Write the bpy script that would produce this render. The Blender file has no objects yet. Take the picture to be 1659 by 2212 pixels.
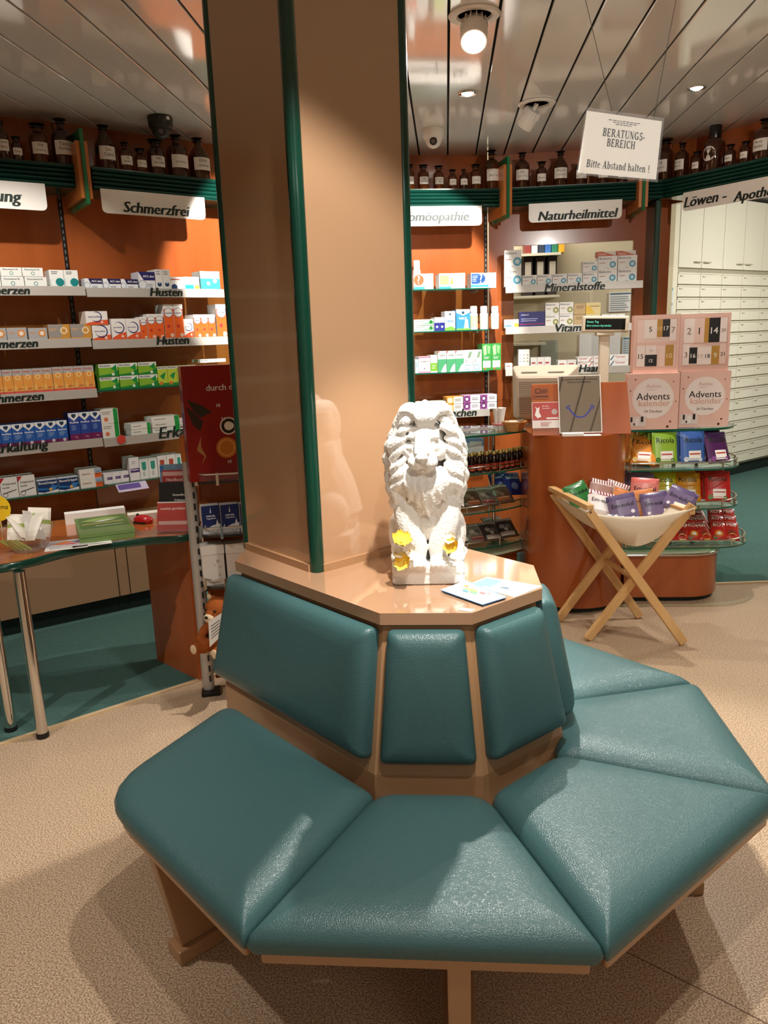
import bpy, bmesh, math, random
from math import radians, sin, cos, pi, atan2, degrees
from mathutils import Matrix, Vector
import numpy as np
random.seed(7)
SC = bpy.context.scene
COL = SC.collection

# ------------------------------------------------------------------ camera
IW, IH, F = 1659.0, 2212.0, 1661.0
CAM_H = 1.5
_d = np.array([(1084.0 - IW / 2) / F, (8390.0 - IH / 2) / F, 1.0]); _d /= np.linalg.norm(_d)
_y = np.array([0, 0, 1.0]) - _d * _d[2]; _y /= np.linalg.norm(_y)
_x = np.cross(_y, -_d)
_R = np.array([_x, _y, -_d])
_a = radians(4.959)
_R = np.array([[cos(_a), -sin(_a), 0], [sin(_a), cos(_a), 0], [0, 0, 1]]) @ _R
cam_data = bpy.data.cameras.new('camera'); cam = bpy.data.objects.new('camera', cam_data); COL.objects.link(cam)
cam_data.sensor_fit = 'VERTICAL'; cam_data.sensor_height = 24.0; cam_data.lens = 24.0 * F / IH
cam_data.clip_start = 0.02
_rt, _up, _bk = _R @ np.array([1, 0, 0]), _R @ np.array([0, -1, 0]), _R @ np.array([0, 0, -1])
cam.matrix_world = Matrix(((_rt[0], _up[0], _bk[0], 0), (_rt[1], _up[1], _bk[1], 0), (_rt[2], _up[2], _bk[2], CAM_H), (0, 0, 0, 1)))
SC.camera = cam
SC.view_settings.view_transform = 'Standard'; SC.view_settings.look = 'None'
SC.view_settings.gamma = 1.0; SC.view_settings.use_curve_mapping = False
SC.view_settings.exposure = 0.0
world = bpy.data.worlds.new('world'); SC.world = world; world.use_nodes = True
world.node_tree.nodes['Background'].inputs[0].default_value = (0.9, 0.8, 0.7, 1)
world.node_tree.nodes['Background'].inputs[1].default_value = 0.02
HC = 2.65                                    # ceiling height
WARM = (1.0, 0.95, 0.87); COOL = (1.0, 0.97, 0.90)
def aim(o, tgt):
    o.rotation_euler = (Vector(tgt) - o.location).to_track_quat('-Z', 'Y').to_euler()
def spot(name, loc, tgt, watts, angle=70, blend=0.35, radius=0.018, col=WARM):
    l = bpy.data.lights.new(name, 'SPOT'); l.energy = watts; l.color = col
    l.spot_size = radians(angle); l.spot_blend = blend; l.shadow_soft_size = radius
    o = bpy.data.objects.new(name, l); COL.objects.link(o); o.location = loc; aim(o, tgt); return o
def area(name, loc, tgt, watts, sx, sy, col=WARM):
    l = bpy.data.lights.new(name, 'AREA'); l.shape = 'RECTANGLE'; l.size = sx; l.size_y = sy; l.energy = watts; l.color = col
    o = bpy.data.objects.new(name, l); COL.objects.link(o); o.location = loc; aim(o, tgt); return o
# large soft lights: unseen fill added over the entrance side, and the lit back room
area('entrance_fill_light', (-1.2, -1.6, 2.62), (-1.2, -1.6, 0), 10, 1.6, 1.0)
area('entrance_fill_light', (1.6, -1.4, 2.62), (1.6, -1.4, 0), 20, 1.6, 1.0)
area('back_room_light', (3.5, 6.1, 2.6), (3.3, 7.0, 0.6), 100, 1.0, 1.0, COOL)
area('back_room_light', (0.6, 6.5, 2.6), (0.6, 6.6, 0), 14, 0.8, 0.5, COOL)
# the shop's ceiling spots; the last one is an added fill
SPOTS = [  # location, target, watts, cone, blend
    ((0.110, 3.085, 2.49), (-0.02, 1.45, 0.3), 190, 92, .3),    # swivel lamp seen in the photo
    ((0.14, 1.42, 2.60), (-0.03, 1.98, 1.22), 165, 31, .5),      # above the front of the bench, onto the lion
    ((0.15, 1.46, 2.61), (-0.25, 1.35, 0.0), 95, 112, .3),     # its neighbour, onto the floor around the bench
    ((0.17, 0.55, 2.61), (0.35, 1.2, 0.0), 55, 110, .4),       # above the photographer
    ((0.12, 4.15, 2.63), (0.12, 4.35, 0.0), 60, 110, .5),      # small recessed spot over the counter
    ((1.253, 4.286, 2.62), (1.10, 4.1, 0.0), 110, 120, .5),    # recessed spot on the right
    ((0.41, 4.47, 2.53), (-0.3, 5.2, 1.6), 170, 75, .25),      # swivel lamp turned to the wall
    ((-0.62, 3.72, 2.54), (-1.0, 4.85, 1.90), 280, 60, .25),   # behind the column, onto the left shelves
    ((-1.95, 1.35, 2.61), (-2.05, 1.95, 0.2), 95, 88, .6),
    ((1.75, 2.3, 2.61), (1.75, 2.7, 0.0), 85, 100, .6),
    ((-1.70, 3.0, 2.61), (-2.05, 3.9, 1.15), 68, 84, .6),     # onto the far left shelves
    ((1.25, -0.2, 2.61), (1.1, 3.4, 1.9), 190, 36, .6),       # added fill behind the camera, brightens the paper notice and counter wall
]
for s_ in SPOTS: spot('ceiling_spot', s_[0], s_[1], s_[2], s_[3], s_[4])

# ------------------------------------------------------------------ pixels of the photograph -> metres
def ray(px, py): return _R @ np.array([(px - IW / 2) / F, (py - IH / 2) / F, 1.0])
_O = np.array([0, 0, CAM_H])
def onz(px, py, z):
    r = ray(px, py); p = r * ((z - CAM_H) / r[2]) + _O; return (float(p[0]), float(p[1]), z)
def ony(px, py, y):
    r = ray(px, py); p = r * (y / r[1]) + _O; return (float(p[0]), y, float(p[2]))
def onp(px, py, p0, ang):
    t = radians(ang); n = np.array([-sin(t), cos(t), 0]); r = ray(px, py)
    s = (n[0] * p0[0] + n[1] * p0[1]) / (n @ r); p = r * s + _O; return (float(p[0]), float(p[1]), float(p[2]))

# ------------------------------------------------------------------ materials
MATS = {}
def lin(c):
    if isinstance(c, str): c = tuple(int(c[i:i + 2], 16) for i in (0, 2, 4))
    return tuple(((v / 255) / 12.92 if v / 255 <= .04045 else ((v / 255 + .055) / 1.055) ** 2.4) for v in c) + (1.0,)
def mat(name, col, rough=.5, metal=0., coat=0., spec=.5, trans=0., emit=0., bump=None, var=None, ior=1.45, grain=None):
    """bump=(scale, strength[, kind]); var=(scale, second colour, contrast); grain=(second colour, scale)"""
    if name in MATS: return MATS[name]
    m = bpy.data.materials.new(name); m.use_nodes = True; nt = m.node_tree; b = nt.nodes['Principled BSDF']
    c = lin(col); b.inputs['Base Color'].default_value = c
    b.inputs['Roughness'].default_value = rough; b.inputs['Metallic'].default_value = metal
    b.inputs['Coat Weight'].default_value = coat; b.inputs['Coat Roughness'].default_value = .06
    b.inputs['Specular IOR Level'].default_value = spec; b.inputs['Transmission Weight'].default_value = trans
    b.inputs['IOR'].default_value = ior
    if emit: b.inputs['Emission Color'].default_value = c; b.inputs['Emission Strength'].default_value = emit
    if bump or var or grain:
        tc = nt.nodes.new('ShaderNodeTexCoord')
    if var:
        n = nt.nodes.new('ShaderNodeTexNoise'); n.inputs['Scale'].default_value = var[0]; n.inputs['Detail'].default_value = 4
        r = nt.nodes.new('ShaderNodeValToRGB'); w = var[2] if len(var) > 2 else .15
        r.color_ramp.elements[0].position = .5 - w; r.color_ramp.elements[1].position = .5 + w
        r.color_ramp.elements[0].color = c; r.color_ramp.elements[1].color = lin(var[1])
        nt.links.new(tc.outputs['Object'], n.inputs['Vector']); nt.links.new(n.outputs['Fac'], r.inputs['Fac'])
        nt.links.new(r.outputs['Color'], b.inputs['Base Color'])
    if grain:
        mp = nt.nodes.new('ShaderNodeMapping'); mp.inputs['Scale'].default_value = grain[2] if len(grain) > 2 else (1, 1, .06)
        n = nt.nodes.new('ShaderNodeTexNoise'); n.inputs['Scale'].default_value = grain[1]; n.inputs['Detail'].default_value = 6
        n.inputs['Distortion'].default_value = .6
        r = nt.nodes.new('ShaderNodeValToRGB'); r.color_ramp.elements[0].position = .35; r.color_ramp.elements[1].position = .7
        r.color_ramp.elements[0].color = c; r.color_ramp.elements[1].color = lin(grain[0])
        nt.links.new(tc.outputs['Object'], mp.inputs['Vector']); nt.links.new(mp.outputs['Vector'], n.inputs['Vector'])
        nt.links.new(n.outputs['Fac'], r.inputs['Fac']); nt.links.new(r.outputs['Color'], b.inputs['Base Color'])
    if bump:
        kind = bump[2] if len(bump) > 2 else 'noise'
        if kind == 'voronoi':
            n = nt.nodes.new('ShaderNodeTexVoronoi'); n.feature = 'DISTANCE_TO_EDGE'; out = n.outputs['Distance']
        else:
            n = nt.nodes.new('ShaderNodeTexNoise'); n.inputs['Detail'].default_value = 5; out = n.outputs['Fac']
        n.inputs['Scale'].default_value = bump[0]
        bp = nt.nodes.new('ShaderNodeBump'); bp.inputs['Strength'].default_value = bump[1]; bp.inputs['Distance'].default_value = .004
        nt.links.new(tc.outputs['Object'], n.inputs['Vector']); nt.links.new(out, bp.inputs['Height'])
        nt.links.new(bp.outputs['Normal'], b.inputs['Normal'])
    MATS[name] = m; return m
def clear_mat(name, tint, refl=.06, rough=.02, a=.9):
    """thin clear sheet: tinted see-through with a fresnel reflection"""
    if name in MATS: return MATS[name]
    m = bpy.data.materials.new(name); m.use_nodes = True; nt = m.node_tree; nt.nodes.clear()
    o = nt.nodes.new('ShaderNodeOutputMaterial'); t = nt.nodes.new('ShaderNodeBsdfTransparent'); g = nt.nodes.new('ShaderNodeBsdfGlossy')
    d = nt.nodes.new('ShaderNodeBsdfDiffuse'); d.inputs['Color'].default_value = lin(tint)
    t.inputs['Color'].default_value = lin(tint); g.inputs['Roughness'].default_value = rough
    lw = nt.nodes.new('ShaderNodeLayerWeight'); lw.inputs['Blend'].default_value = .5
    pw = nt.nodes.new('ShaderNodeMath'); pw.operation = 'POWER'; pw.inputs[1].default_value = 4.0; nt.links.new(lw.outputs['Facing'], pw.inputs[0])
    fr = nt.nodes.new('ShaderNodeMath'); fr.operation = 'MULTIPLY_ADD'; fr.inputs[1].default_value = .7; fr.inputs[2].default_value = .045; nt.links.new(pw.outputs[0], fr.inputs[0])
    mx = nt.nodes.new('ShaderNodeMixShader'); mx.inputs[0].default_value = a
    nt.links.new(d.outputs[0], mx.inputs[1]); nt.links.new(t.outputs[0], mx.inputs[2])
    mx2 = nt.nodes.new('ShaderNodeMixShader'); nt.links.new(fr.outputs[0], mx2.inputs[0])
    nt.links.new(mx.outputs[0], mx2.inputs[1]); nt.links.new(g.outputs[0], mx2.inputs[2]); nt.links.new(mx2.outputs[0], o.inputs[0])
    MATS[name] = m; return m
def pm(hexcol): return mat('print_' + hexcol, hexcol, .38)

# ------------------------------------------------------------------ text outlines
GLYPH = {}
def glyphs(s):
    if s not in GLYPH:
        cu = bpy.data.curves.new('lettering', 'FONT'); cu.body = s; cu.resolution_u = 2
        o = bpy.data.objects.new('lettering', cu); m = bpy.data.meshes.new_from_object(o)
        v = [(p.co.x, p.co.y) for p in m.vertices]; f = [tuple(p.vertices) for p in m.polygons]
        bpy.data.objects.remove(o); bpy.data.curves.remove(cu); bpy.data.meshes.remove(m)
        if not v: v = [(0, 0), (.1, 0), (.1, .1)]; f = []
        xs = [a for a, b in v]; ys = [b for a, b in v]
        GLYPH[s] = (v, f, min(xs), max(xs), min(ys), max(ys))
    return GLYPH[s]

# ------------------------------------------------------------------ mesh builder
WM = {}                                       # world matrix of everything built
class MB:
    def __init__(s): s.v = []; s.f = []; s.m = []; s.mats = []; s.T = None
    def mi(s, m):
        if m not in s.mats: s.mats.append(m)
        return s.mats.index(m)
    def add(s, vs, fs, m):
        b = len(s.v)
        for p in vs:
            p = Vector(p); s.v.append(tuple(s.T @ p if s.T else p))
        k = s.mi(m)
        for f in fs: s.f.append(tuple(i + b for i in f)); s.m.append(k)
        return s
    def box(s, x0, x1, y0, y1, z0, z1, m):
        v = [(x, y, z) for z in (z0, z1) for y in (y0, y1) for x in (x0, x1)]
        return s.add(v, [(0, 2, 3, 1), (4, 5, 7, 6), (0, 1, 5, 4), (2, 6, 7, 3), (0, 4, 6, 2), (1, 3, 7, 5)], m)
    def bar(s, p, q, w, h, m, up=(0, 0, 1)):
        """square bar from p to q; w sideways, h along up"""
        p, q = Vector(p), Vector(q); d = (q - p).normalized(); u = Vector(up); sd = d.cross(u).normalized(); u = sd.cross(d).normalized()
        v = [a + sd * (w / 2 * i) + u * (h / 2 * j) for a in (p, q) for i, j in ((-1, -1), (1, -1), (1, 1), (-1, 1))]
        return s.add(v, [(0, 3, 2, 1), (4, 5, 6, 7), (0, 1, 5, 4), (1, 2, 6, 5), (2, 3, 7, 6), (3, 0, 4, 7)], m)
    def prism(s, poly, z0, z1, m, mtop=None, mbot=None):
        n = len(poly); v = [(x, y, z0) for x, y in poly] + [(x, y, z1) for x, y in poly]
        s.add(v, [(i, (i + 1) % n, n + (i + 1) % n, n + i) for i in range(n)], m)
        s.add([(x, y, z1) for x, y in poly], [tuple(range(n))], mtop or m)
        s.add([(x, y, z0) for x, y in poly], [tuple(range(n))[::-1]], mbot or mtop or m); return s
    def rings(s, rings, m, closed=True, cap0=True, cap1=True):
        n = len(rings[0]); v = [p for r in rings for p in r]; f = []
        for i in range(len(rings) - 1):
            for j in range(n if closed else n - 1):
                f.append((i * n + j, i * n + (j + 1) % n, (i + 1) * n + (j + 1) % n, (i + 1) * n + j))
        if cap0: f.append(tuple(range(n))[::-1])
        if cap1: f.append(tuple(range((len(rings) - 1) * n, len(rings) * n)))
        return s.add(v, f, m)
    def tube(s, pts, r, m, n=8, closed=False, cap=True):
        pts = [Vector(p) for p in pts]; rr = r if isinstance(r, (list, tuple)) else [r] * len(pts); rings = []; N = len(pts)
        up = None
        for i, p in enumerate(pts):
            a = pts[(i - 1) % N] if (closed or i > 0) else p; b = pts[(i + 1) % N] if (closed or i < N - 1) else p
            d = (b - a).normalized()
            if up is None: up = Vector((0, 0, 1)) if abs(d.z) < .9 else Vector((1, 0, 0))
            sd = d.cross(up).normalized(); u2 = sd.cross(d).normalized(); up = u2
            rings.append([p + sd * (rr[i] * cos(2 * pi * k / n)) + u2 * (rr[i] * sin(2 * pi * k / n)) for k in range(n)])
        if closed: rings.append(rings[0])
        return s.rings(rings, m, True, cap and not closed, cap and not closed)
    def cyl(s, p, q, r, m, n=16, r2=None): return s.tube([p, q], [r, r if r2 is None else r2], m, n)
    def lathe(s, prof, m, n=20, c=(0, 0, 0), a0=0, a1=2 * pi):
        full = abs(a1 - a0 - 2 * pi) < 1e-6; k = n if full else n + 1
        rings = [[(c[0] + max(r, 1e-5) * cos(a0 + (a1 - a0) * j / n), c[1] + max(r, 1e-5) * sin(a0 + (a1 - a0) * j / n), c[2] + z) for j in range(k)] for r, z in prof]
        return s.rings(rings, m, full, full and prof[0][0] > 1e-4, full and prof[-1][0] > 1e-4)
    def ball(s, c, r, m, n=14, k=9, T=None):
        if not isinstance(r, (tuple, list)): r = (r, r, r)
        rings = []
        for i in range(k + 1):
            a = -pi / 2 + pi * i / k; rr = max(cos(a), 1e-3)
            ring = [Vector((r[0] * rr * cos(2 * pi * j / n), r[1] * rr * sin(2 * pi * j / n), r[2] * sin(a))) for j in range(n)]
            rings.append([(T @ p if T else p) + Vector(c) for p in ring])
        return s.rings(rings, m)
    def text(s, txt, o, ux, uy, box, m, align='l', shear=0., bold=0.):
        """txt fitted into box=(w,h) whose lower left corner is o, along unit vectors ux, uy"""
        v, f, x0, x1, y0, y1 = glyphs(txt)
        if not f: return s
        w, h = box; k = min(w / (x1 - x0), h / (y1 - y0)); off = {'l': 0, 'c': (w - k * (x1 - x0)) / 2, 'r': w - k * (x1 - x0)}[align]; oy = (h - k * (y1 - y0)) / 2
        o, ux, uy = Vector(o), Vector(ux), Vector(uy); nz = ux.cross(uy)
        sh = [0.] if not bold else [-bold, bold]
        for q, dx in enumerate(sh):
            s.add([o + ux * (off + k * (a - x0) + shear * k * (b - y0) + dx) + uy * (oy + k * (b - y0)) + nz * (q * .00005) for a, b in v], f, m)
        return s
    def build(s, name, parent=None, smooth=None, bevel=0, seg=2, me=None, local=False, fix=True):
        """world coordinates unless local=True"""
        W = WM[parent.name] if parent else Matrix.Identity(4)
        inv = Matrix.Identity(4) if local else W.inverted()
        me = bpy.data.meshes.new(name)
        me.from_pydata([tuple(inv @ Vector(p)) for p in s.v], [], s.f)
        for m in s.mats: me.materials.append(m)
        me.polygons.foreach_set('material_index', s.m)
        if fix:
            bm = bmesh.new(); bm.from_mesh(me); bmesh.ops.recalc_face_normals(bm, faces=bm.faces); bm.to_mesh(me); bm.free()
        if smooth:
            me.polygons.foreach_set('use_smooth', [True] * len(me.polygons)); me.set_sharp_from_angle(angle=radians(smooth))
        me.update()
        o = bpy.data.objects.new(name, me); COL.objects.link(o)
        if parent: o.parent = parent
        WM[o.name] = W
        if bevel:
            b = o.modifiers.new('bevel', 'BEVEL'); b.width = bevel; b.segments = seg; b.limit_method = 'ANGLE'; b.angle_limit = radians(40)
            b.harden_normals = False
        return o
def tag(o, label=None, cat=None, group=None, kind=None):
    if label: o['label'] = label
    if cat: o['category'] = cat
    if group: o['group'] = group
    if kind: o['kind'] = kind
    return o
def thing(name, label, cat, loc=(0, 0, 0), rotz=0., group=None):
    o = bpy.data.objects.new(name, None); COL.objects.link(o); o.empty_display_size = .05
    o.location = loc; o.rotation_euler = (0, 0, rotz)
    WM[o.name] = Matrix.Translation(Vector(loc)) @ Matrix.Rotation(rotz, 4, 'Z')
    return tag(o, label, cat, group)
def setting(o): o['kind'] = 'structure'; return o
def dup(o, loc, rotz, label, group=None, scale=None):
    c = o.copy(); COL.objects.link(c); c.location = loc; c.rotation_euler = (0, 0, rotz)
    c['label'] = label
    if group: c['group'] = group
    if scale: c.scale = scale
    for ch in o.children:
        d = ch.copy(); COL.objects.link(d); d.parent = c
        for g in ch.children:
            e = g.copy(); COL.objects.link(e); e.parent = d
    return c
def mdl(p, ang): return Matrix.Translation(Vector(p)) @ Matrix.Rotation(radians(ang), 4, 'Z')
ORD = ['first', 'second', 'third', 'fourth', 'fifth', 'sixth', 'seventh', 'eighth', 'ninth', 'tenth', 'eleventh', 'twelfth']
def nth(i, n):
    if n == 1: return ''
    if i == 0: return 'leftmost'
    if i == n - 1: return 'rightmost'
    return ORD[i] + ' from left'
def spline(pts, n=12):
    pts = [Vector(p) for p in pts]; out = []
    for i in range(len(pts) - 1):
        p0 = pts[max(i - 1, 0)]; p1 = pts[i]; p2 = pts[i + 1]; p3 = pts[min(i + 2, len(pts) - 1)]
        for k in range(n):
            t = k / n
            out.append(.5 * ((2 * p1) + (p2 - p0) * t + (2 * p0 - 5 * p1 + 4 * p2 - p3) * t * t + (3 * p1 - p0 - 3 * p2 + p3) * t ** 3))
    out.append(pts[-1]); return out
def inset(poly, d):
    n = len(poly); out = []
    ar = sum(poly[i][0] * poly[(i + 1) % n][1] - poly[(i + 1) % n][0] * poly[i][1] for i in range(n)); sg = 1 if ar > 0 else -1
    L = []
    for i in range(n):
        a, b = Vector(poly[i]), Vector(poly[(i + 1) % n]); t = (b - a).normalized(); nn = Vector((-t.y, t.x)) * sg
        L.append((a + nn * d, t))
    for i in range(n):
        (p, t), (q, u) = L[i - 1], L[i]; den = t.x * u.y - t.y * u.x
        if abs(den) < 1e-6: out.append(tuple(q)); continue
        k = ((q.x - p.x) * u.y - (q.y - p.y) * u.x) / den; out.append(tuple(p + t * k))
    return out
def rounded(poly, r, seg=4):
    out = []; n = len(poly); rr = r if isinstance(r, (list, tuple)) else [r] * n
    for i in range(n):
        p = Vector(poly[i]); a = (Vector(poly[i - 1]) - p); b = (Vector(poly[(i + 1) % n]) - p)
        k = min(rr[i], a.length * .45, b.length * .45); a = p + a.normalized() * k; b = p + b.normalized() * k
        for j in range(seg + 1):
            t = j / seg; q = a * (1 - t) ** 2 + p * (2 * t * (1 - t)) + b * t * t; out.append((q.x, q.y))
    return out
# ------------------------------------------------------------------ shared materials
CHERRY = mat('cherry_wood', 'b15e2e', .2, coat=.4, grain=('974a21', 5.0))
CHERRY_DK = mat('cherry_wood_counter', 'b5612f', .25, coat=.4, grain=('9a4a20', 4.0))
GREEN = mat('dark_green_lacquer', '07392c', .22, coat=.4)
GREEN_DK = mat('green_cornice_lacquer', '0a3a30', .25, coat=.3)
BEIGE = mat('beige_laminate', 'b6906f', .05, coat=1., spec=1.)
BEIGE_MAT = mat('beige_frame_laminate', 'a8805c', .3, coat=.2)
CHROME = mat('chrome', 'd8d4cf', .12, metal=1)
ALU = mat('brushed_aluminium', 'b4b0ab', .35, metal=.85)
GREYPAINT = mat('silver_paint', 'b9b2aa', .4, metal=.3)
BLACK = mat('black_plastic', '141312', .4)
WHITE = mat('white_card', 'f2efea', .45)
PAPER = mat('white_paper', 'f4f2ee', .6)
INK = mat('black_ink', '101010', .6)
INKG = mat('dark_green_lettering', '14251f', .5)
CREAM = mat('cream_laminate', 'e6dfca', .4)
CREAMWALL = mat('cream_wall', 'd9ccac', .8)
GLASSG = clear_mat('green_tinted_glass', 'd8eee4')
GLASSEDGE = mat('green_glass_edge', '0f5c46', .1, coat=.5)
CLEAR = clear_mat('clear_plastic', 'fdfdfc', a=.96)
LEATHER = mat('teal_leatherette', '3b5c5e', .36, bump=(230, .25, 'voronoi'), var=(3, '3e6062', .3))
TOE = mat('dark_toe_kick', '10201d', .6)

# ------------------------------------------------------------------ floor, carpet, ceiling, outer walls
LINO = mat('speckled_linoleum', 'b58e6c', .42, spec=.35)
nt = LINO.node_tree; b = nt.nodes['Principled BSDF']; tc = nt.nodes.new('ShaderNodeTexCoord')
n1 = nt.nodes.new('ShaderNodeTexNoise'); n1.inputs['Scale'].default_value = 230; n1.inputs['Detail'].default_value = 3
r1 = nt.nodes.new('ShaderNodeValToRGB')
for e in r1.color_ramp.elements: pass
r1.color_ramp.elements[0].position = .36; r1.color_ramp.elements[0].color = lin('7d6551')
r1.color_ramp.elements[1].position = .62; r1.color_ramp.elements[1].color = lin('cfb89e')
e_ = r1.color_ramp.elements.new(.48); e_.color = lin('ab9074')
nt.links.new(tc.outputs['Object'], n1.inputs['Vector']); nt.links.new(n1.outputs['Fac'], r1.inputs['Fac']); nt.links.new(r1.outputs['Color'], b.inputs['Base Color'])
CARPET = mat('green_carpet', '53726c', .95, spec=.1, var=(60, '496862', .25), bump=(420, .5))
EDGE = [(-4.0, .37), (-1.757, 2.588), (-1.13, 3.185), (-.5, 3.78), (.3, 4.3), (1.57, 4.497), (2.3, 4.56), (5.6, 4.83)]
fl = MB(); fl.prism([(5.6, -3.0), (5.6, 4.83)] + EDGE[::-1][1:] + [(-4.0, -3.0)], -.06, 0, LINO)
# weld seam in the linoleum
for a_, b_ in (((.62, 1.50), (1.35, .95)), ((.62, 1.5), (-.2, 2.1))):
    fl.bar((*a_, .0003), (*b_, .0003), .003, .0006, mat('floor_seam', '6d5340', .7))
setting(fl.build('floor'))
cp = MB(); cp.prism(EDGE + [(5.6, 9.6), (-4.0, 9.6)], -.06, .004, CARPET); setting(cp.build('floor_carpet'))
ts = MB()
for i in range(len(EDGE) - 1): ts.bar((*EDGE[i], .004), (*EDGE[i + 1], .004), .022, .008, mat('pale_edge_strip', 'cbb08a', .4))
setting(ts.build('trim_1'))
CEIL = mat('glossy_ceiling_plank', 'e6e6e4', .09, spec=.7, coat=.4)
ce = MB()
k = -22
while .028 + .186 * k < 5.6:
    x0 = .028 + .186 * k
    ce.box(x0 + .005, x0 + .181, -3.0, 9.6, HC, HC + .012, CEIL)
    k += 1
ce.box(-4.0, 5.6, -3.0, 9.6, HC + .02, HC + .05, mat('ceiling_void', '17120f', .9))
setting(ce.build('ceiling', bevel=.002, seg=1))
SHOPWALL = mat('warm_plaster', 'd8c3a6', .8)
w = MB(); w.box(-4.1, -4.0, -3.0, 9.6, -.06, HC + .05, SHOPWALL); setting(w.build('wall_left'))
w = MB(); w.box(5.6, 5.7, -3.0, 9.6, -.06, HC + .05, CREAMWALL); setting(w.build('wall_right'))
w = MB(); w.box(-4.1, 5.7, -3.1, -3.0, -.06, HC + .05, SHOPWALL); setting(w.build('wall_front'))
w = MB(); w.box(-4.1, 5.7, 9.6, 9.7, -.06, HC + .05, CREAMWALL); setting(w.build('wall_back'))

# ------------------------------------------------------------------ wall bays
class Bay:
    def __init__(s, name, a, ang):                 # a: pixel on the cornice's upper front edge (z = 2.40)
        p = onz(a[0], a[1], 2.40); s.name = name; s.ang = ang; t = radians(ang)
        s.d = Vector((cos(t), sin(t), 0)); s.n = Vector((-sin(t), cos(t), 0)); s.v = Vector((p[0], p[1], 0)); s.o = s.v + s.n * .25
    def P(s, u, dep, z): q = s.o + s.d * u - s.n * dep; return Vector((q.x, q.y, z))
    def px(s, x, y, dep=0.):                       # pixel -> (u, z) on the plane dep in front of the back panel
        q = s.o - s.n * dep; r = onp(x, y, (q.x, q.y), s.ang); return ((Vector(r) - s.o).dot(s.d), r[2])
    def T(s): return Matrix.Translation(s.o) @ Matrix.Rotation(radians(s.ang), 4, 'Z')   # local x along wall, y into wall
L1 = Bay('L1', (60, 346), 39.0); L2 = Bay('L2', (330, 373.2), 43.5)
HB = Bay('H', (985, 407.5), 14.0); NB = Bay('N', (1244, 397.8), -.7); LB = Bay('Lo', (1535, 365.5), -52.0)
def cross(a, b, da, db):
    p, d, q, e = a.o - a.n * da, a.d, b.o - b.n * db, b.d
    den = d.x * e.y - d.y * e.x; k = ((q.x - p.x) * e.y - (q.y - p.y) * e.x) / den; return k
seam = L1.px(150, 560)[0]
U = {'L1': (-2.2, cross(L1, L2, 0, 0)), 'L2': (cross(L2, L1, 0, 0), cross(L2, HB, 0, 0)),
     'H': (cross(HB, L2, 0, 0), cross(HB, NB, 0, 0)), 'N': (cross(NB, HB, 0, 0), cross(NB, LB, 0, 0)), 'Lo': (cross(LB, NB, 0, 0), 1.75)}
def panel(bay, u0, u1, z0, z1, name='wall_back', m=CHERRY):
    w = MB(); w.T = bay.T(); w.box(u0 + .004, u1 - .004, 0, .03, z0, z1, m); return setting(w.build(name))
panel(L1, U['L1'][0], U['L1'][1], .0, HC, 'wall_left'); panel(L2, U['L2'][0], U['L2'][1], .0, HC, 'wall_left')
panel(HB, U['H'][0], U['H'][1], 0, HC)
# right bay has an opening through to the back room
w0, wz1 = NB.px(1110, 531); w1 = NB.px(1369, 525)[0]; wz0 = .97
w = MB(); w.T = NB.T()
w.box(U['N'][0] + .004, w0, 0, .03, 0, HC, CHERRY); w.box(w1, U['N'][1], 0, .03, 0, HC, CHERRY)
w.box(w0, w1, 0, .03, wz1, HC, CHERRY); w.box(w0, w1, 0, .03, 0, wz0, CHERRY); setting(w.build('wall_back'))
w = MB(); w.T = LB.T(); w.box(U['Lo'][0], U['Lo'][1], -.02, .03, 2.285, HC, CHERRY); setting(w.build('wall_right'))
# shelf uprights (dark slotted strips at the seams)
def upright(bay, u, z0, z1, name):
    t = MB(); t.T = bay.T(); t.box(u - .009, u + .009, -.008, .0, z0, z1, BLACK)
    z = z0 + .02
    while z < z1: t.box(u - .003, u + .003, -.0095, -.0075, z, z + .018, mat('slot_grey', '8d8a86', .4, metal=.6)); z += .034
    return setting(t.build(name))
upright(L1, U['L1'][1] - .012, .75, 2.28, 'trim_2'); upright(HB, U['H'][1] - .02, .8, 2.28, 'trim_3')

# ------------------------------------------------------------------ cornices with ridges
def cornice(bay, u0, u1, label):
    prof = [(.0, 2.40), (-.25, 2.40)]
    nb = 5; z1, z0 = 2.395, 2.29; h = (z1 - z0) / nb
    for i in range(nb):
        zt = z1 - i * h
        prof += [(-.25 - .0, zt), (-.262, zt - .004), (-.264, zt - h * .45), (-.256, zt - h * .78), (-.246, zt - h * .86)]
    prof += [(-.25, 2.287), (.0, 2.287)]
    t = MB(); t.T = bay.T(); t.rings([[(u0, y, z) for y, z in prof], [(u1, y, z) for y, z in prof]], GREEN_DK)
    o = t.build('cornice', smooth=30); return tag(o, label, 'cornice', 'ridged green cornices')
uL = L1.px(166, 380, .25)[0]; uL2 = L2.px(199, 385, .25)[0]
cornice(L1, -2.2, uL, 'ridged green cornice shelf with bottles, at the far left edge')
cornice(L2, uL2, cross(L2, HB, .25, .25) + .02, 'ridged green cornice shelf with bottles, directly left of the column')
cornice(HB, cross(HB, L2, .25, .25) - .02, HB.px(1082, 430, .25)[0], 'ridged green cornice shelf with bottles, directly right of the column')
cornice(NB, NB.px(1107, 430, .25)[0], cross(NB, LB, .25, .25), 'ridged green cornice shelf with bottles, above the wall opening with shelves')
cornice(LB, cross(LB, NB, .25, .25), 1.75, 'ridged green cornice over the doorway to the white drawers')

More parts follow.
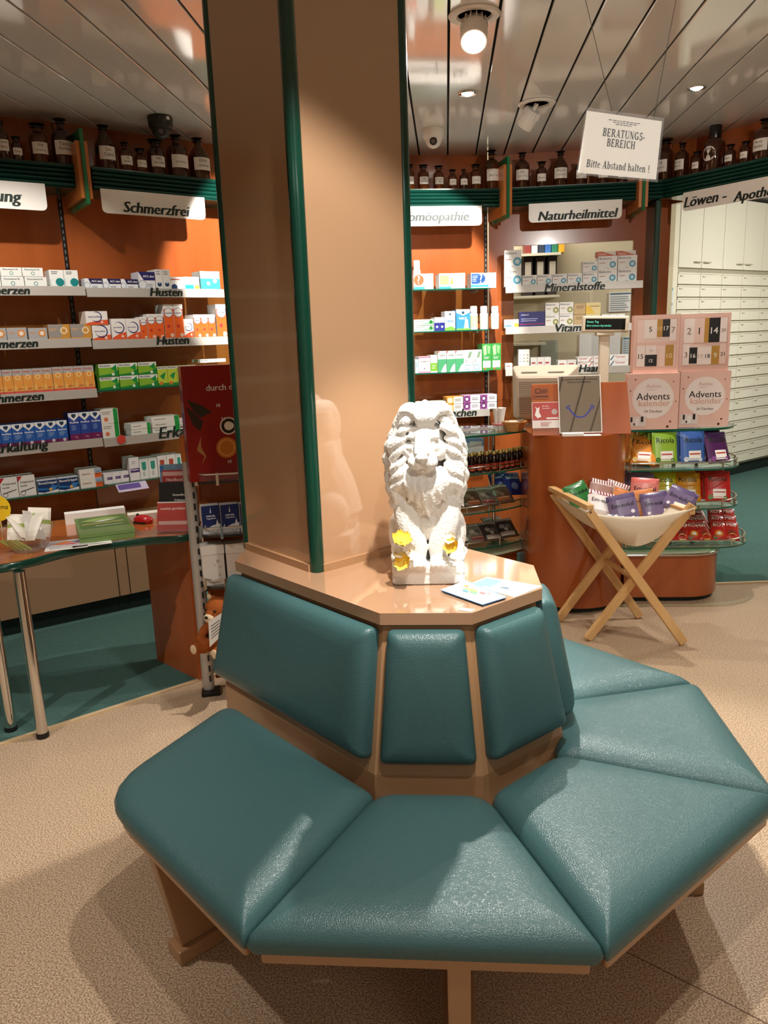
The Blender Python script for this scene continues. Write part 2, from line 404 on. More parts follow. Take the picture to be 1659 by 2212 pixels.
# wooden fins with a green glass strip between the bays
def fin(bay, px_, ytop, ybot, gtop, gbot, label, dep=.34):
    u = bay.px(px_, 400, dep)[0]; zt = bay.px(px_, ytop, dep)[1]; zb = bay.px(px_, ybot, dep)[1]; gt = bay.px(px_, gtop, dep)[1]; gb = bay.px(px_, gbot, dep)[1]
    q = bay.P(u, .0, zb); r = thing('divider_fin', label, 'divider fin', tuple(q), radians(bay.ang), 'wooden fins between the wall bays')
    T = bay.T()
    for sg in (-1, 1):
        t = MB(); t.T = T; x = u + sg * .019; t.box(x - .009, x + .009, -dep, -.005, zb, zt, mat('fin_wood', 'c8773a', .3, coat=.2)); t.build('wood_board', r)
    t = MB(); t.T = T; t.box(u - .0085, u + .0085, -dep - .012, -.01, gb, gt, mat('green_glass_strip', '1c8a55', .08, trans=.35, coat=.4)); t.build('glass_strip', r)
fin(L1, 186, 305, 428, 279, 441, 'wooden fin with green glass strip between the two left cornices')
fin(HB, 1097, 355, 463, 338, 471, 'wooden fin with green glass strip right of the column')
fin(NB, 1391, 385, 447, 372, 455, 'wooden fin with green glass strip below the hanging paper notice')

# ------------------------------------------------------------------ column
c0, cl, cr, cb = Vector((-.38, 2.074)), Vector((-.663, 2.357)), Vector((-.097, 2.357)), Vector((-.38, 2.64))
col = thing('column', 'square glossy beige column with green corner posts behind the white lion', 'column', (-.38, 2.357, .85))
for a_, b_ in ((cl, c0), (c0, cr), (cr, cb), (cb, cl)):
    d = (b_ - a_).normalized(); nn = Vector((d.y, -d.x)); g = .022
    p, q = a_ + d * g, b_ - d * g
    t = MB(); t.prism([tuple(p), tuple(q), tuple(q - nn * .02), tuple(p - nn * .02)], .85, HC - .001, BEIGE); t.build('panel', col)
    t = MB(); t.prism([tuple(p + nn * .010), tuple(q + nn * .010), tuple(q), tuple(p)], .85, .872, BEIGE_MAT); t.build('base_strip', col, bevel=.002)
for c_ in (c0, cl, cr, cb):
    dirv = (c_ - Vector((-.38, 2.357))).normalized(); cc = c_ - dirv * .021
    t = MB(); t.cyl((cc.x, cc.y, .85), (cc.x, cc.y, HC - .001), .021, GREEN, 20); t.build('corner_post', col, smooth=40)

# ------------------------------------------------------------------ octagonal bench
TAB = [(-.652, 2.204), (-.171, 1.746), (.051, 1.746), (.238, 1.925), (.238, 2.13), (-.232, 2.60), (-.45, 2.70), (-.652, 2.42)]
bench = thing('bench', 'octagonal bench with teal padded seats and backs around the column', 'bench', (-.1, 2.0, 0))
t = MB(); t.prism(TAB, .82, .85, mat('beige_table_laminate', 'b08a6c', .07, coat=1., spec=.6)); t.build('tabletop', bench, bevel=.002)
ctop = inset(TAB, .018); cbot = inset(TAB, -.055)
t = MB(); t.rings([[(x, y, .10) for x, y in cbot], [(x, y, .45) for x, y in cbot], [(x, y, .82) for x, y in ctop]], BEIGE_MAT); t.build('core', bench)
PROF = [(0, 0), (-.002, .012), (0, .026), (.006, .038), (.018, .047), (.036, .052), (.06, .054)]
def backrest(i, f0, f1, e0=.014, e1=.014):
    j = (i + 1) % 8
    b0, b1, t0, t1 = [Vector((*p, z)) for p, z in ((cbot[i], .45), (cbot[j], .45), (ctop[i], .82), (ctop[j], .82))]
    u = (b1 - b0).normalized(); v = ((t0 + t1) / 2 - (b0 + b1) / 2); L = v.length; v = (v - u * v.dot(u)).normalized(); nn = u.cross(v)
    def uv(p): q = p - b0; return Vector((q.dot(u), q.dot(v)))
    B0, B1, T0, T1 = uv(b0), uv(b1), uv(t0), uv(t1)
    l0, l1 = B0.lerp(T0, f0), B0.lerp(T0, f1); r0, r1 = B1.lerp(T1, f0), B1.lerp(T1, f1)
    poly = [(l0.x + e0, l0.y), (r0.x - e1, r0.y), (r1.x - e1, r1.y), (l1.x + e0, l1.y)]
    rings = []
    for k, (d, h) in enumerate(PROF):
        rings.append([b0 + u * x + v * y + nn * (h + .002) for x, y in rounded(inset(poly, d), .016 - d * .1)])
    t = MB(); t.rings(rings, LEATHER); return t.build('backrest', bench, smooth=60)
backrest(0, .10, .955, -.02, .012); backrest(1, .10, .955); backrest(2, .10, .955); backrest(3, .10, .955); backrest(4, .10, .955)
SPROF = [(.004, .388), (0, .398), (-.003, .412), (.002, .427), (.014, .440), (.034, .450), (.062, .456), (.10, .4585)]
def seat(poly, rad):
    rings = [[(x, y, z) for x, y in rounded(inset(poly, d), [max(.012, r * (1 - d * 4)) for r in rad], 5)] for d, z in SPROF]
    t = MB(); t.rings(rings, LEATHER); t.build('seat', bench, smooth=60)
    t = MB(); t.prism(rounded(inset(poly, .012), [max(.004, r * .9) for r in rad], 5), .362, .388, BEIGE_MAT); t.build('seat_board', bench, bevel=.002)
seat([(-.868, 1.632), (-.393, 1.186), (-.19, 1.640), (-.675, 2.10)], [.13, .012, .015, .06])
seat([(-.386, 1.182), (.262, 1.182), (.080, 1.640), (-.185, 1.640)], [.012, .012, .05, .05])
seat([(.268, 1.185), (.752, 1.655), (.268, 1.825), (.085, 1.644)], [.012, .012, .04, .04])
seat([(.752, 1.662), (.752, 2.25), (.30, 2.112), (.268, 1.831)], [.012, .03, .02, .03])
seat([(.748, 2.257), (.16, 2.85), (-.20, 2.61), (.298, 2.118)], [.03, .03, .03, .03])
def leg(p_out, p_in, top_out, thick=.036):
    p, q, r = Vector(p_out), Vector(p_in), Vector(top_out)
    d = (Vector((q.x, q.y, 0)) - Vector((p.x, p.y, 0))).normalized(); s_ = d.cross(Vector((0, 0, 1))) * (thick / 2)
    f = [Vector((p.x, p.y, .04)), Vector((q.x, q.y, .04)), Vector((q.x, q.y, .365)), r]
    t = MB(); t.rings([[a - s_ for a in f], [a + s_ for a in f]], BEIGE_MAT); o = t.build('leg', bench, bevel=.003)
    t = MB(); t.bar((p.x - d.x * .015, p.y - d.y * .015, .02), (q.x, q.y, .02), thick + .03, .04, BEIGE_MAT); t.build('foot_bar', o, bevel=.004)
leg((-.690, 1.585, 0), (-.43, 1.86, 0), (-.728, 1.545, .362))
leg((.005, 1.245, 0), (.005, 1.70, 0), (.005, 1.20, .365), .044)
leg((.655, 1.885, 0), (.25, 1.885, 0), (.70, 1.885, .365)); leg((.39, 2.46, 0), (.12, 2.19, 0), (.43, 2.50, .365))
# ------------------------------------------------------------------ hanging name boards under the cornices
SIGNW = mat('white_sign_board', 'f3efe9', .25, coat=.3)
def fit_text(mb, bay, dep, txt, x0, x1, ybase, m, shear=.2, bold=.001):
    u0 = bay.px(x0, ybase, dep)[0]; u1 = bay.px(x1, ybase, dep)[0]; z = bay.px((max(x0, 0) + x1) / 2, ybase, dep)[1]
    v, f, a, b, c, e = glyphs(txt); h = (u1 - u0) / (b - a) * (e - c)
    mb.text(txt, bay.P(u0, dep, z), bay.d, (0, 0, 1), (u1 - u0, h), m, shear=shear, bold=bold)
def sign(bay, xl, xr, ybl, ybr, txt, tl, tr, ty, label):
    dep = .262; ul, zl = bay.px(xl, ybl, dep); ur, zr = bay.px(xr, ybr, dep); zb = (zl + zr) / 2; zt = 2.295
    poly = rounded([(ul, zb), (ur, zb), (ur, zt), (ul, zt)], [.03, .03, .002, .002], 6)
    q = bay.P(ul, dep, zb); r = thing('name_board', label, 'sign', tuple(q), radians(bay.ang), 'name boards under the cornices')
    t = MB(); t.rings([[bay.P(a, dep - .004, c) for a, c in poly], [bay.P(a, dep, c) for a, c in poly]], SIGNW); bd = t.build('board', r)
    t = MB(); fit_text(t, bay, dep + .001, txt, tl, tr, ty, INKG, .22, .0034); t.build('lettering', bd, fix=False); return bd
sign(L1, -150, 103, 446, 451, 'Erkältung', -105, 43, 445, 'white name board ending in ung, cut by the left edge')
sign(L2, 222, 445, 460, 475, 'Schmerzfrei', 268, 406, 463, 'white name board reading Schmerzfrei left of the column')
sign(HB, 850, 1041, 489, 487, 'Homöopathie', 862, 1010, 484, 'white name board reading Homöopathie, partly behind the column')
sign(NB, 1142, 1343, 483, 470, 'Naturheilmittel', 1163, 1330, 473, 'white name board reading Naturheilmittel above the wall opening')
lo = sign(LB, 1474, 1765, 456, 408, 'Löwen -', 1478, 1566, 441, 'long white board with the pharmacy name over the doorway')
t = MB(); fit_text(t, LB, .263, 'Apotheke', 1583, 1692, 434, INKG, .22, .0034); t.build('lettering', lo, fix=False)

# ------------------------------------------------------------------ glass shelves with price rails
RAIL = mat('grey_price_rail', 'b9b3ac', .4, metal=.2)
SDEP = .24
SHELF = {}
_j1, _j2 = cross(L1, L2, SDEP, SDEP), cross(L2, L1, SDEP, SDEP)          # where the two left shelf fronts meet
SK = {b: (0., 0., -99., 99.) for b in ('L1', 'L2', 'H', 'N', 'Lo')}
SK['L1'] = (0., max(0., _j1 - U['L1'][1]) + .004, -99., _j1 - .08); SK['L2'] = (max(0., U['L2'][0] - _j2) + .004, 0., _j2 + .12, 99.)
def shelf(key, bay, u0, u1, pxs, label, rail=None, txt=None):
    z = sum(bay.px(x, y, SDEP)[1] for x, y in pxs) / len(pxs); SHELF[key] = (bay, z)
    r = thing('glass_shelf', label, 'shelf', tuple(bay.P((u0 + u1) / 2, .02, z - .008)), radians(bay.ang), 'glass wall shelves')
    e0 = u0 + (SK[bay.name][0] if u0 < -.0 + SK[bay.name][2] else 0); e1 = u1 - (SK[bay.name][1] if u1 > SK[bay.name][3] else 0)
    t = MB(); t.T = bay.T(); g = lambda k: ((e0 if k else u0), (e1 if k else u1))
    t.prism([(u0, -SDEP + .003), (u1, -SDEP + .003), (e1, -.004), (e0, -.004)], z - .008, z, GLASSG); t.box(u0, u1, -SDEP, -SDEP + .003, z - .008, z, GLASSEDGE)
    t.build('glass_panel', r)
    for u in (u0 + .05, u1 - .05):
        t = MB(); t.T = bay.T(); t.box(u - .006, u + .006, -.14, -.002, z - .022, z - .008, ALU); t.build('bracket', r)
    if rail:
        a, b = rail; t = MB(); t.T = bay.T()
        t.rings([[(x, -SDEP - .002, z + .004), (x, -SDEP - .010, z + .004), (x, -SDEP - .016, z - .042), (x, -SDEP - .006, z - .044)] for x in (a, b)], RAIL); rl = t.build('price_rail', r)
        if txt:
            t = MB(); fit_text(t, bay, SDEP + .0165, txt[0], txt[1], txt[2], txt[3], INKG, .2, .0028); t.build('lettering', rl, fix=False)
    return z
def ux(bay, x, y): return bay.px(x, y, SDEP)[0]
l1e = lambda x, y: (-2.2, _j1 - .003); l2e = U['L2'][1] - .12
shelf('A1', L1, -2.2, (_j1 - .003), [(20, 620), (170, 620)], 'top glass shelf reading Schmerzen on the far left wall', l1e(185, 630), ('Schmerzen', -60, 63, 636))
shelf('A2', L1, -2.2, (_j1 - .003), [(20, 737), (190, 731)], 'second glass shelf reading Schmerzen on the far left wall', l1e(201, 740), ('Schmerzen', -44, 81, 751))
shelf('A3', L1, -2.2, (_j1 - .003), [(10, 852), (205, 842)], 'third glass shelf reading Schmerzen on the far left wall', l1e(213, 850), ('Schmerzen', -32, 94, 867))
shelf('A4', L1, -2.2, (_j1 - .003), [(5, 967), (220, 948)], 'left glass shelf reading Erkältung under the blue boxes', l1e(225, 955), ('Erkältung', -14, 103, 980))
shelf('A5', L1, -2.2, (_j1 - .003), [(20, 1079), (200, 1053)], 'lowest glass shelf at far left without a price rail')
shelf('B1', L2, (_j2 + .003), l2e, [(200, 624), (460, 626)], 'top glass shelf reading Husten left of the column', ((_j2 + .003), l2e), ('Husten', 325, 393, 640))
shelf('B2', L2, (_j2 + .003), l2e, [(215, 733), (480, 731)], 'second glass shelf reading Husten left of the column', ((_j2 + .003), l2e), ('Husten', 339, 407, 744))
shelf('B3', L2, (_j2 + .003), l2e, [(220, 842), (400, 832)], 'glass shelf holding green boxes left of the column')
shelf('B4', L2, (_j2 + .003), l2e, [(235, 946), (410, 930)], 'right glass shelf reading Erkältung beside the red calendar', ((_j2 + .003), l2e), ('Erkältung', 343, 462, 949))
shelf('B5', L2, (_j2 + .003), l2e, [(230, 1049), (385, 1025)], 'lowest glass shelf with teal and purple boxes behind the desk')
h0 = U['H'][0] + .12; h1 = U['H'][1] - .07
shelf('H1', HB, h0, h1, [(900, 624), (1070, 622)], 'top glass shelf right of the column'); shelf('H2', HB, h0, h1, [(900, 716), (1070, 711)], 'second glass shelf right of the column with white bottles')
shelf('H3', HB, h0, h1, [(910, 806), (1070, 800)], 'third glass shelf right of the column with green boxes')
shelf('H4', HB, h0, h1, [(1000, 888), (1070, 883)], 'lowest glass shelf right of the column behind the lion', (h0, h1), ('Rachen', 962, 1028, 900))
n0 = ux(NB, 1092, 620); n1_ = ux(NB, 1388, 610)
shelf('N1', NB, n0, n1_, [(1100, 620), (1380, 606)], 'top glass shelf reading Mineralstoffe across the wall opening', (n0, n1_), ('Mineralstoffe', 1177, 1305, 628))
shelf('N2', NB, n0, n1_, [(1100, 709), (1240, 702)], 'second glass shelf reading Vitamine across the wall opening', (n0, n1_), ('Vitamine', 1197, 1284, 716))
shelf('N3', NB, n0, n1_, [(1100, 799), (1300, 791)], 'third glass shelf reading Haare behind the monitor', (n0, n1_), ('Haare', 1251, 1304, 803))

# ------------------------------------------------------------------ medicine packs: printed boxes
def disc(c, r, n=18): return [(c[0] + r * cos(2 * pi * i / n), c[1] + r * sin(2 * pi * i / n)) for i in range(n)]
def prints(mb, w, h, items, y=0., x0=0., z0=0.):
    """flat printing on the face y, normalised coordinates"""
    for i, it in enumerate(items):
        k = it[0]; yy = y - .0002 * (i + 1)
        X = lambda u: x0 + u * w
        Z = lambda v: z0 + v * h
        if k == 'r': mb.add([(X(it[1]), yy, Z(it[2])), (X(it[3]), yy, Z(it[2])), (X(it[3]), yy, Z(it[4])), (X(it[1]), yy, Z(it[4]))], [(0, 1, 2, 3)], pm(it[5]))
        elif k == 'p': mb.add([(X(a), yy, Z(b_)) for a, b_ in it[1]], [tuple(range(len(it[1])))], pm(it[2]))
        elif k == 'c': mb.add([(X(it[1]) + a, yy, Z(it[2]) + b_) for a, b_ in disc((0, 0), it[3] * min(w, h))], [tuple(range(18))], pm(it[4]))
        elif k == 'o':
            ro = it[3] * min(w, h); ri = ro * (it[5] if len(it) > 5 else .72); A = disc((0, 0), ro); B = disc((0, 0), ri)
            mb.add([(X(it[1]) + a, yy, Z(it[2]) + b_) for a, b_ in A + B], [(j, (j + 1) % 18, 18 + (j + 1) % 18, 18 + j) for j in range(18)], pm(it[4]))
        elif k == 't': mb.text(it[1], (X(it[2]), yy, Z(it[3])), (1, 0, 0), (0, 0, 1), (w * (it[4] - it[2]), h * (it[5] - it[3])), pm(it[6]), it[7] if len(it) > 7 else 'l', bold=.0004)
        elif k == 'l':                                      # lines of small print
            _, u0, v0, u1, v1, n, c = it; rnd = random.Random(int(1000 * (u0 + v0 + n)))
            for q in range(n):
                vv = v1 - (v1 - v0) * (q + .7) / n; hh = (v1 - v0) / n * .4; ue = u0 + (u1 - u0) * rnd.uniform(.6, 1)
                mb.add([(X(u0), yy, Z(vv)), (X(ue), yy, Z(vv)), (X(ue), yy, Z(vv + hh)), (X(u0), yy, Z(vv + hh))], [(0, 1, 2, 3)], pm(c))
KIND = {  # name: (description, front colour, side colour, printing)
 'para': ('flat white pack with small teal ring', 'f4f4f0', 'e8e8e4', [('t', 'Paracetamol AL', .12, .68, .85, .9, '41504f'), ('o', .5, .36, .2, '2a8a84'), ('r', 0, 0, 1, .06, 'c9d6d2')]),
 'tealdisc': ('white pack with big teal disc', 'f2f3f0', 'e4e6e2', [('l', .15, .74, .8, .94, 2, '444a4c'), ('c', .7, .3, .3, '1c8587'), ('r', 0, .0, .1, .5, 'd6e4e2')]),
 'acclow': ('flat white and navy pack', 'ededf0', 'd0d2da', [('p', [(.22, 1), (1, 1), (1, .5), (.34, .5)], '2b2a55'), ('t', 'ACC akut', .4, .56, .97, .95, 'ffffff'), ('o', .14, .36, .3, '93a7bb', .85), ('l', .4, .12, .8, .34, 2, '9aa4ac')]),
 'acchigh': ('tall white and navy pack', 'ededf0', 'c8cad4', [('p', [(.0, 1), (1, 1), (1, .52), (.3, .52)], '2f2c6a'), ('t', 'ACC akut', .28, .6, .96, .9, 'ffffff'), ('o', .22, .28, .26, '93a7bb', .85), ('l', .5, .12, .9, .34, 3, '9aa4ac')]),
 'whiteblue': ('slim white carton with navy emblem', 'f3f3f0', 'e2e3e2', [('l', .15, .72, .8, .94, 2, '8a8f98'), ('c', .5, .27, .3, '2c4a72'), ('c', .5, .36, .14, 'dfe6ee')]),
 'whitelogo': ('wide white carton with navy emblem', 'f5f5f2', 'e6e6e4', [('l', .08, .7, .9, .9, 1, 'c24a3a'), ('c', .3, .2, .25, '2c4a72')]),
 'silom': ('white and turquoise carton', 'f4f6f4', 'e4eae8', [('t', 'Silomat', .1, .62, .7, .92, '5a6a70'), ('r', .06, .05, .62, .4, '23b0c0'), ('c', .84, .2, .2, 'f4b840')]),
 'turq': ('large turquoise and white carton', '3cc0bd', 'dff0ee', [('r', 0, .62, 1, 1, 'f3f6f5'), ('c', .4, .36, .1, 'f2faf9'), ('c', .74, .5, .12, 'c9ece9')]),
 'nurogrey': ('grey pack with orange target', 'b3b0b0', 'a09d9c', [('l', .08, .5, .5, .7, 2, 'd98b62'), ('c', .72, .55, .28, 'e8913a'), ('c', .72, .55, .17, 'f5e6d8'), ('r', 0, .0, 1, .1, 'c7c2bf')]),
 'nuroorange': ('grey and amber pack with orange target', '9d9691', 'c08a4a', [('p', [(.55, 0), (1, 0), (1, 1), (.7, 1)], 'cf9440'), ('l', .06, .55, .42, .75, 2, 'e0b07a'), ('o', .72, .58, .24, 'f2d9b0', .6), ('r', 0, 0, 1, .12, 'd79a4a')]),
 'mucolow': ('white and orange carton with blue arc', 'f4f0ee', 'e8e0dc', [('p', [(0, 0), (1, 0), (1, .38), (.5, .3), (0, .12)], 'ec5f35'), ('o', .5, .58, .4, '2a3070', .82), ('c', .44, .6, .33, 'f4f0ee'), ('t', 'mucosolvan', .12, .52, .7, .68, '3a3f78'), ('c', .72, .18, .1, 'f7c9b8')]),
 'mucotall': ('tall orange carton with white heart top', 'f0672a', 'e0dcda', [('c', .5, .76, .46, 'f5f2f0'), ('r', 0, .86, 1, 1, 'f5f2f0'), ('o', .5, .76, .47, '2a3070', .92), ('t', 'mucosolvan', .12, .7, .88, .8, '3a3f78'), ('c', .4, .36, .16, 'c73a3a'), ('c', .72, .1, .2, 'f7d0b8')]),
 'nurojuice': ('amber syrup carton with grey top', 'eda04a', 'c8c2be', [('r', 0, .74, 1, 1, 'b7b0ae'), ('r', 0, 0, 1, .1, 'ea5a52'), ('c', .5, .66, .27, 'f6d9a0'), ('c', .5, .66, .17, 'f0a040'), ('t', 'Nurofen', .06, .84, .8, .95, 'd0504a'), ('p', [(0, .1), (1, .1), (1, .34), (.55, .16), (.1, .4)], 'f3b860'), ('t', 'SAFT', .35, .12, .95, .24, 'b02a2a')]),
 'prospgreen': ('green and white pack with green leaf', '8bbf3a', '5a8f2c', [('r', 0, .72, 1, 1, 'f3f5ee'), ('p', [(0, 0), (1, 0), (1, .5), (.6, .22), (0, .12)], '1f8a3c'), ('p', [(.62, .62), (.92, .95), (.9, .35), (.75, .52)], '17954a'), ('t', 'PROSPAN', .05, .76, .6, .94, '27436a'), ('c', .72, .18, .12, 'e7efe0')]),
 'prosplime': ('tall lime carton with green leaf', 'c3d94a', 'b5cc40', [('r', 0, .86, 1, 1, 'f4f5ec'), ('p', [(.2, .5), (.5, .62), (.85, .7), (.6, .3)], '1f9a4a'), ('t', 'PROSPAN', .08, .88, .92, .98, '27436a'), ('r', 0, 0, 1, .14, '2a8f3c'), ('c', .3, .14, .18, 'e8803a')]),
 'prospwhite': ('flat white pack', 'f4f4ee', 'e4e4de', [('t', 'PROSPAN', .1, .3, .9, .8, '3a4a6a'), ]),
 'wick': ('blue syrup carton with white peaked top', '2c63b8', '25549c', [('p', [(0, 1), (1, 1), (1, .86), (.5, .66), (0, .86)], 'f2f4f6'), ('r', 0, 0, 1, .16, '7a2a5c'), ('p', [(.3, .95), (.7, .95), (.7, .85), (.5, .76), (.3, .85)], '1f3f5c'), ('t', 'MediNait', .1, .52, .92, .64, 'ffffff'), ('l', .2, .3, .8, .5, 4, '9fc0ea'), ('c', .62, .1, .16, 'd9d0da')]),
 'wicktall': ('tall navy syrup carton with white peaked top', '2a4aa0', '24408c', [('p', [(0, 1), (1, 1), (1, .88), (.5, .7), (0, .88)], 'f2f4f6'), ('r', 0, 0, 1, .22, '7a2458'), ('p', [(.3, .96), (.7, .96), (.7, .88), (.5, .8), (.3, .88)], '1f3f5c'), ('t', 'MediPult', .1, .6, .92, .7, 'ffffff'), ('l', .2, .36, .8, .56, 4, '8fb0e4'), ('t', 'Tag', .4, .06, .7, .16, 'd9b0cc')]),
 'whitegreen': ('white pack with green end stripe', 'f1efe8', 'e2e0da', [('r', .72, 0, .97, 1, '1f9a44'), ('l', .08, .6, .6, .85, 2, 'a09a92'), ('c', .28, .28, .15, 'e8845a')]),
 'greenend': ('flat white pack with green end', 'f2f1ea', 'd8d8d2', [('r', .82, 0, .99, 1, '22a048'), ('l', .1, .3, .7, .7, 1, 'a8a49c')]),
 'plainwhite': ('flat plain white pack', 'f2f0ec', 'dedcd8', [('l', .1, .3, .7, .7, 1, 'c07a6a')]),
 'gripred': ('white cold-remedy pack with red corner', 'f3f0ec', 'e4e0dc', [('p', [(0, 1), (.28, 1), (0, .72)], 'c02a34'), ('t', 'Grippostad', .12, .6, .9, .78, '44484c'), ('t', 'kombi', .12, .46, .5, .58, '44484c'), ('p', [(.1, .2), (.3, .24), (.9, .36), (.9, .4), (.3, .29), (.08, .24)], '5a5e64'), ('o', .22, .16, .16, '5a5e64', .8)]),
 'boxag': ('blue and white cold-remedy pack', 'f0f2f3', 'c9d2da', [('p', [(.0, .12), (.3, .04), (1, .2), (1, .95), (0, .95)], '173a70'), ('p', [(0, .3), (.6, .2), (1, .4), (1, .55), (.6, .3), (0, .42)], '2f80c4'), ('t', 'BoxaGrippal', .06, .62, .94, .86, 'ffffff'), ('c', .76, .36, .2, '3a80c8'), ('c', .62, .26, .12, 'e8b060')]),
 'whiteorange': ('white pack with orange and blue side field', 'f3eee6', 'e0dcd6', [('r', .68, 0, 1, .5, 'e86a2c'), ('r', .68, .5, 1, 1, '9fb4cf'), ('o', .84, .5, .2, '3a3a4a', .8), ('t', 'Aspecton', .1, .38, .6, .6, 'b08a6a')]),
 'whitepurple': ('white pack with purple band', 'f2f0f2', 'dcdade', [('r', .35, .38, 1, .62, '4a2f7a'), ('l', .4, .45, .9, .55, 1, 'd8cfe6')]),
 'purpletall': ('tall white carton with purple band', 'f3f1f3', 'dcdade', [('r', .1, .34, 1, .52, '4a2f7a'), ('t', 'Nisylen', .2, .4, .9, .5, 'ffffff'), ('l', .3, .7, .7, .85, 2, 'b8b0c0')]),
 'tealtall': ('slim white carton with teal shield', 'f2f4f2', 'e2e6e4', [('p', [(.25, .85), (.75, .85), (.75, .5), (.5, .4), (.25, .5)], '35a08c'), ('l', .3, .12, .7, .36, 4, '8ea4a0'), ('r', 0, .92, 1, 1, 'd8e6e2')]),
 'redtall': ('slim white carton with red shield', 'f3f2f0', 'e4e2e0', [('p', [(.25, .8), (.75, .8), (.75, .5), (.5, .4), (.25, .5)], 'b8523c'), ('l', .3, .12, .7, .36, 4, 'a8a09a')]),
 'testorange': ('white test box with orange question mark', 'f6f6f4', 'eaeae8', [('c', .26, .6, .34, 'd9663a'), ('t', '?', .16, .34, .36, .88, 'ffffff', 'c'), ('r', .0, .02, .55, .16, '30a6c0'), ('l', .55, .6, .95, .8, 1, 'a0a0a0')]),
 'testgreen': ('white test box with lime square', 'f6f7f2', 'eaeae6', [('r', .03, .28, .38, .86, 'cfe07a'), ('p', [(.4, .3), (.5, .8), (.56, .3)], 'a6c860'), ('r', 0, .02, .45, .14, '30b0b8'), ('l', .62, .68, .9, .84, 1, 'a0a0a0')]),
 'testblue': ('white test box with blue question mark', 'f5f6f6', 'e6e8ea', [('r', .02, .28, .32, .95, '2a5aa0'), ('c', .4, .62, .3, '24508f'), ('t', '?', .32, .36, .48, .9, 'ffffff', 'c'), ('t', 'My Test', .58, .68, .95, .92, '6a6a70'), ('r', 0, .08, .7, .2, '28a0c8'), ('l', .06, .4, .28, .85, 4, 'c0d4ec')]),
 'greencreme': ('flat white pack with green swoosh', 'f4f5f0', 'e4e6e0', [('p', [(.2, .1), (1, .1), (1, .7)], '8cc79a'), ('c', .86, .55, .32, '27803c'), ('l', .06, .6, .6, .85, 1, '8a948a')]),
 'navysmall': ('small white and navy carton', '2a2f8a', 'e0e0ea', [('r', 0, .6, 1, 1, 'f0f0f4'), ('c', .5, .3, .24, 'c0c8f0')]),
 'wickblue': ('light blue inhaler carton', '3f94d8', '3478b4', [('p', [(0, 1), (1, 1), (1, .85), (.5, .7), (0, .85)], 'f2f6f8'), ('c', .5, .84, .1, '1f4f6c'), ('t', 'WICK', .2, .5, .8, .62, 'ffffff'), ('p', [(.55, .08), (.9, .08), (.85, .5), (.65, .5)], 'b9dcf0'), ('r', 0, 0, 1, .08, '7ab84a')]),
 'wickpale': ('pale blue and white inhaler carton', 'b8d8ee', 'dfe8ee', [('p', [(0, 1), (1, 1), (1, .72), (.5, .6), (0, .72)], 'f6f8f8'), ('c', .5, .84, .1, '1f4f4c'), ('t', 'WICK', .2, .42, .8, .54, '2a5aa0'), ('p', [(0, 0), (1, 0), (1, .1), (.6, .22), (0, .12)], '7ab84a')]),
 'cyanslim': ('slim pale cyan carton', 'cfe6ee', 'b8d4de', [('l', .2, .4, .8, .8, 3, '6a9ab0')]),
 'pinkwhite': ('white carton with mauve bands', 'f3eff1', 'e4dfe2', [('r', 0, .9, 1, 1, 'b888a4'), ('r', 0, 0, 1, .1, 'c49ab2'), ('t', 'Canephron', .12, .62, .88, .76, '6a5a64'), ('c', .5, .26, .07, '9a7a8a')]),
 'limewhite': ('white carton with lime lower half', 'f2f4ec', 'e2e6da', [('r', 0, .08, 1, .55, '79b83a'), ('l', .2, .2, .8, .45, 3, 'd8eec0')]),
 'stas': ('white and green cough carton', 'f0f4f0', 'dfe6e0', [('p', [(0, 0), (.6, 0), (1, .4), (1, .62), (0, .62)], '4fa876'), ('p', [(.35, 0), (1, 0), (1, .4), (.7, .3)], 'f4f8f4'), ('t', 'stas', .2, .72, .85, .9, '5a6a60'), ('p', [(0, 1), (.22, 1), (0, .88)], 'd0504a')]),
 'leafwhite': ('white carton with grey leaf sprig', 'f3f5f2', 'e4e8e4', [('p', [(.4, .6), (.6, .9), (.95, .95), (.75, .65)], '7f9a7c'), ('r', .1, .06, .7, .3, '6fa8b8'), ('r', .16, .1, .64, .26, 'f3f5f2'), ('l', .12, .4, .5, .56, 2, '909a94')]),
 'thymgreen': ('tall green herbal carton', '3f9c4a', '347f3e', [('p', [(.1, .9), (.45, .97), (.5, .6), (.2, .55)], 'a9dca0'), ('p', [(.55, .95), (.9, .9), (.8, .6), (.6, .66)], '8fcf88'), ('r', .1, .1, .9, .36, 'eef5ea'), ('c', .3, .06, .1, 'e0603a'), ('l', .2, .42, .8, .52, 2, 'eaf6e4')]),
 'greenflat': ('flat white pack with green sprig', 'eef0e6', 'dadcd2', [('p', [(.02, .1), (.1, .9), (.4, .5)], '4a8a4a'), ('l', .45, .3, .9, .6, 2, '9aa090')]),
 'orangeflat': ('flat white pack with orange end', 'f3efe6', 'e6a04a', [('r', 0, 0, .42, 1, 'f0a63c'), ('o', .2, .5, .4, 'fff3dc', .7), ('c', .2, .5, .22, 'fff3dc'), ('l', .5, .3, .92, .75, 2, '8a8078')]),
 'purpleflat': ('flat white pack with purple end', 'f2eef2', 'cbb4cc', [('r', 0, 0, .42, 1, 'a25fa0'), ('o', .2, .5, .4, '5a2a5c', .65), ('c', .2, .5, .2, 'f4e8f4'), ('l', .5, .3, .92, .75, 2, '8a7f8a')]),
 'biolhex': ('white pack with blue hexagon', 'f4f4f2', 'e2e2e0', [('t', 'Biolectra', .06, .74, .72, .92, '5c5560'), ('c', .76, .36, .25, '4aa0c0'), ('c', .76, .36, .13, 'cfe6ee'), ('l', .08, .42, .5, .56, 1, 'c58a86'), ('l', .4, .06, .62, .14, 1, 'b0a8a0')]),
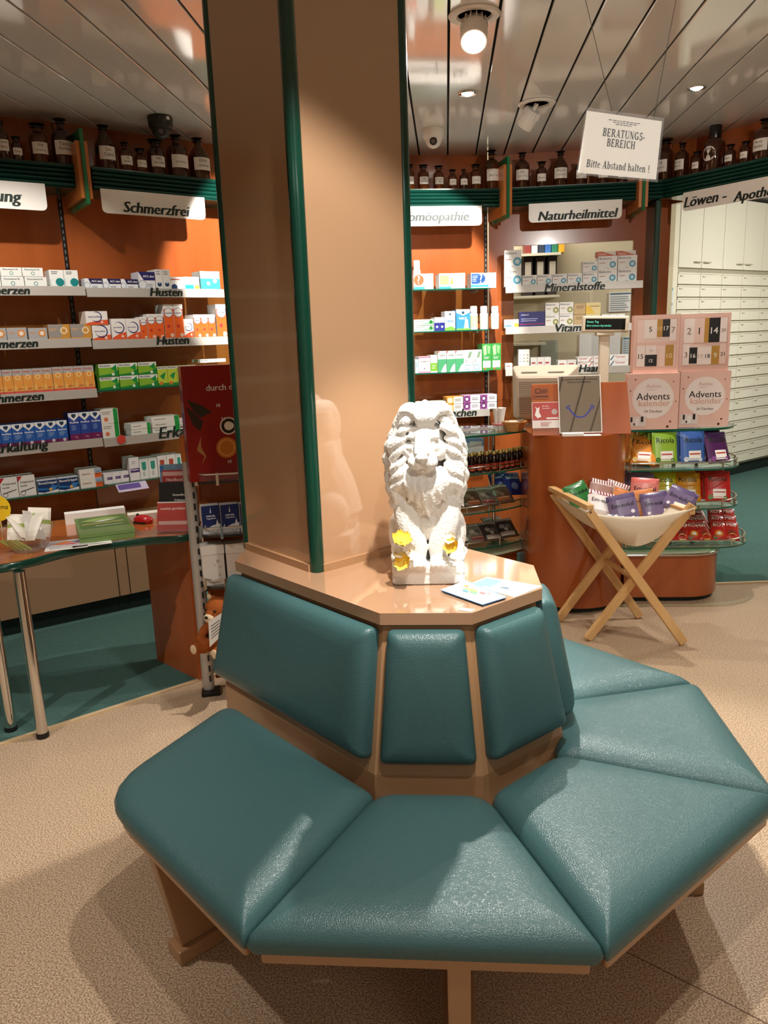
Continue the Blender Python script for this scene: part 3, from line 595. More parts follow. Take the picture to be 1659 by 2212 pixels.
 'biolgold': ('white pack with olive hexagon', 'f4f3f0', 'e2e1de', [('t', 'Biolectra', .06, .74, .72, .92, '5c5560'), ('c', .76, .36, .25, '9a9a4a'), ('c', .76, .36, .13, 'e2e0c4'), ('l', .08, .42, .5, .56, 1, 'c58a86')]),
 'bioorange': ('orange and white carton', 'd8663a', 'c0572f', [('p', [(.3, 1), (1, 1), (1, .1)], 'efe4da'), ('t', 'Zitrone', .1, .3, .75, .62, 'f6e4d4')]),
 'celebro': ('small white pack with orange fruit', 'f3f2f0', 'e2e2e0', [('t', 'Celebro', .06, .5, .62, .86, '2a3a4a'), ('c', .84, .26, .3, 'f0b040'), ('r', .04, .14, .5, .3, '4a90c0')]),
 'orthomol': ('wide dark blue pack with red line', '2c2f70', '25285e', [('t', 'orthomol', .07, .72, .36, .9, 'e8eaf4'), ('l', .07, .34, .75, .6, 2, 'aab2d8'), ('r', 0, .17, 1, .21, 'c23a56')]),
 'yellowpack': ('yellow and beige pack', 'e6d29a', 'd8c07a', [('p', [(0, 0), (.6, 0), (.3, .7), (0, .7)], 'e8c24a'), ('t', 'Femibion', .3, .55, .95, .8, '8a7040')]),
 'beigepack': ('tan pack', 'c9ac7e', 'b89a6c', [('l', .2, .5, .9, .8, 2, '8a7044')]),
 'tyro': ('flat white pack with red lettering', 'f4f1ee', 'e2dfdc', [('t', 'Tyrosur', .06, .35, .62, .85, 'b84048'), ('p', [(.7, .1), (.95, .9), (1, .9), (.78, .1)], 'c04a50')]),
 'tyroblue': ('flat white pack with red lettering and blue stripe', 'f4f1ee', 'e2dfdc', [('t', 'Tyrosur', .3, .35, .95, .85, 'b84048'), ('p', [(.02, .1), (.2, .9), (.26, .9), (.1, .1)], '3f6a86')]),
 'slimwhite': ('slim white carton', 'efefec', 'dddcd8', [('l', .2, .3, .8, .8, 3, 'b0aca6')]),
 'lowwhite': ('low white pack with red print', 'f1efec', 'dddad6', [('l', .15, .3, .85, .7, 1, 'b8564e')]),
}
PACK = {}
def pack_mesh(kind, w, d, h):
    key = (kind, round(w, 3), round(d, 3), round(h, 3))
    if key not in PACK:
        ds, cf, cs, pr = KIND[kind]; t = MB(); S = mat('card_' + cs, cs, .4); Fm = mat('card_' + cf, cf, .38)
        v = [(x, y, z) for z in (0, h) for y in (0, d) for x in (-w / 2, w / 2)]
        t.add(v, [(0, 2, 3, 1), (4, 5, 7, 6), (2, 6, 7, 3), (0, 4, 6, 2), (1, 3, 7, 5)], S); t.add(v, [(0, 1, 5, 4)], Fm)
        prints(t, w, h, pr, 0., -w / 2, 0.)
        me = bpy.data.meshes.new('medicine_box'); me.from_pydata(t.v, [], t.f)
        for m in t.mats: me.materials.append(m)
        me.polygons.foreach_set('material_index', t.m); me.update(); PACK[key] = me
    return PACK[key]
def row(key, shelfdesc, items, dep=.215, depth=.11):
    bay, z = SHELF[key]; rnd = random.Random(key); tot = {}
    for it in items: tot[it[0]] = tot.get(it[0], 0) + it[3]
    seen = {}
    for kind, x0, x1, n, yt, st in items:
        yb = 0; u0, u1 = [bay.px(x, it_y, dep)[0] for x, it_y in ((x0, yt + 20), (x1, yt + 20))]
        zt = bay.px((x0 + x1) / 2, yt, dep)[1]; H = max(.02, zt - z); w = (u1 - u0) / n; h = H / st; ds = KIND[kind][0]
        for i in range(n):
            q = seen.get(kind, 0); seen[kind] = q + 1
            for s in range(st):
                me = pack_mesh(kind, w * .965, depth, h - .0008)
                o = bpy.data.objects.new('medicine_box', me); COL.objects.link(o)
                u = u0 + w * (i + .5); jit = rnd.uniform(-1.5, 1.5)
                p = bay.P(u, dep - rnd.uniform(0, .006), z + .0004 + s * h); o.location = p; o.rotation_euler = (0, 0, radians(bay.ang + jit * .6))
                lev = '' if st == 1 else [' lower', ' middle', ' upper'][s if st == 3 else s * 2]
                pos = nth(q, tot[kind]); ex = (', ' + pos + lev) if pos else ((',' + lev) if lev else '')
                tag(o, f'{ds}{ex} on {shelfdesc}', 'medicine box', f'{ds} row on {shelfdesc}' if tot[kind] * st > 1 else None)
row('A1', 'top Schmerzen shelf', [('para', -48, 54, 2, 597, 1), ('para', 54.5, 103, 1, 598, 1), ('tealdisc', 107, 170, 2, 583, 1)])
# a second layer lying on the flat packs
bz = SHELF['A1'][1]
def layer(key, shelfdesc, items, base_y, **k):
    bay, z = SHELF[key]; SHELF['tmp'] = (bay, bay.px(*base_y, .215)[1]); row('tmp', shelfdesc, items, **k)
KIND['para2'] = ('upper white pack with teal ring',) + KIND['para'][1:]
layer('A1', 'stack of top Schmerzen shelf', [('para2', -47, 95, 3, 577, 1)], (54, 597.5))
row('A2', 'second Schmerzen shelf', [('nurogrey', -30, 60, 2, 708, 1), ('nurogrey', 62, 104, 1, 708, 1), ('nuroorange', 104, 199, 2, 700, 1)])
row('A3', 'third Schmerzen shelf', [('nurojuice', -18, 114, 6, 797, 1), ('nurojuice', 114, 204, 4, 791, 1)])
row('A4', 'left Erkältung shelf', [('wick', -25, 147, 7, 914, 1), ('wicktall', 148, 219, 3, 890, 1), ])
row('B1', 'top Husten shelf', [('acclow', 184, 300, 3, 602, 1), ('acchigh', 300, 336, 1, 587, 1), ('whiteblue', 336, 368, 2, 582, 1), ('whitelogo', 368, 398, 1, 598, 1), ('silom', 398, 432, 1, 598, 1), ('turq', 433, 476, 1, 586, 1)])
row('B2', 'second Husten shelf', [('mucolow', 200, 241, 1, 701, 1), ('mucolow', 241, 303, 2, 688, 1), ('mucotall', 303, 318, 1, 684, 1), ('mucotall', 318, 354, 2, 678, 1), ('mucotall', 354, 396, 2, 657, 1), ('mucolow', 398, 419, 1, 689, 1), ('mucotall', 419, 466, 3, 679, 1), ('mucotall', 467, 490, 1, 657, 1)])
layer('B2', 'lowest orange carton of second Husten shelf', [('mucolow', 185, 234, 1, 672, 1)], (220, 701.5))
row('B3', 'glass shelf below Husten', [('prospgreen', 213, 340, 3, 784, 2), ('prosplime', 341, 424, 4, 790, 1)])
layer('B3', 'lime cartons left of column', [('prospwhite', 434, 490, 3, 778, 1)], (424, 784.5))
row('B4', 'right Erkältung shelf', [('whitegreen', 218, 257, 1, 883, 2), ('greenend', 284, 328, 1, 914, 2), ('greenend', 328, 390, 1, 899, 3), ('plainwhite', 390, 420, 1, 905, 2)])
row('A5', 'lowest far left shelf', [('gripred', -40, 78, 3, 1032, 1), ('boxag', 81, 172, 2, 1033, 1), ('whiteorange', 172, 222, 1, 1013, 2)])
row('B5', 'lowest shelf behind desk', [('whitepurple', 226, 280, 3, 1020, 1), ('purpletall', 279, 301, 1, 988, 1), ('tealtall', 302, 341, 2, 990, 1), ('redtall', 341, 380, 2, 983, 1), ('tealtall', 380, 394, 1, 981, 1)])
row('H1', 'top shelf right of column', [('testorange', 893, 937, 1, 591, 1), ('testgreen', 948, 1006, 1, 590, 1), ('testblue', 1017, 1073, 1, 589, 1)])
row('H2', 'bottle shelf right of column', [('greencreme', 894, 938, 1, 690, 2), ('navysmall', 939, 961, 2, 685, 1), ('wickpale', 961, 984, 1, 672, 1), ('wickblue', 985, 1016, 1, 668, 1)])
row('H3', 'green shelf right of column', [('cyanslim', 897, 904, 1, 776, 1), ('pinkwhite', 904, 930, 1, 770, 1), ('limewhite', 930, 945, 1, 767, 1), ('stas', 946, 1002, 3, 758, 1), ('leafwhite', 1002, 1041, 2, 756, 1), ('thymgreen', 1041, 1083, 2, 742, 1)])
row('H4', 'lowest shelf behind lion', [('greenflat', 899, 964, 2, 868, 1), ('orangeflat', 965, 1001, 1, 857, 2), ('purpleflat', 1001, 1074, 2, 853, 2)])
row('N1', 'Mineralstoffe shelf', [('biolhex', 1089, 1127, 1, 540, 2), ('biolhex', 1128, 1258, 4, 592, 1), ('biolhex', 1259, 1292, 1, 564, 2), ('biolhex', 1292, 1377, 2, 552, 2)])
layer('N1', 'right hexagon packs of Mineralstoffe shelf', [('bioorange', 1288, 1374, 2, 542, 1)], (1330, 552.5), dep=.18, depth=.06)
row('N2', 'Vitamine shelf', [('celebro', 1089, 1121, 1, 690, 1), ('orthomol', 1121, 1178, 1, 673, 1), ('biolgold', 1178, 1239, 2, 653, 2), ('beigepack', 1239, 1265, 1, 655, 2), ('yellowpack', 1265, 1298, 1, 653, 2), ('lowwhite', 1299, 1350, 3, 678, 1)])
row('N3', 'Haare shelf', [('lowwhite', 1091, 1107, 1, 785, 1), ('slimwhite', 1120, 1144, 3, 755, 1), ('lowwhite', 1146, 1190, 3, 772, 1), ('lowwhite', 1205, 1245, 2, 778, 1), ('tyro', 1247, 1316, 2, 770, 2), ('tyroblue', 1316, 1358, 1, 766, 2)])
# purple shelf label in front of the purple packs, red round sticker on a rail
t = MB(); t.T = L2.T(); a = L2.px(250, 1050, .25)[0]; b2 = L2.px(315, 1040, .25)[0]; z = SHELF['B5'][1]
t.add([(a, -.245, z - .004), (b2, -.245, z - .004), (b2, -.29, z - .042), (a, -.29, z - .042)], [(0, 1, 2, 3)], mat('lilac_card', 'cfc4de', .4))
t.add([(a + .008, -.252, z - .0075), (b2 - .04, -.252, z - .0075), (b2 - .04, -.279, z - .0305), (a + .008, -.279, z - .0305)], [(0, 1, 2, 3)], mat('purple_print', '6a55a0', .4))
tag(t.build('shelf_label'), 'lilac price strip hanging from the lowest shelf under purple packs', 'label')
t = MB(); c_ = L2.px(262, 949, SDEP + .02); t.T = L2.T(); t.cyl((c_[0], -SDEP - .0185, c_[1]), (c_[0], -SDEP - .0215, c_[1]), .024, mat('red_sticker', 'd8463c', .4), 20)
tag(t.build('sticker'), 'round red sticker on the right Erkältung price rail', 'sticker')
# white plastic bottles on the second right shelf and one on the top one
def pill_bottle(bay, key, x0, x1, yt, label, colr, dep=.2):
    z = SHELF[key][1]; u0, u1 = bay.px(x0, yt + 25, dep)[0], bay.px(x1, yt + 25, dep)[0]; h = bay.px((x0 + x1) / 2, yt, dep)[1] - z; r = (u1 - u0) / 2
    p = bay.P((u0 + u1) / 2, dep - r, z + .0004); o = thing('pill_bottle', label, 'bottle', tuple(p), radians(bay.ang), 'white pill bottles right of the column')
    t = MB(); t.lathe([(0, 0), (r * .95, 0), (r, .004), (r, h * .66), (r * .8, h * .72), (r * .8, h * .74)], WHITE, 20); t.build('bottle_body', o, smooth=40, local=True)
    t = MB(); t.lathe([(r * .82, h * .74), (r * .86, h * .745), (r * .84, h * .97), (r * .74, h), (0, h)], mat('white_cap', 'f7f6f2', .3), 20); t.build('cap', o, smooth=40, local=True)
    t = MB(); t.lathe([(r + .0004, h * .12), (r + .0004, h * .6)], mat('card_' + colr, colr, .4), 12, a0=-pi * .95, a1=-pi * .05); t.build('paper_label', o, smooth=40, local=True)
for i, (x0, x1) in enumerate(((1017, 1034), (1039, 1056), (1063, 1080))):
    pill_bottle(HB, 'H2', x0, x1, 661, f'white pill bottle, {nth(i, 3)} of three on the bottle shelf', ['dfe0b0', 'd4e2d0', 'cfdcd2'][i])
pill_bottle(HB, 'H1', 893, 910, 562, 'white bottle behind the orange question mark box on top shelf', 'f2f2f0', .1)

# ------------------------------------------------------------------ apothecary bottles on the cornices
AMBER = mat('amber_glass', '9a5522', .04, trans=.85, ior=1.48, coat=.3)
AMBERDK = mat('dark_brown_glass', '5a2a14', .06, trans=.6, ior=1.48, coat=.5)
STOP = mat('black_stopper', '17100d', .2, coat=.4)
BLAB = mat('bottle_label_paper', 'efe9e2', .55)
def apo(bay, x, yt, yb, wpx, form, txt, label, dark=False):
    r0 = bay.px(x + wpx / 2, (yt + yb) / 2, .2)[0] - bay.px(x - wpx / 2, (yt + yb) / 2, .2)[0]; r = r0 / 2; dep = .248 - r
    u, zt = bay.px(x, yt, dep); h = zt - 2.40
    p = bay.P(u, dep, 2.4003); o = thing('apothecary_bottle', label, 'bottle', tuple(p), radians(bay.ang), 'brown apothecary bottles on the cornices')
    g = AMBERDK if dark else AMBER; nk = r * .34 if form != 'wide' else r * .52
    if form == 'cone': pr = [(0, 0), (r * .96, 0), (r, .005), (r, h * .52), (r * .93, h * .58), (nk * 1.15, h * .80), (nk, h * .83), (nk, h * .9)]
    elif form == 'cap': pr = [(0, 0), (r * .96, 0), (r, .005), (r, h * .5), (r * .95, h * .56), (r * .6, h * .61), (r * .55, h * .66)]
    elif form == 'wide': pr = [(0, 0), (r * .96, 0), (r, .005), (r, h * .62), (r * .92, h * .70), (r * .62, h * .76), (nk, h * .80), (nk, h * .88)]
    else: pr = [(0, 0), (r * .96, 0), (r, .005), (r, h * .58), (r * .93, h * .66), (r * .66, h * .74), (nk * 1.1, h * .78), (nk, h * .82), (nk, h * .9)]
    t = MB(); t.lathe(pr, g, 20); t.build('glass_body', o, smooth=50, local=True)
    t = MB()
    if form == 'cap': t.lathe([(r * .58, h * .64), (r * .6, h * .66), (r * .56, h * .95), (r * .48, h * .99), (0, h)], STOP, 18)
    else: t.lathe([(nk * 1.02, h * .88), (nk * 1.35, h * .895), (nk * 1.35, h * .92), (nk * .9, h * .935), (nk * 1.0, h * .95), (nk * 1.75, h * .98), (nk * 1.7, h * .995), (0, h)], STOP, 18)
    t.build('stopper', o, smooth=40, local=True)
    t = MB(); a0, a1 = -pi * .80, -pi * .22; l0, l1 = h * .2, h * .5
    if form == 'cap':
        n = 14; pts = []
        for i in range(n): an = 2 * pi * i / n; th = -pi / 2 + cos(an) * .72; pts.append((cos(th) * (r + .0006), sin(th) * (r + .0006), h * .33 + sin(an) * h * .15))
        t.add(pts + [(0, -r - .0008, h * .33)], [(i, (i + 1) % n, n) for i in range(n)], BLAB)
    else: t.lathe([(r + .0006, l0), (r + .0006, l1)], BLAB, 10, a0=a0, a1=a1)
    lb = t.build('paper_label', o, smooth=60, local=True)
    t = MB()
    for k, wd in enumerate(txt.split('|')):
        nl = len(txt.split('|')); zz = l0 + (l1 - l0) * (.62 - k * .36 if nl > 1 else .38); wdt = r * 1.15; hh = (l1 - l0) * .26
        v, f, xa, xb, ya, yb_ = glyphs(wd); sc = min(wdt / (xb - xa), hh / (yb_ - ya))
        vs = [(((a - (xa + xb) / 2) * sc), zz + (b_ - ya) * sc) for a, b_ in v]; rr = r + .0011
        t.add([(rr * sin(a / rr), -rr * cos(a / rr), b_) for a, b_ in vs], f, INK)
    t.build('lettering', lb, local=True, fix=False)
BL = [(L1, 0, 262, 339, 27, 'round', 'Aqua|dest.', 'brown bottle cut by the left edge of the photo', 1),
 (L1, 33, 296, 343, 24, 'wide', 'Menth.', 'small brown bottle with pinkish label, far left cornice', 1),
 (L1, 78, 268, 346, 41, 'wide', 'Ungt.|Alcohol. lan.', 'wide-necked brown bottle on the far left cornice', 0),
 (L1, 128, 257, 350, 47, 'round', 'Tinct.|Myrrhae', 'tall brown bottle labelled Myrrhae on the far left cornice', 1),
 (L2, 221, 271, 362, 42, 'cone', 'Sol.|Calcii', 'brown cone-shouldered bottle right of the wooden fin', 1),
 (L2, 267, 308, 367, 29, 'round', 'Ol.|Arach.', 'small brown bottle second on the cornice left of column', 0),
 (L2, 301, 322, 370, 24, 'wide', 'Ol. Citri', 'smallest amber bottle on the cornice left of column', 0),
 (L2, 333, 302, 373, 35, 'wide', 'MEL|ROSAE', 'wide-mouthed brown bottle under the black dome camera', 1),
 (L2, 378, 292, 379, 43, 'round', 'Kermesbeer', 'tall dark bottle right of the black dome camera', 1),
 (L2, 426, 299, 385, 42, 'cone', 'EXtr.|valerian', 'cone-shouldered bottle touching the left side of the column', 1),
 (HB, 884, 356, 407, 20, 'wide', 'Ol.', 'amber bottle half hidden by the right edge of the column', 0),
 (HB, 914, 357, 407, 23, 'wide', 'Sal|Carol.', 'amber bottle second from the column on the right cornice', 0),
 (HB, 947, 359, 407, 22, 'wide', 'RESORC|IN', 'amber bottle with black banded label under the white camera', 0),
 (HB, 977, 367, 407, 18, 'wide', 'Ol.', 'tiny brown bottle with wide stopper right of white camera', 0),
 (HB, 1001, 366, 407, 18, 'round', 'Iod.', 'tiny dark bottle with black banded label', 1),
 (HB, 1027, 356, 405, 23, 'wide', 'Cort. Fr.', 'narrow amber bottle left of the big one by the fin', 0),
 (HB, 1062, 325, 405, 33, 'round', 'Bad. Tee', 'big amber bottle directly left of the right wooden fin', 0),
 (NB, 1128, 330, 404, 33, 'round', 'Ol.|Jod. Tinct', 'big dark bottle directly right of the right wooden fin', 1),
 (NB, 1170, 350, 402, 23, 'wide', 'Benzoe', 'small dark bottle between two big ones above Naturheilmittel', 1),
 (NB, 1211, 327, 399, 34, 'cone', 'AQUA|COMMUNIS', 'cone-shouldered bottle above the Naturheilmittel board', 1),
 (NB, 1256, 338, 396, 28, 'round', 'Ol.', 'brown bottle half hidden behind the left edge of paper notice', 1),
 (NB, 1303, 340, 393, 26, 'round', 'Ol.', 'brown bottle peeking out below the middle of paper notice', 1),
 (NB, 1345, 345, 391, 24, 'wide', 'Ol.', 'brown bottle peeking out below right part of paper notice', 1),
 (LB, 1439, 302, 381, 28, 'wide', 'Ol.|Hyperici', 'dark bottle directly right of the paper notice', 1),
 (LB, 1475, 309, 372, 25, 'round', 'Acid.|citric.', 'dark bottle with red tag, second right of paper notice', 1),
 (LB, 1507, 328, 366, 18, 'wide', 'Iod.', 'tiny dark bottle left of the black-capped bottle', 1),
 (LB, 1547, 261, 358, 40, 'cap', 'Spir.|Vini', 'tall bottle with black cap and oval label', 1),
 (LB, 1579, 313, 351, 20, 'wide', 'Balsam', 'small dark bottle just right of the black-capped bottle', 1),
 (LB, 1612, 306, 346, 20, 'wide', 'Camphor', 'small dark bottle second right of the black-capped bottle', 1),
 (LB, 1654, 257, 341, 40, 'round', 'Acid.|lactic', 'big dark bottle at the right edge of the photo', 1)]
for a in BL: apo(*a[:8], dark=bool(a[8]))
# ------------------------------------------------------------------ left: base cabinets, desk and what lies on it
CABM = mat('brown_beige_laminate', '9c7a5c', .45)
a_ = Vector(onz(0, 1345, .1)); b_ = Vector(onz(330, 1275, .1)); cd = (b_ - a_).normalized(); cdeg = degrees(atan2(cd.y, cd.x)); cn = Vector((-cd.y, cd.x, 0))
def cpt(px_, py_): q = Vector(onp(px_, py_, (a_.x, a_.y), cdeg)); return (q - a_).dot(cd)
s1, s2 = cpt(254, 1240), cpt(277, 1230)
dL2 = 1.35
def base_cab(u0, u1, label, dep, double=False):
    r = thing('base_cabinet', label, 'cabinet', tuple(a_ + cd * ((u0 + u1) / 2) + Vector((0, 0, -.1))), radians(cdeg), 'brown base cabinets behind the desk')
    T = Matrix.Translation(Vector((a_.x, a_.y, 0))) @ Matrix.Rotation(radians(cdeg), 4, 'Z')
    t = MB(); t.T = T; t.box(u0 + .001, u1 - .001, .02, dep, .1, .56, CABM); t.build('body', r)
    t = MB(); t.T = T; t.box(u0 + .001, u1 - .001, .05, dep, .005, .1, TOE); t.build('toe_kick', r)
    t = MB(); t.T = T; t.box(u0 + .003, u1 - .003, 0, .019, .105, .555, CABM); t.build('door', r, bevel=.002)
base_cab(s1 - 1.3, s1 - .65, 'brown base cabinet at the far left under the pain relief shelves', .22)
base_cab(s1 - .65, s1, 'brown base cabinet with a wide door seen under the desk', .20)
base_cab(s1, s2, 'narrow brown filler cabinet between two base cabinets', .20)
base_cab(s2, s2 + .62, 'brown base cabinet beside the wooden desk side panel', .16)
# desk
DZ = .72
desk_poly = [(p.x, p.y) for p in spline([(-2.30, 2.72, 0), (-2.02, 2.60, 0), (-1.80, 2.585, 0), (-1.68, 2.625, 0), (-1.60, 2.70, 0), (-1.50, 2.86, 0), (-1.38, 2.95, 0), (-1.245, 3.012, 0), (-1.13, 3.035, 0), (-1.085, 3.075, 0), (-1.10, 3.16, 0), (-1.21, 3.34, 0), (-1.42, 3.47, 0), (-1.62, 3.43, 0), (-1.88, 3.31, 0), (-2.2, 3.05, 0), (-2.30, 2.72, 0)], 6)][:-1]
DESKTOP = mat('cherry_desk_top', 'c07038', .12, coat=.6, grain=('ab5a2a', 4.0, (1, .3, 1)))
desk = thing('desk', 'curved cherry desk with dark green edge and chrome legs on the left', 'desk', (-1.7, 2.95, 0))
inner = [((x - (-1.7)) * .985 - 1.7, (y - 3.02) * .975 + 3.02) for x, y in desk_poly]
t = MB(); t.prism(inner, DZ - .004, DZ, DESKTOP); t.build('top_panel', desk)
n_ = len(desk_poly)
def dz(k, s): return [((x + 1.7) * s - 1.7, (y - 3.02) * s + 3.02, k) for x, y in desk_poly]
t = MB(); t.rings([dz(DZ - .034, .985), dz(DZ - .03, 1.0), dz(DZ - .006, 1.0), dz(DZ - .001, .985)], GREEN, cap1=False); t.build('edge_band', desk, smooth=50)
for i_, (x, y) in enumerate(((-1.618, 2.655), (-1.775, 2.70))):
    t = MB(); t.lathe([(.022, .02), (.022, DZ - .034)], CHROME, 24, (x, y, 0)); lg = t.build('leg', desk, smooth=40)
    t = MB(); t.lathe([(.024, 0), (.025, .012), (.023, .022), (0, .022)], BLACK, 24, (x, y, 0)); t.build('foot_cap', lg, smooth=40)
pa, pb = Vector((-1.419, 3.40, 0)), Vector((-1.133, 3.169, 0))
t = MB(); t.bar(tuple(pa + Vector((0, 0, .343))), tuple(pb + Vector((0, 0, .343))), .028, .682, CHERRY_DK); t.build('side_panel', desk, bevel=.002)
# clear bowl with sample pouches
bc = Vector((-1.665, 2.83, DZ + .0005))
bowl = thing('bowl', 'clear plastic bowl filled with white pouches at the left edge of the desk', 'bowl', tuple(bc))
t = MB(); t.lathe([(0, .0), (.055, 0), (.075, .025), (.098, .085), (.104, .098), (.102, .099), (.094, .085), (.071, .027), (.053, .004), (0, .004)], CLEAR, 28, tuple(bc)); t.build('bowl_shell', bowl, smooth=50)
rnd = random.Random(3)
POUCH = mat('pouch_paper', 'ece4d8', .5); POUCHG = mat('pouch_green', '9fae5c', .5); POUCHC = mat('pouch_clear_foil', 'd5d0ca', .15, metal=.2)
def pouch(w, h, th, m, band=None):
    t = MB(); N, M = 8, 7; V = []
    for s in (1, -1):
        for j in range(M + 1):
            for i in range(N + 1):
                u, v = i / N, j / M; b = (4 * u * (1 - u)) ** .5 * (4 * v * (1 - v)) ** .6
                V.append(((u - .5) * w, -s * th / 2 * b, v * h))
    F_ = []
    for s in range(2):
        o = s * (N + 1) * (M + 1)
        for j in range(M):
            for i in range(N):
                q = (o + j * (N + 1) + i, o + j * (N + 1) + i + 1, o + (j + 1) * (N + 1) + i + 1, o + (j + 1) * (N + 1) + i)
                F_.append(q if s == 0 else q[::-1])
    for k, f in enumerate(F_):
        j = (k % (N * M)) // N; t.add([V[i] for i in f], [(0, 1, 2, 3)], band[1] if band and band[0](j / (M - 1)) else m)
    return t
pouches = [(-.05, -.03, 30, 70, 1, 'white folded sachet lying at the left rim of the clear bowl'), (.02, -.045, -25, 60, 1, 'white sachet lying at the front of the clear bowl'), (.055, .0, 60, 50, 0, 'crinkled clear foil sachet at the right side of the clear bowl'),
           (-.015, .03, 10, 75, 1, 'white sachet standing at the back of the clear bowl'), (-.045, .04, -40, 40, 2, 'pale green sachet sticking up from the clear bowl'), (.045, .05, 30, 35, 1, 'white sachet with red print standing at the right back of bowl'), (.0, .0, 80, 80, 1, 'white sachet on top in the middle of the clear bowl')]
for x, y, rz, lean, k, lb in pouches:
    t = pouch(.085, .12 if k != 2 else .10, .03, [POUCHC, POUCH, POUCHG][k], (lambda v: .4 < v < .6, POUCHG) if k == 1 and rz == 30 else None)
    o = t.build('sachet', smooth=60); o.location = bc + Vector((x * .6, y * .6, .045)); o.rotation_euler = (radians(-lean * .6), radians(rz * .3), radians(rz)); tag(o, lb, 'sachet', 'sachets in the clear bowl')
for i in range(4):
    t = MB(); t.box(-.004, .004, -.002, .002, 0, .07, POUCHG); o = t.build('sample_stick'); o.location = bc + Vector((-.035 + .018 * i, -.032 + .004 * i, .008)); o.rotation_euler = (radians(15), radians(-48), radians(10))
    tag(o, f'thin green sample stick, {nth(i, 4)} of four at the bottom of the clear bowl', 'stick', 'green sample sticks in the bowl')
yt = thing('tag_sign', 'round yellow card with black writing above the clear bowl', 'sign', (-1.72, 2.86, DZ + .05))
t = MB(); cc = ony(2, 1098, 2.86); cc = Vector((cc[0] - .012, 2.86, cc[2])); t.rings([[(cc.x + a, cc.y, cc.z + b) for a, b in disc((0, 0), .052, 24)], [(cc.x + a, cc.y + .002, cc.z + b) for a, b in disc((0, 0), .052, 24)]], mat('yellow_card', 'f2c928', .5)); cd_ = t.build('card', yt)
t = MB(); t.text('pharma', (cc.x - .040, cc.y - .0006, cc.z - .012), (1, 0, 0), (0, 0, 1), (.08, .03), INK, shear=.2); t.build('lettering', cd_, fix=False)
t = MB(); t.cyl((cc.x, cc.y + .004, DZ + .03), (cc.x, cc.y + .004, cc.z - .03), .003, mat('pale_stick', 'e0c27a', .5), 8); t.build('stick', yt)
# pile of green magazines, white boxes behind, leaflets
MAGG = mat('magazine_green', '6f8a4e', .35, coat=.3); MAGP = mat('magazine_pages', 'dcd8cc', .7)
def booklet(name, c, ang, w, d, h, mtop, label, cat, deco=None, group=None, mside=None):
    t = MB(); t.box(-w / 2, w / 2, -d / 2, d / 2, 0, h * .86, mside or MAGP); t.box(-w / 2, w / 2, -d / 2, d / 2, h * .86, h, mtop)
    if deco: deco(t, w, d, h)
    o = t.build(name); o.location = c; o.rotation_euler = (0, 0, radians(ang)); tag(o, label, cat, group); return o
def flat(t, w, d, h, items):
    for i, it in enumerate(items):
        z = h + .0002 * (i + 1); X = lambda u: (u - .5) * w; Y = lambda v: (v - .5) * d
        if it[0] == 'r': t.add([(X(it[1]), Y(it[2]), z), (X(it[3]), Y(it[2]), z), (X(it[3]), Y(it[4]), z), (X(it[1]), Y(it[4]), z)], [(0, 1, 2, 3)], pm(it[5]))
        elif it[0] == 'p': t.add([(X(a), Y(b), z) for a, b in it[1]], [tuple(range(len(it[1])))], pm(it[2]))
        elif it[0] == 'c': t.add([(X(it[1]) + a, Y(it[2]) + b, z) for a, b in disc((0, 0), it[3] * min(w, d))], [tuple(range(18))], pm(it[4]))
        elif it[0] == 't': t.text(it[1], (X(it[2]), Y(it[3]), z), (1, 0, 0), (0, 1, 0), (w * (it[4] - it[2]), d * (it[5] - it[3])), pm(it[6]), it[7] if len(it) > 7 else 'l', bold=.0003)
        elif it[0] == 'l':
            _, u0, v0, u1, v1, n, c = it; rr = random.Random(int(997 * (u0 + v1)))
            for q in range(n):
                vv = v1 - (v1 - v0) * (q + .7) / n; hh = (v1 - v0) / n * .4; ue = u0 + (u1 - u0) * rr.uniform(.6, 1)
                t.add([(X(u0), Y(vv), z), (X(ue), Y(vv), z), (X(ue), Y(vv + hh), z), (X(u0), Y(vv + hh), z)], [(0, 1, 2, 3)], pm(c))
mc = Vector((-1.478, 3.10, DZ)); mang = 29
cover = lambda t, w, d, h: flat(t, w, d, h, [('r', .06, .3, .97, .95, '55703c'), ('p', [(.08, .75), (.3, .86), (.6, .9), (.9, .8), (.6, .72), (.3, .7)], '8fa35a'), ('p', [(.3, .66), (.55, .74), (.8, .72), (.5, .64)], 'c9cfc4'), ('p', [(.1, .58), (.9, .6), (.9, .55), (.1, .52)], 'a89a5c'), ('t', 'Nussknacker', .35, .36, .85, .46, 'e6ead8')])
for i in range(6):
    booklet('magazine', mc + Vector((rnd.uniform(-.002, .002), rnd.uniform(-.002, .002), .0005 + .0064 * i)), mang + rnd.uniform(-.6, .6), .215, .34, .0062, MAGG, ['bottom', 'second lowest', 'third lowest', 'fourth lowest', 'second highest', 'topmost'][i] + ' green magazine of the thick pile on the left desk', 'magazine', cover if i == 5 else None, 'green magazines in a pile on the desk', MAGG)
o = booklet('carton', (-1.62, 3.325, DZ + .0005), 29, .26, .055, .05, WHITE, 'long white carton behind the green magazine pile', 'box', None, None, WHITE)
o = booklet('paper_stack', (-1.40, 3.345, DZ + .0005), 26, .14, .06, .03, mat('ivory_paper', 'e8e0d2', .6), 'low stack of ivory papers behind the green magazines', 'papers')
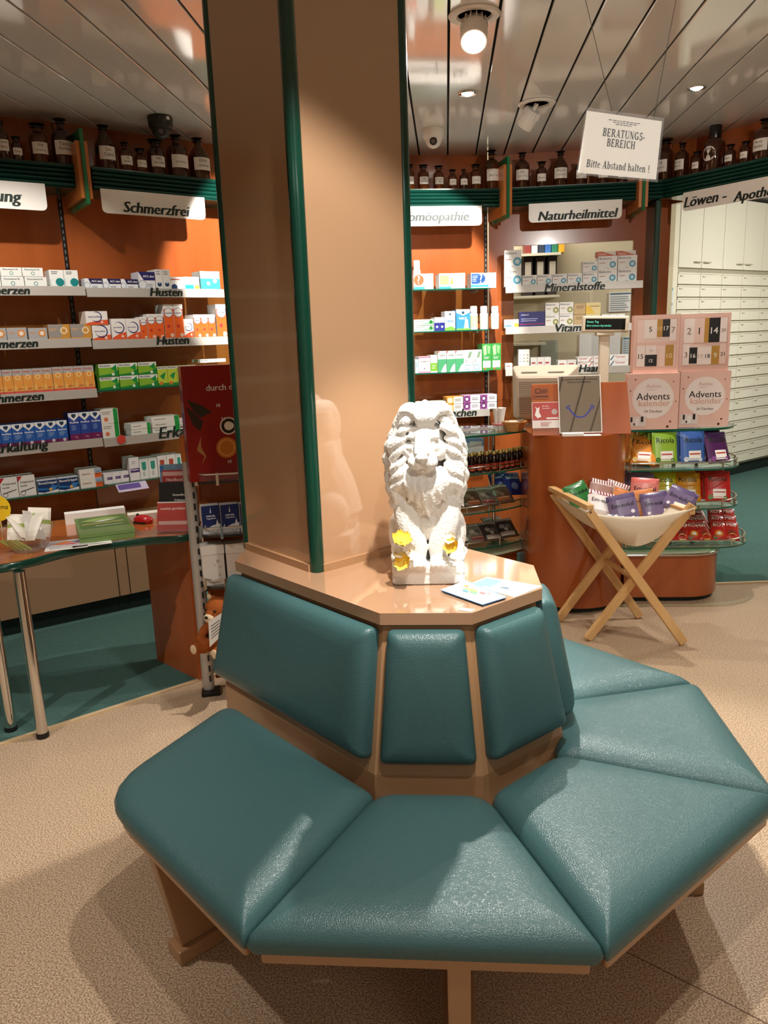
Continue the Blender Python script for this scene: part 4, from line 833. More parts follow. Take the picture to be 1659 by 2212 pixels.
lf = [(-1.545, 2.915, 22, .16, .11, 'colourful leaflet with red and blue figures beside the clear bowl', [('r', 0, 0, 1, 1, 'c9c0c4'), ('p', [(.1, .4), (.4, .8), (.6, .6), (.3, .3)], 'd8743a'), ('p', [(.3, .3), (.8, .5), (.6, .2)], 'd0404c'), ('p', [(.5, .7), (.9, .8), (.95, .4), (.7, .5)], '55687a'), ('t', 'DIABETES', .1, .06, .7, .2, 'f2f0ee')]),
      (-1.535, 2.875, 24, .16, .10, 'greyish leaflet lying under the colourful leaflet', [('l', .1, .1, .9, .9, 5, '8a8690')]),
      (-1.455, 2.925, 30, .15, .10, 'white leaflet at the front edge of the desk before the magazines', [('r', .4, .5, .8, .85, 'e2dedc'), ('c', .6, .66, .12, 'b84a44'), ('l', .08, .1, .9, .36, 3, 'a09a98')])]
for i, (x, y, an, w, d, lb, dc) in enumerate(lf):
    booklet('leaflet', (x, y, DZ + [.0030, .0005, .0005][i]), an, w, d, .0022, PAPER, lb, 'leaflet', (lambda dc: lambda t, w, d, h: flat(t, w, d, h, dc))(dc), 'leaflets on the left desk')
# computer mouse
mo = thing('computer_mouse', 'red and black computer mouse on the left desk', 'mouse', (-1.372, 3.27, DZ + .0005), radians(-20))
REDP = mat('red_plastic', 'b8141c', .25, coat=.4)
t = MB(); t.ball((0, 0, .012), (.052, .030, .024), REDP, 20, 10); t.v = [(x, y, max(z, 0)) for x, y, z in t.v]; t.build('shell', mo, smooth=60, local=True)
t = MB(); t.box(-.035, .03, -.0315, .0315, 0, .008, BLACK); t.build('base', mo, local=True, bevel=.003)
t = MB(); t.cyl((-.03, -.003, .033), (-.03, .003, .033), .007, BLACK, 12); t.build('scroll_wheel', mo, local=True)
# brochure holder
hc = Vector((-1.168, 3.14, DZ + .0005)); hang = radians(2); TH = Matrix.Translation(hc) @ Matrix.Rotation(hang, 4, 'Z')
ho = thing('brochure_holder', 'clear acrylic tiered brochure holder at the right end of the desk', 'brochure holder', tuple(hc), hang)
def slope(y, z): return y + (z) * .25
for k, (y0, hgt, nm) in enumerate(((-.065, .045, 'front_panel'), (-.035, .10, 'step_panel'), (-.005, .17, 'back_panel'))):
    t = MB(); t.T = TH; t.add([(-.073, y0, .004), (.073, y0, .004), (.073, slope(y0, hgt), hgt), (-.073, slope(y0, hgt), hgt)], [(0, 1, 2, 3)], CLEAR)
    o = t.build(nm, ho, fix=False); m_ = o.modifiers.new('s', 'SOLIDIFY'); m_.thickness = .0025
t = MB(); t.T = TH; t.box(-.075, .075, -.075, .055, 0, .004, CLEAR); t.build('base_plate', ho)
def broch(y0, z0, h, w, m, pr, label, x=0, roll=0, th=.012):
    # leaning booklet, bottom at (y0, z0)
    t = MB(); t.box(-w / 2, w / 2, 0, th, 0, h, m); prints(t, w, h, pr, 0., -w / 2, 0.)
    o = t.build('brochure', fix=False); o.matrix_world = TH @ Matrix.Translation((x, y0, z0)) @ Matrix.Rotation(radians(-14), 4, 'X') @ Matrix.Rotation(radians(roll), 4, 'Y'); tag(o, label, 'brochure', 'brochures in the acrylic holder')
RB = mat('card_b8443c', 'b8443c', .4)
broch(-.062, .0045, .075, .14, RB, [('r', .05, .4, .95, .6, 'd8b0a8')], 'low red brochure in the front pocket of the acrylic holder', th=.008)
broch(-.052, .0045, .125, .142, WHITE, [('r', 0, .56, 1, .96, 'c2483e'), ('t', 'rundum geschützt', .1, .66, .85, .86, 'f3e8e4'), ('t', 'Organisieren', .18, .38, .72, .5, '8a5a54'), ('t', 'Gesundheit', .3, .22, .8, .34, '8a5a54')], 'red and white brochure reading rundum geschützt', th=.008)
broch(-.028, .0045, .205, .142, mat('card_1b1614', '1b1614', .35), [('t', 'Gesundheits-', .42, .68, .9, .78, 'e8e4e0'), ('t', 'Dokumente', .48, .58, .9, .66, 'e8e4e0')], 'black brochure with white writing in the acrylic holder', th=.01)
broch(-.002, .0045, .252, .13, mat('card_a8302a', 'a8302a', .4), [('r', .02, .9, .9, .97, 'd8a8a0'), ('t', 'Handbuch', .15, .8, .7, .87, 'e8d0c8'), ('t', 'in Notfall', .12, .72, .75, .78, 'e8d0c8')], 'red brochure standing behind the black brochure', th=.01)
broch(.016, .0045, .275, .12, mat('card_6f93ac', '6f93ac', .4), [('r', .02, .88, .14, .98, '2a6aa8')], 'blue grey brochure at the back of the acrylic holder', -.012, -2, .008)
broch(.030, .02, .262, .09, mat('card_d9813a', 'd9813a', .4), [('l', .1, .8, .9, .95, 3, 'f2dcc0')], 'orange leaflet tilted out of the acrylic holder', .03, 10, .004)
broch(.042, .02, .288, .08, mat('card_cc7430', 'cc7430', .4), [('l', .1, .85, .9, .95, 2, 'f2dcc0')], 'orange leaflet furthest back in the acrylic holder', .035, 4, .004)

# ------------------------------------------------------------------ display rack left of the column
R0 = Vector((-1.065, 3.053, 0)); RA = 15.; TR = Matrix.Translation(R0) @ Matrix.Rotation(radians(RA), 4, 'Z')
rack = thing('display_rack', 'silver post display rack with chromed shelves left of the column', 'rack', tuple(R0), radians(RA))
for x in (0, .56):
    t = MB(); t.T = TR; t.lathe([(.024, .02), (.026, .03), (.026, 1.03)], GREYPAINT, 24, (x, 0, 0)); po = t.build('post', rack, smooth=40)
    t = MB(); t.T = TR
    z = .06
    while z < 1.0: t.box(x + .008, x + .016, -.0275, -.02, z, z + .026, BLACK); z += .048
    t.build('slot_strip', po)
    t = MB(); t.T = TR; t.lathe([(.027, 1.03), (.027, 1.13), (.02, 1.137), (0, 1.138)], mat('orange_wood_cap', 'bf6a2c', .4), 24, (x, 0, 0)); t.build('wood_cap', po, smooth=40)
    t = MB(); t.T = TR; t.box(x - .03, x + .05, -.05, .02, 0, .02, BLACK); t.build('foot', po, bevel=.004)
t = MB(); t.T = TR; t.box(.03, .53, .05, .068, .04, 1.0, mat('rack_back_wood', 'b8652c', .35, grain=('9f5222', 4.))); t.build('back_panel', rack)
RZ = [.955, .733, .512, .222]
for k, z in enumerate(RZ):
    front = [(p.x, p.y) for p in spline([(.03, .045, 0), (.02, -.04, 0), (.045, -.088, 0), (.10, -.105, 0), (.3, -.112, 0), (.53, -.105, 0)], 6)]
    poly = front + [(.53, .045)]
    t = MB(); t.T = TR; t.prism(poly, z - .01, z, mat('smoked_shelf', '2a2420', .2, coat=.4)); sh = t.build('shelf', rack)
    t = MB(); t.T = TR; t.tube([(x, y, z + .03) for x, y in front], .004, CHROME, 8); t.build('rail', sh, smooth=50)
    t = MB(); t.T = TR; f2 = [Vector((x, y, 0)) for x, y in front]
    t.rings([[(p.x, p.y, z + .002) for p in f2], [(p.x, p.y, z + .028) for p in f2]], CLEAR, closed=False, cap0=False, cap1=False); t.build('guard', sh, fix=False)
    for x, y in ((.03, -.075), (.115, -.107), (.4, -.111)):
        t = MB(); t.T = TR; t.box(x - .006, x + .006, y - .006, y + .006, z - .016, z + .036, CHROME); t.build('rail_clip', sh, bevel=.001)
def on_rack(u, v, z, ang=0): return TR @ Matrix.Translation((u, v, z)) @ Matrix.Rotation(radians(ang), 4, 'Z')
CALR = mat('calendar_red', '8e1b16', .3, coat=.2)
ca = thing('advent_calendar', 'tall dark red advent calendar standing on the rack beside the column', 'calendar', tuple(on_rack(.16, -.06, RZ[0] + .0005).translation), radians(RA + 14))
t = MB(); t.box(-.155, .20, 0, .062, 0, .458, CALR); w_, h_ = .355, .458
prints(t, w_, h_, [('p', [(.02, .66), (.12, .6), (.2, .52), (.16, .44), (.08, .5)], '3a2418'), ('p', [(.04, .72), (.1, .62), (.18, .56), (.3, .6), (.2, .66)], '2f2a1c'), ('p', [(.16, .4), (.1, .28), (.18, .22), (.14, .14), (.2, .22), (.15, .3)], 'b07a4a'), ('c', .48, .47, .10, 'efe6d8'), ('o', .48, .47, .085, '2a1a14', .6), ('c', .50, .47, .04, 'efe6d8'), ('c', .44, .28, .12, 'c9772c'), ('o', .44, .28, .10, 'e09a48', .8), ('t', 'durch den Advent', .26, .76, .98, .86, 'f2ece6'), ('t', '18', .36, .64, .40, .67, 'f0e6e0'), ('t', '21', .40, .52, .44, .55, 'f0e6e0'), ('t', '10', .44, .14, .48, .17, 'f0e6e0'), ('c', .7, .6, .08, 'd9b08a'), ('p', [(.6, .2), (.9, .26), (.8, .1)], '3f4a26')], 0, -.155)
for i in range(9): t.add([(-.1553, .012 + .006 * (i % 3), .03 + .045 * i), (-.1553, .05, .03 + .045 * i), (-.1553, .045, .055 + .045 * i), (-.1553, .016, .05 + .045 * i)], [(0, 1, 2, 3)], pm(['b8866a', '6a2a3a', '4a3a6a'][i % 3]))
t.build('calendar_box', ca, local=True, fix=False, bevel=0)
BLUEC = mat('night_blue_card', '1d2f66', .3, coat=.3)
for i in range(3):
    t = MB(); w_, h_, d_ = .072, .118, .05
    t.box(-w_ / 2, w_ / 2, .0002, d_, 0, h_, WHITE); t.add([(-w_ / 2, 0, 0), (w_ / 2, 0, 0), (w_ / 2, 0, h_), (-w_ / 2, 0, h_)], [(0, 1, 2, 3)], BLUEC)
    prints(t, w_, h_, [('p', [(0, 0), (1, 0), (1, .34), (.6, .3), (.3, .22), (0, .24)], 'e6e8ee'), ('p', [(.72, .2), (.84, .5), (.96, .2)], 'f2f4f6'), ('p', [(.1, .2), (.15, .34), (.2, .2)], 'f2f4f6'), ('o', .7, .12, .16, '3a4254', .85), ('t', 'WINTER', .25, .6, .75, .66, 'f0f2f6', 'c'), ('t', 'Tagesbad', .18, .5, .82, .58, 'd0d8ea', 'c'), ('p', [(.46, .74), (.5, .95), (.54, .74)], 'e8ecf4')], 0, -w_ / 2)
    o = t.build('gift_box', fix=False); o.matrix_world = on_rack(.075 + .077 * i, -.075, RZ[1] + .0005, 8); tag(o, f'night blue gift box with snowy trees, {nth(i, 3)} on the rack', 'box', 'night blue gift boxes on the rack')
for i in range(2):
    t = MB(); w_, h_, d_ = .09, .17, .07; t.box(-w_ / 2, w_ / 2, .0002, d_, 0, h_, mat('ivory_gift_card', 'e9e2da', .35)); t.box(-w_ / 2 - .002, w_ / 2 + .002, -.002, d_ + .002, h_ * .78, h_ + .002, mat('ivory_lid', 'efe9e2', .35))
    prints(t, w_, h_, [('c', .7, .6, .07, 'c2b6a8'), ('c', .8, .45, .05, 'cbbfb2'), ('c', .55, .5, .04, 'cbbfb2'), ('c', .75, .25, .06, 'c2b6a8'), ('l', .4, .05, .8, .1, 1, '8a7f74')], -.0003, -w_ / 2)
    o = t.build('gift_carton', fix=False); o.matrix_world = on_rack(.07 + .1 * i, -.075, RZ[2] + .0005, 8); tag(o, ['ivory lidded carton with snowflakes at the left of the lower rack shelf', 'ivory lidded carton with snowflakes touching the bench end'][i], 'box', 'ivory cartons on the rack')
# plush bear sitting on the lowest shelf
def remeshed(mb, name, mats, voxel, smooth_it=4, parent=None, disp=None):
    """continuous surface from overlapping solids"""
    o = mb.build('tmp_' + name, fix=True); m = o.modifiers.new('r', 'REMESH'); m.mode = 'VOXEL'; m.voxel_size = voxel
    if smooth_it: s = o.modifiers.new('s', 'SMOOTH'); s.factor = .5; s.iterations = smooth_it
    if disp:
        tx = bpy.data.textures.new(name + '_relief', 'CLOUDS'); tx.noise_scale = disp[0]; d = o.modifiers.new('d', 'DISPLACE'); d.texture = tx; d.strength = disp[1]; d.mid_level = .5
    dg = bpy.context.evaluated_depsgraph_get(); me = bpy.data.meshes.new_from_object(o.evaluated_get(dg)); bpy.data.objects.remove(o)
    me.name = name; me.materials.clear()
    for mm in mats: me.materials.append(mm)
    me.polygons.foreach_set('use_smooth', [True] * len(me.polygons)); me.polygons.foreach_set('material_index', [0] * len(me.polygons))
    if parent:
        me.transform(WM[parent.name].inverted())
    q = bpy.data.objects.new(name, me); COL.objects.link(q)
    if parent: q.parent = parent
    WM[q.name] = WM[parent.name] if parent else Matrix.Identity(4); return q
FUR = mat('brown_plush', 'a5582a', .95, spec=.1, bump=(260, .9)); FURL = mat('cream_plush', 'e2c8a4', .95, spec=.1, bump=(260, .8))
TB = TR @ Matrix.Translation((.085, -.075, RZ[3] + .001)) @ Matrix.Rotation(radians(-40), 4, 'Z')
bear = thing('plush_bear', 'brown plush bear with a paper tag sitting on the lowest rack shelf', 'plush toy', tuple(TB.translation))
t = MB(); t.T = TB
t.ball((0, .01, .075), (.055, .05, .075), FUR); t.ball((0, -.015, .185), (.062, .056, .055), FUR); t.ball((0, -.062, .17), (.03, .026, .024), FUR)
for s in (-1, 1):
    t.ball((s * .05, .0, .232), (.021, .012, .021), FUR); t.tube([(s * .045, 0, .115), (s * .075, -.035, .085), (s * .072, -.06, .06)], [.024, .022, .02], FUR); t.ball((s * .072, -.062, .058), .021, FUR)
    t.tube([(s * .03, -.02, .035), (s * .05, -.075, .026), (s * .055, -.10, .03)], [.03, .027, .022], FUR); t.ball((s * .056, -.105, .036), (.022, .018, .026), FUR)
body = remeshed(t, 'body', [FUR], .006, 5, bear)
t = MB(); t.T = TB; t.ball((0, -.076, .166), (.027, .017, .02), FURL); t.build('muzzle', bear, smooth=60)
for s in (-1, 1):
    t = MB(); t.T = TB; t.ball((s * .057, -.124, .036), (.017, .006, .021), FURL); t.build('foot_pad', bear, smooth=60)
    t = MB(); t.T = TB; t.ball((s * .05, -.011, .232), (.013, .004, .013), FURL); t.build('ear_pad', bear, smooth=60)
    t = MB(); t.T = TB; t.ball((s * .024, -.066, .197), .0055, BLACK); t.build('eye', bear, smooth=60)
t = MB(); t.T = TB; t.ball((0, -.093, .175), (.009, .006, .006), BLACK); t.build('nose', bear, smooth=60)
t = MB(); q = [Vector(ony(x, y, 2.885)) for x, y in ((453, 1398), (480, 1372), (482, 1322), (450, 1342))]
t.add(q, [(0, 1, 2, 3)], PAPER)
for k in range(5):
    f0 = .25 + .12 * k; l_ = q[0].lerp(q[3], f0).lerp(q[1].lerp(q[2], f0), .15); r_ = q[0].lerp(q[3], f0).lerp(q[1].lerp(q[2], f0), .8); t.add([l_ - Vector((0, .001, 0)), r_ - Vector((0, .001, 0)), r_ - Vector((0, .001, -.003)), l_ - Vector((0, .001, -.003))], [(0, 1, 2, 3)], INK)
t.build('paper_tag', bear, fix=False)
# ------------------------------------------------------------------ back room seen through the doorway and the wall opening
t = MB(); t.box(.1, 1.93, 7.0, 7.05, 0, HC, CREAMWALL); setting(t.build('wall_back_room'))
DA = 41.4; D0 = Vector(onp(1455, 700, (2.789, 7.86), DA)); D0.z = 0; TD = Matrix.Translation(D0) @ Matrix.Rotation(radians(DA), 4, 'Z')
DRW = mat('cream_drawer_front', 'e9e3d2', .35); DRK = mat('drawer_gap', 'a8a28e', .7); DHD = mat('drawer_handle', 'd9d2bf', .3)
t = MB(); t.T = TD; t.box(-.34, -.006, -.02, .5, 0, HC, CREAM); setting(t.build('wall_right_back_room'))
cw = .352; nrow = 17; z1_ = 1.965; rh = (z1_ - .14) / nrow
# one drawer mesh and one grip mesh, shared by all
t = MB(); t.box(.003, cw - .003, -.02, .0, .004, rh - .007, DRW); t.box(.003, cw - .003, -.026, -.018, rh - .018, rh - .007, DRW); DRme = t.build('x_drawer', bevel=0); dm = DRme.data; bpy.data.objects.remove(DRme)
t = MB(); t.box(.03, .075, -.030, -.02, rh - .040, rh - .030, DHD); GRme = t.build('x_grip'); gm = GRme.data; bpy.data.objects.remove(GRme)
names = ['leftmost', 'second', 'third', 'fourth', 'fifth', 'sixth', 'seventh']
for c in range(6):
    base = TD @ Vector((c * cw, 0, 0))
    r = thing('drawer_cabinet', f'tall cream drawer cabinet, {names[c]} column from the doorway post' if c else 'tall cream drawer cabinet, leftmost column beside the cream side wall', 'cabinet', tuple(base), radians(DA), 'cream drawer cabinets in the back room')
    T = TD @ Matrix.Translation((c * cw, 0, 0))
    t = MB(); t.T = T; t.box(.001, cw - .001, 0, .5, .12, 2.62, DRK); t.build('body', r)
    t = MB(); t.T = T; t.box(.001, cw - .001, .03, .5, .004, .12, TOE); t.build('plinth', r)
    t = MB(); t.T = T; t.box(.003, cw - .003, -.02, 0, 2.0, 2.615, DRW); d = t.build('door', r)
    t = MB(); t.T = T; x = cw - .12 if c % 2 == 0 else .03
    t.tube([(x, -.02, 2.05), (x, -.045, 2.05), (x + .09, -.045, 2.05), (x + .09, -.02, 2.05)], .005, mat('pale_handle', 'cfc6b2', .3), 8); t.build('handle', d, smooth=50)
    for k in range(nrow):
        o = bpy.data.objects.new('drawer', dm); COL.objects.link(o); o.parent = r; o.location = (0, 0, .14 + k * rh)
        g = bpy.data.objects.new('grip', gm); COL.objects.link(g); g.parent = o
# shelf boards, binders and papers behind the wall opening
def wall_board(y, x0, x1, zz, label):
    t = MB(); t.box(x0, x1, 6.72, 6.995, zz - .02, zz, mat('pale_shelf_board', 'e2d9bd', .5)); tag(t.build('shelf_board'), label, 'shelf', 'pale boards in the back room')
for i, (xa, xb, yy) in enumerate(((1108, 1212, 549), (1108, 1209, 640), (1108, 1180, 742))):
    p, q = ony(xa, yy, 6.72), ony(xb, yy, 6.72); wall_board(6.72, p[0], q[0], p[2], ['upper pale shelf board holding books behind the opening', 'middle pale shelf board behind the wall opening', 'lower pale shelf board behind the wall opening'][i])
    if i == 0:
        cols = [('8a3a34', 'dark red'), ('d8d4cc', 'white'), ('2f3a4a', 'slate'), ('3a6ab0', 'blue'), ('2f7a5a', 'green'), ('e0a830', 'yellow')]
        for k, (cc, nm) in enumerate(cols):
            x = p[0] + .10 + .055 * k; t = MB(); t.box(x, x + .05, 6.76, 6.95, p[2] + .0005, p[2] + .2, mat('book_' + cc, cc, .5)); tag(t.build('book', bevel=.003), f'{nm} book on the upper board behind the wall opening', 'book', 'books in the back room')
    if i == 1:
        for k in range(3):
            x = p[0] + .09 + .10 * k; r = thing('ring_binder', f'dark ring binder, {["left", "middle", "right"][k]} of three on the middle board', 'binder', (x + .035, 6.76, p[2] + .0005), 0, 'ring binders in the back room')
            t = MB(); t.box(x, x + .075, 6.76, 6.98, p[2] + .0005, p[2] + .31, mat('binder_black', '2b211c', .5)); t.build('cover', r); t = MB(); t.box(x + .012, x + .063, 6.758, 6.76, p[2] + .1, p[2] + .27, mat('binder_label', 'cfc4ae', .6)); t.build('spine_label', r)
            t = MB(); t.lathe([(.008, 0), (.012, .001), (.012, .003), (.008, .004)], ALU, 16); q = t.build('finger_ring', r, local=True); q.location = (.0025, -.002, .055); q.rotation_euler = (radians(90), 0, 0)
pap = [(1252, 722, 1338, 800, 'large white sheet pinned behind the Vitamine shelf'), (1345, 728, 1386, 770, 'pale blue chart pinned behind the customer display'), (1316, 632, 1364, 672, 'white list with dark heading pinned above the yellow packs'), (1168, 735, 1205, 790, 'grey panel leaning behind the Vitamine shelf')]
for k, (xa, ya, xb, yb, lb) in enumerate(pap):
    p, q = ony(xa, ya, 6.99), ony(xb, yb, 6.99); t = MB(); t.box(p[0], q[0], 6.99, 6.9985, q[2], p[2], [PAPER, mat('paleblue_paper', 'cfdbe0', .6), PAPER, mat('greygreen_panel', 'b9bfae', .6)][k])
    if k in (1, 2): prints(t, q[0] - p[0], p[2] - q[2], [('r', .04, .88, .96, .96, '5a7a88'), ('l', .06, .05, .94, .82, 7, '9aa6a8')], 6.9895, p[0], q[2])
    tag(t.build('wall_paper_sheet', fix=False), lb, 'paper', 'papers on the back room wall')
q0 = TD @ Vector((-.21, -.0225, 0)); t = MB(); t.T = TD
for k in range(4): t.box(-.22, -.06, -.024, -.0205, 1.34 + k * .125, 1.455 + k * .125, mat('paleblue_paper', 'cfdbe0', .6)); t.box(-.21, -.07, -.0245, -.0235, 1.43 + k * .125, 1.45 + k * .125, mat('teal_print', '4a8aa0', .5))
tag(t.build('notice_strip'), 'pale blue notice sheets taped to the cream wall left of the drawers', 'notice')
# green doorway post
u = NB.px(1408, 560, .12)[0]; t = MB(); t.T = NB.T(); t.box(u - .018, u + .018, -.24, .03, .004, 2.285, GREEN_DK); setting(t.build('trim_4', bevel=.008))

# ------------------------------------------------------------------ counter with curved front
CZ = .965
def stadium(x0, x1, y0, y1, r, n=8, left=True, right=True):
    p = []
    def arc(cx, cy, a0, a1): return [(cx + r * cos(radians(a0 + (a1 - a0) * i / n)), cy + r * sin(radians(a0 + (a1 - a0) * i / n))) for i in range(n + 1)]
    p += arc(x0 + r, y0 + r, 180, 270) if left else [(x0, y0)]
    p += arc(x1 - r, y0 + r, 270, 360) if right else [(x1, y0)]
    p += arc(x1 - r, y1 - r, 0, 90) if right else [(x1, y1)]
    p += arc(x0 + r, y1 - r, 90, 180) if left else [(x0, y1)]
    return p
px0, px1 = ony(1141, 1100, 4.2)[0], ony(1352, 1050, 4.2)[0]; pcx = (px0 + px1) / 2; pa_ = (px1 - px0) / 2
pod = [(pcx + pa_ * cos(radians(a)), 4.255 + .25 * sin(radians(a))) for a in range(180, 361, 9)] + [(px1, 4.68), (px0, 4.68)]
co = thing('counter', 'cherry wood sales counter with rounded front behind the folding stand', 'counter', (pcx, 4.3, 0))
t = MB(); t.prism(pod, .03, CZ, CHERRY_DK); t.build('front_body', co, smooth=35)
t = MB(); t.prism(inset(pod, .02), .0045, .03, TOE); t.build('plinth', co)
rise = lambda x, k: (x, 4.07 + k * .09, CZ + .0005 + k * .262)
t = MB(); xs = (px0 + .005, px1 - .012)
t.rings([[rise(xs[0], 0), rise(xs[1], 0), rise(xs[1] - .012, 1), rise(xs[0] + .005, 1)], [(x, y + .022, z) for x, y, z in (rise(xs[0], 0), rise(xs[1], 0), rise(xs[1] - .012, 1), rise(xs[0] + .005, 1))]], CHERRY_DK); t.build('slanted_board', co, bevel=.002)
def on_board(px_, py_):
    # point of the slanted board's face under a pixel
    r = ray(px_, py_); O = np.array([0, 0, CAM_H]); P0 = np.array(rise(0, 0)); n = np.cross(np.array([1., 0, 0]), np.array(rise(0, 1)) - P0); s = (n @ (P0 - O)) / (n @ r); q = O + r * s; return Vector(q)
bu = Vector((1, 0, 0)); bv = (Vector(rise(0, 1)) - Vector(rise(0, 0))).normalized(); bn = bu.cross(bv)
def board_card(x0, x1, yt, yb, th, m, lift, name, label, cat, pr, group=None, off=0.):
    a, b = on_board((x0 + x1) / 2, yb), on_board((x0 + x1) / 2, yt); w = (on_board(x1, (yt + yb) / 2) - on_board(x0, (yt + yb) / 2)).x; h = (b - a).length; o_ = a + bn * lift
    M = Matrix((( bu.x, -bn.x, bv.x, o_.x), (bu.y, -bn.y, bv.y, o_.y), (bu.z, -bn.z, bv.z, o_.z), (0, 0, 0, 1)))
    t = MB(); t.box(-w / 2, w / 2, 0, th, 0, h, m); prints(t, w, h, pr, 0., -w / 2, 0.)
    o = t.build(name, fix=False); o.matrix_world = M; return tag(o, label, cat, group)
board_card(1147, 1186, 836, 862, .0006, mat('sticker_brown', '9c5026', .35), .0012, 'sticker', 'square brown pharmacy data sticker on the slanted counter board', 'sticker', [('r', .25, .45, .52, .85, '33201a'), ('r', .3, .52, .48, .8, '9c5026'), ('l', .56, .45, .95, .8, 3, '33201a'), ('o', .14, .2, .12, '33201a', .8), ('l', .24, .12, .98, .3, 1, '33201a')])
board_card(1150, 1209, 869, 925, .003, mat('clear_sleeve_white', 'efe6e2', .2, coat=.5), .0045, 'leaflet', 'red and white leaflet with a white figure on the slanted board', 'leaflet', [('r', .02, .3, .98, .98, 'b8443f'), ('p', [(.1, .5), (.16, .72), (.12, .84), (.2, .76), (.28, .82), (.26, .62), (.34, .44), (.2, .38)], 'f2ece8'), ('c', .82, .62, .11, 'b9a8a4'), ('t', 'Ein altes', .38, .82, .62, .88, 'e8c8c4'), ('t', 'Hausmittel', .38, .73, .66, .79, 'e8c8c4'), ('r', .52, .34, .95, .4, 'f2e6e2'), ('l', .3, .06, .7, .24, 3, 'c07a76')])
MIRR = mat('mirror', 'e8e6e4', .03, metal=1.)
board_card(1208, 1300, 812, 936, .006, WHITE, .012, 'mirror_card', 'upright mirror card with a blue smile leaning on the counter board', 'mirror', [], None)
mc_ = bpy.data.objects['mirror_card']; me = mc_.data; me.materials.append(MIRR)
xs_ = [v.co.x for v in me.vertices]; zs_ = [v.co.z for v in me.vertices]; w_ = max(xs_) - min(xs_); h_ = max(zs_)
t = MB(); t.add([(-w_ * .48, -.0006, h_ * .015), (w_ * .48, -.0006, h_ * .015), (w_ * .48, -.0006, h_ * .985), (-w_ * .48, -.0006, h_ * .985)], [(0, 1, 2, 3)], MIRR); WM['mirror_card'] = Matrix.Identity(4)
SM = mat('smile_blue', '1c2a9a', .3); pts = [Vector((-.27 * w_ + .54 * w_ * k / 12, -.0012, h_ * (.27 + .17 * abs(k / 6 - 1) ** 2.2))) for k in range(13)]
q = MB(); q.tube(pts, .0042, SM, 6)
for s in (-1, 1): q.tube([Vector((s * .27 * w_ + s * .05 * w_ * cos(a), -.0012, h_ * .44 + .035 * h_ * sin(a))) for a in (-.9, 0.2, 1.3, 2.4)], .0034, SM, 6)
q.v = [(x, max(y, -.0016), z) for x, y, z in q.v]
o = t.build('mirror_sheet', mc_, fix=False, local=True); o = q.build('smile', mc_, local=True)
t = MB(); t.text('Das Lächeln ist die kürzeste Verbindung', (-w_ * .42, -.0012, h_ * .905), (1, 0, 0), (0, 0, 1), (w_ * .84, .012), INK, 'c', bold=.0003); t.text('zwischen zwei Menschen.', (-w_ * .28, -.0012, h_ * .865), (1, 0, 0), (0, 0, 1), (w_ * .56, .011), INK, 'c', bold=.0003); t.build('lettering', mc_, fix=False, local=True)
for k, (xa, xb, y, h, lb) in enumerate(((1214, 1260, 4.035, .016, 'small stack of white cards before the mirror card'), (1259, 1298, 4.03, .005, 'flat white card at the foot of the mirror card'))):
    p, q = ony(xa, 935, y), ony(xb, 935, y); t = MB(); t.box(p[0], q[0], y - .022, y + .022, CZ + .0005, CZ + .0005 + h, WHITE); tag(t.build('card_stack', bevel=.002), lb, 'cards')
# ------------------------------------------------------------------ glass wings left and right of the counter
def wing(name_label, poly_top, shelves, base_poly, base_z, rim_z):
    pass
GL_TOP = clear_mat('glass_counter_top', 'cfe6da', a=.8)
wr = thing('glass_display', 'right glass display wing with chromed shelf rails under the pink calendars', 'display', (1.3, 4.45, 0))
wl = thing('glass_display', 'left glass display wing with chromed shelf rails behind the lion', 'display', (.2, 4.5, 0))
def shelf_tier(root, poly, z, nfront, m=GLASSG, rail=True, th=.008):
    t = MB(); t.prism(poly, z - th, z, m); s = t.build('glass_shelf', root)
    fr = poly[:nfront]
    t = MB(); o_ = inset(poly, -.0008)[:nfront]; t.rings([[(x, y, z - th) for x, y in o_], [(x, y, z) for x, y in o_]], GLASSEDGE, closed=False, cap0=False, cap1=False); t.build('glass_edge', s, fix=False)
    if rail:
        f2 = inset(poly, .01)[:nfront]
        t = MB(); t.tube([(x, y, z + .035) for x, y in f2], .0042, CHROME, 8); t.build('rail', s, smooth=50)
        idx = sorted({int(i * (nfront - 1) / 5) for i in range(6)})
        for i in idx: t = MB(); t.cyl((f2[i][0], f2[i][1], z - .012), (f2[i][0], f2[i][1], z + .04), .0045, CHROME, 10); t.build('rail_post', s, smooth=50)
    return s
def rwing(x1, y0, r, y1=4.68): p = stadium(px1 + .004, x1, y0, y1, r, 8, left=False); return p
NFR = 1 + 9 + 6
shelf_tier(wr, rwing(1.60, 4.30, .19, 4.72), .955, NFR, rail=False, th=.012)
shelf_tier(wr, rwing(1.60, 4.16, .22), .755, NFR); shelf_tier(wr, rwing(1.625, 4.20, .22), .532, NFR); shelf_tier(wr, rwing(1.69, 4.21, .22), .31, NFR)
t = MB(); t.prism(rwing(1.52, 4.185, .20), .03, .27, CHERRY_DK); t.build('wood_base', wr, smooth=35)
t = MB(); t.prism(inset(rwing(1.52, 4.185, .20), .02), .0045, .03, TOE); t.build('plinth', wr)
t = MB(); t.prism(inset(rwing(1.53, 4.175, .21), .0), .271, .283, mat('ivory_base_top', 'd8ccb6', .4)); t.build('base_top', wr)
bp = rwing(1.53, 4.175, .21)[:NFR]; t = MB(); t.tube([(x, y, .277) for x, y in bp], .008, CHROME, 8); t.build('rim', wr, smooth=50)
for x, y in ((1.28, 4.45), (1.10, 4.62), (1.46, 4.62)):
    t = MB(); t.cyl((x, y, .284), (x, y, .943), .011, CHROME, 14); t.build('post', wr, smooth=50)
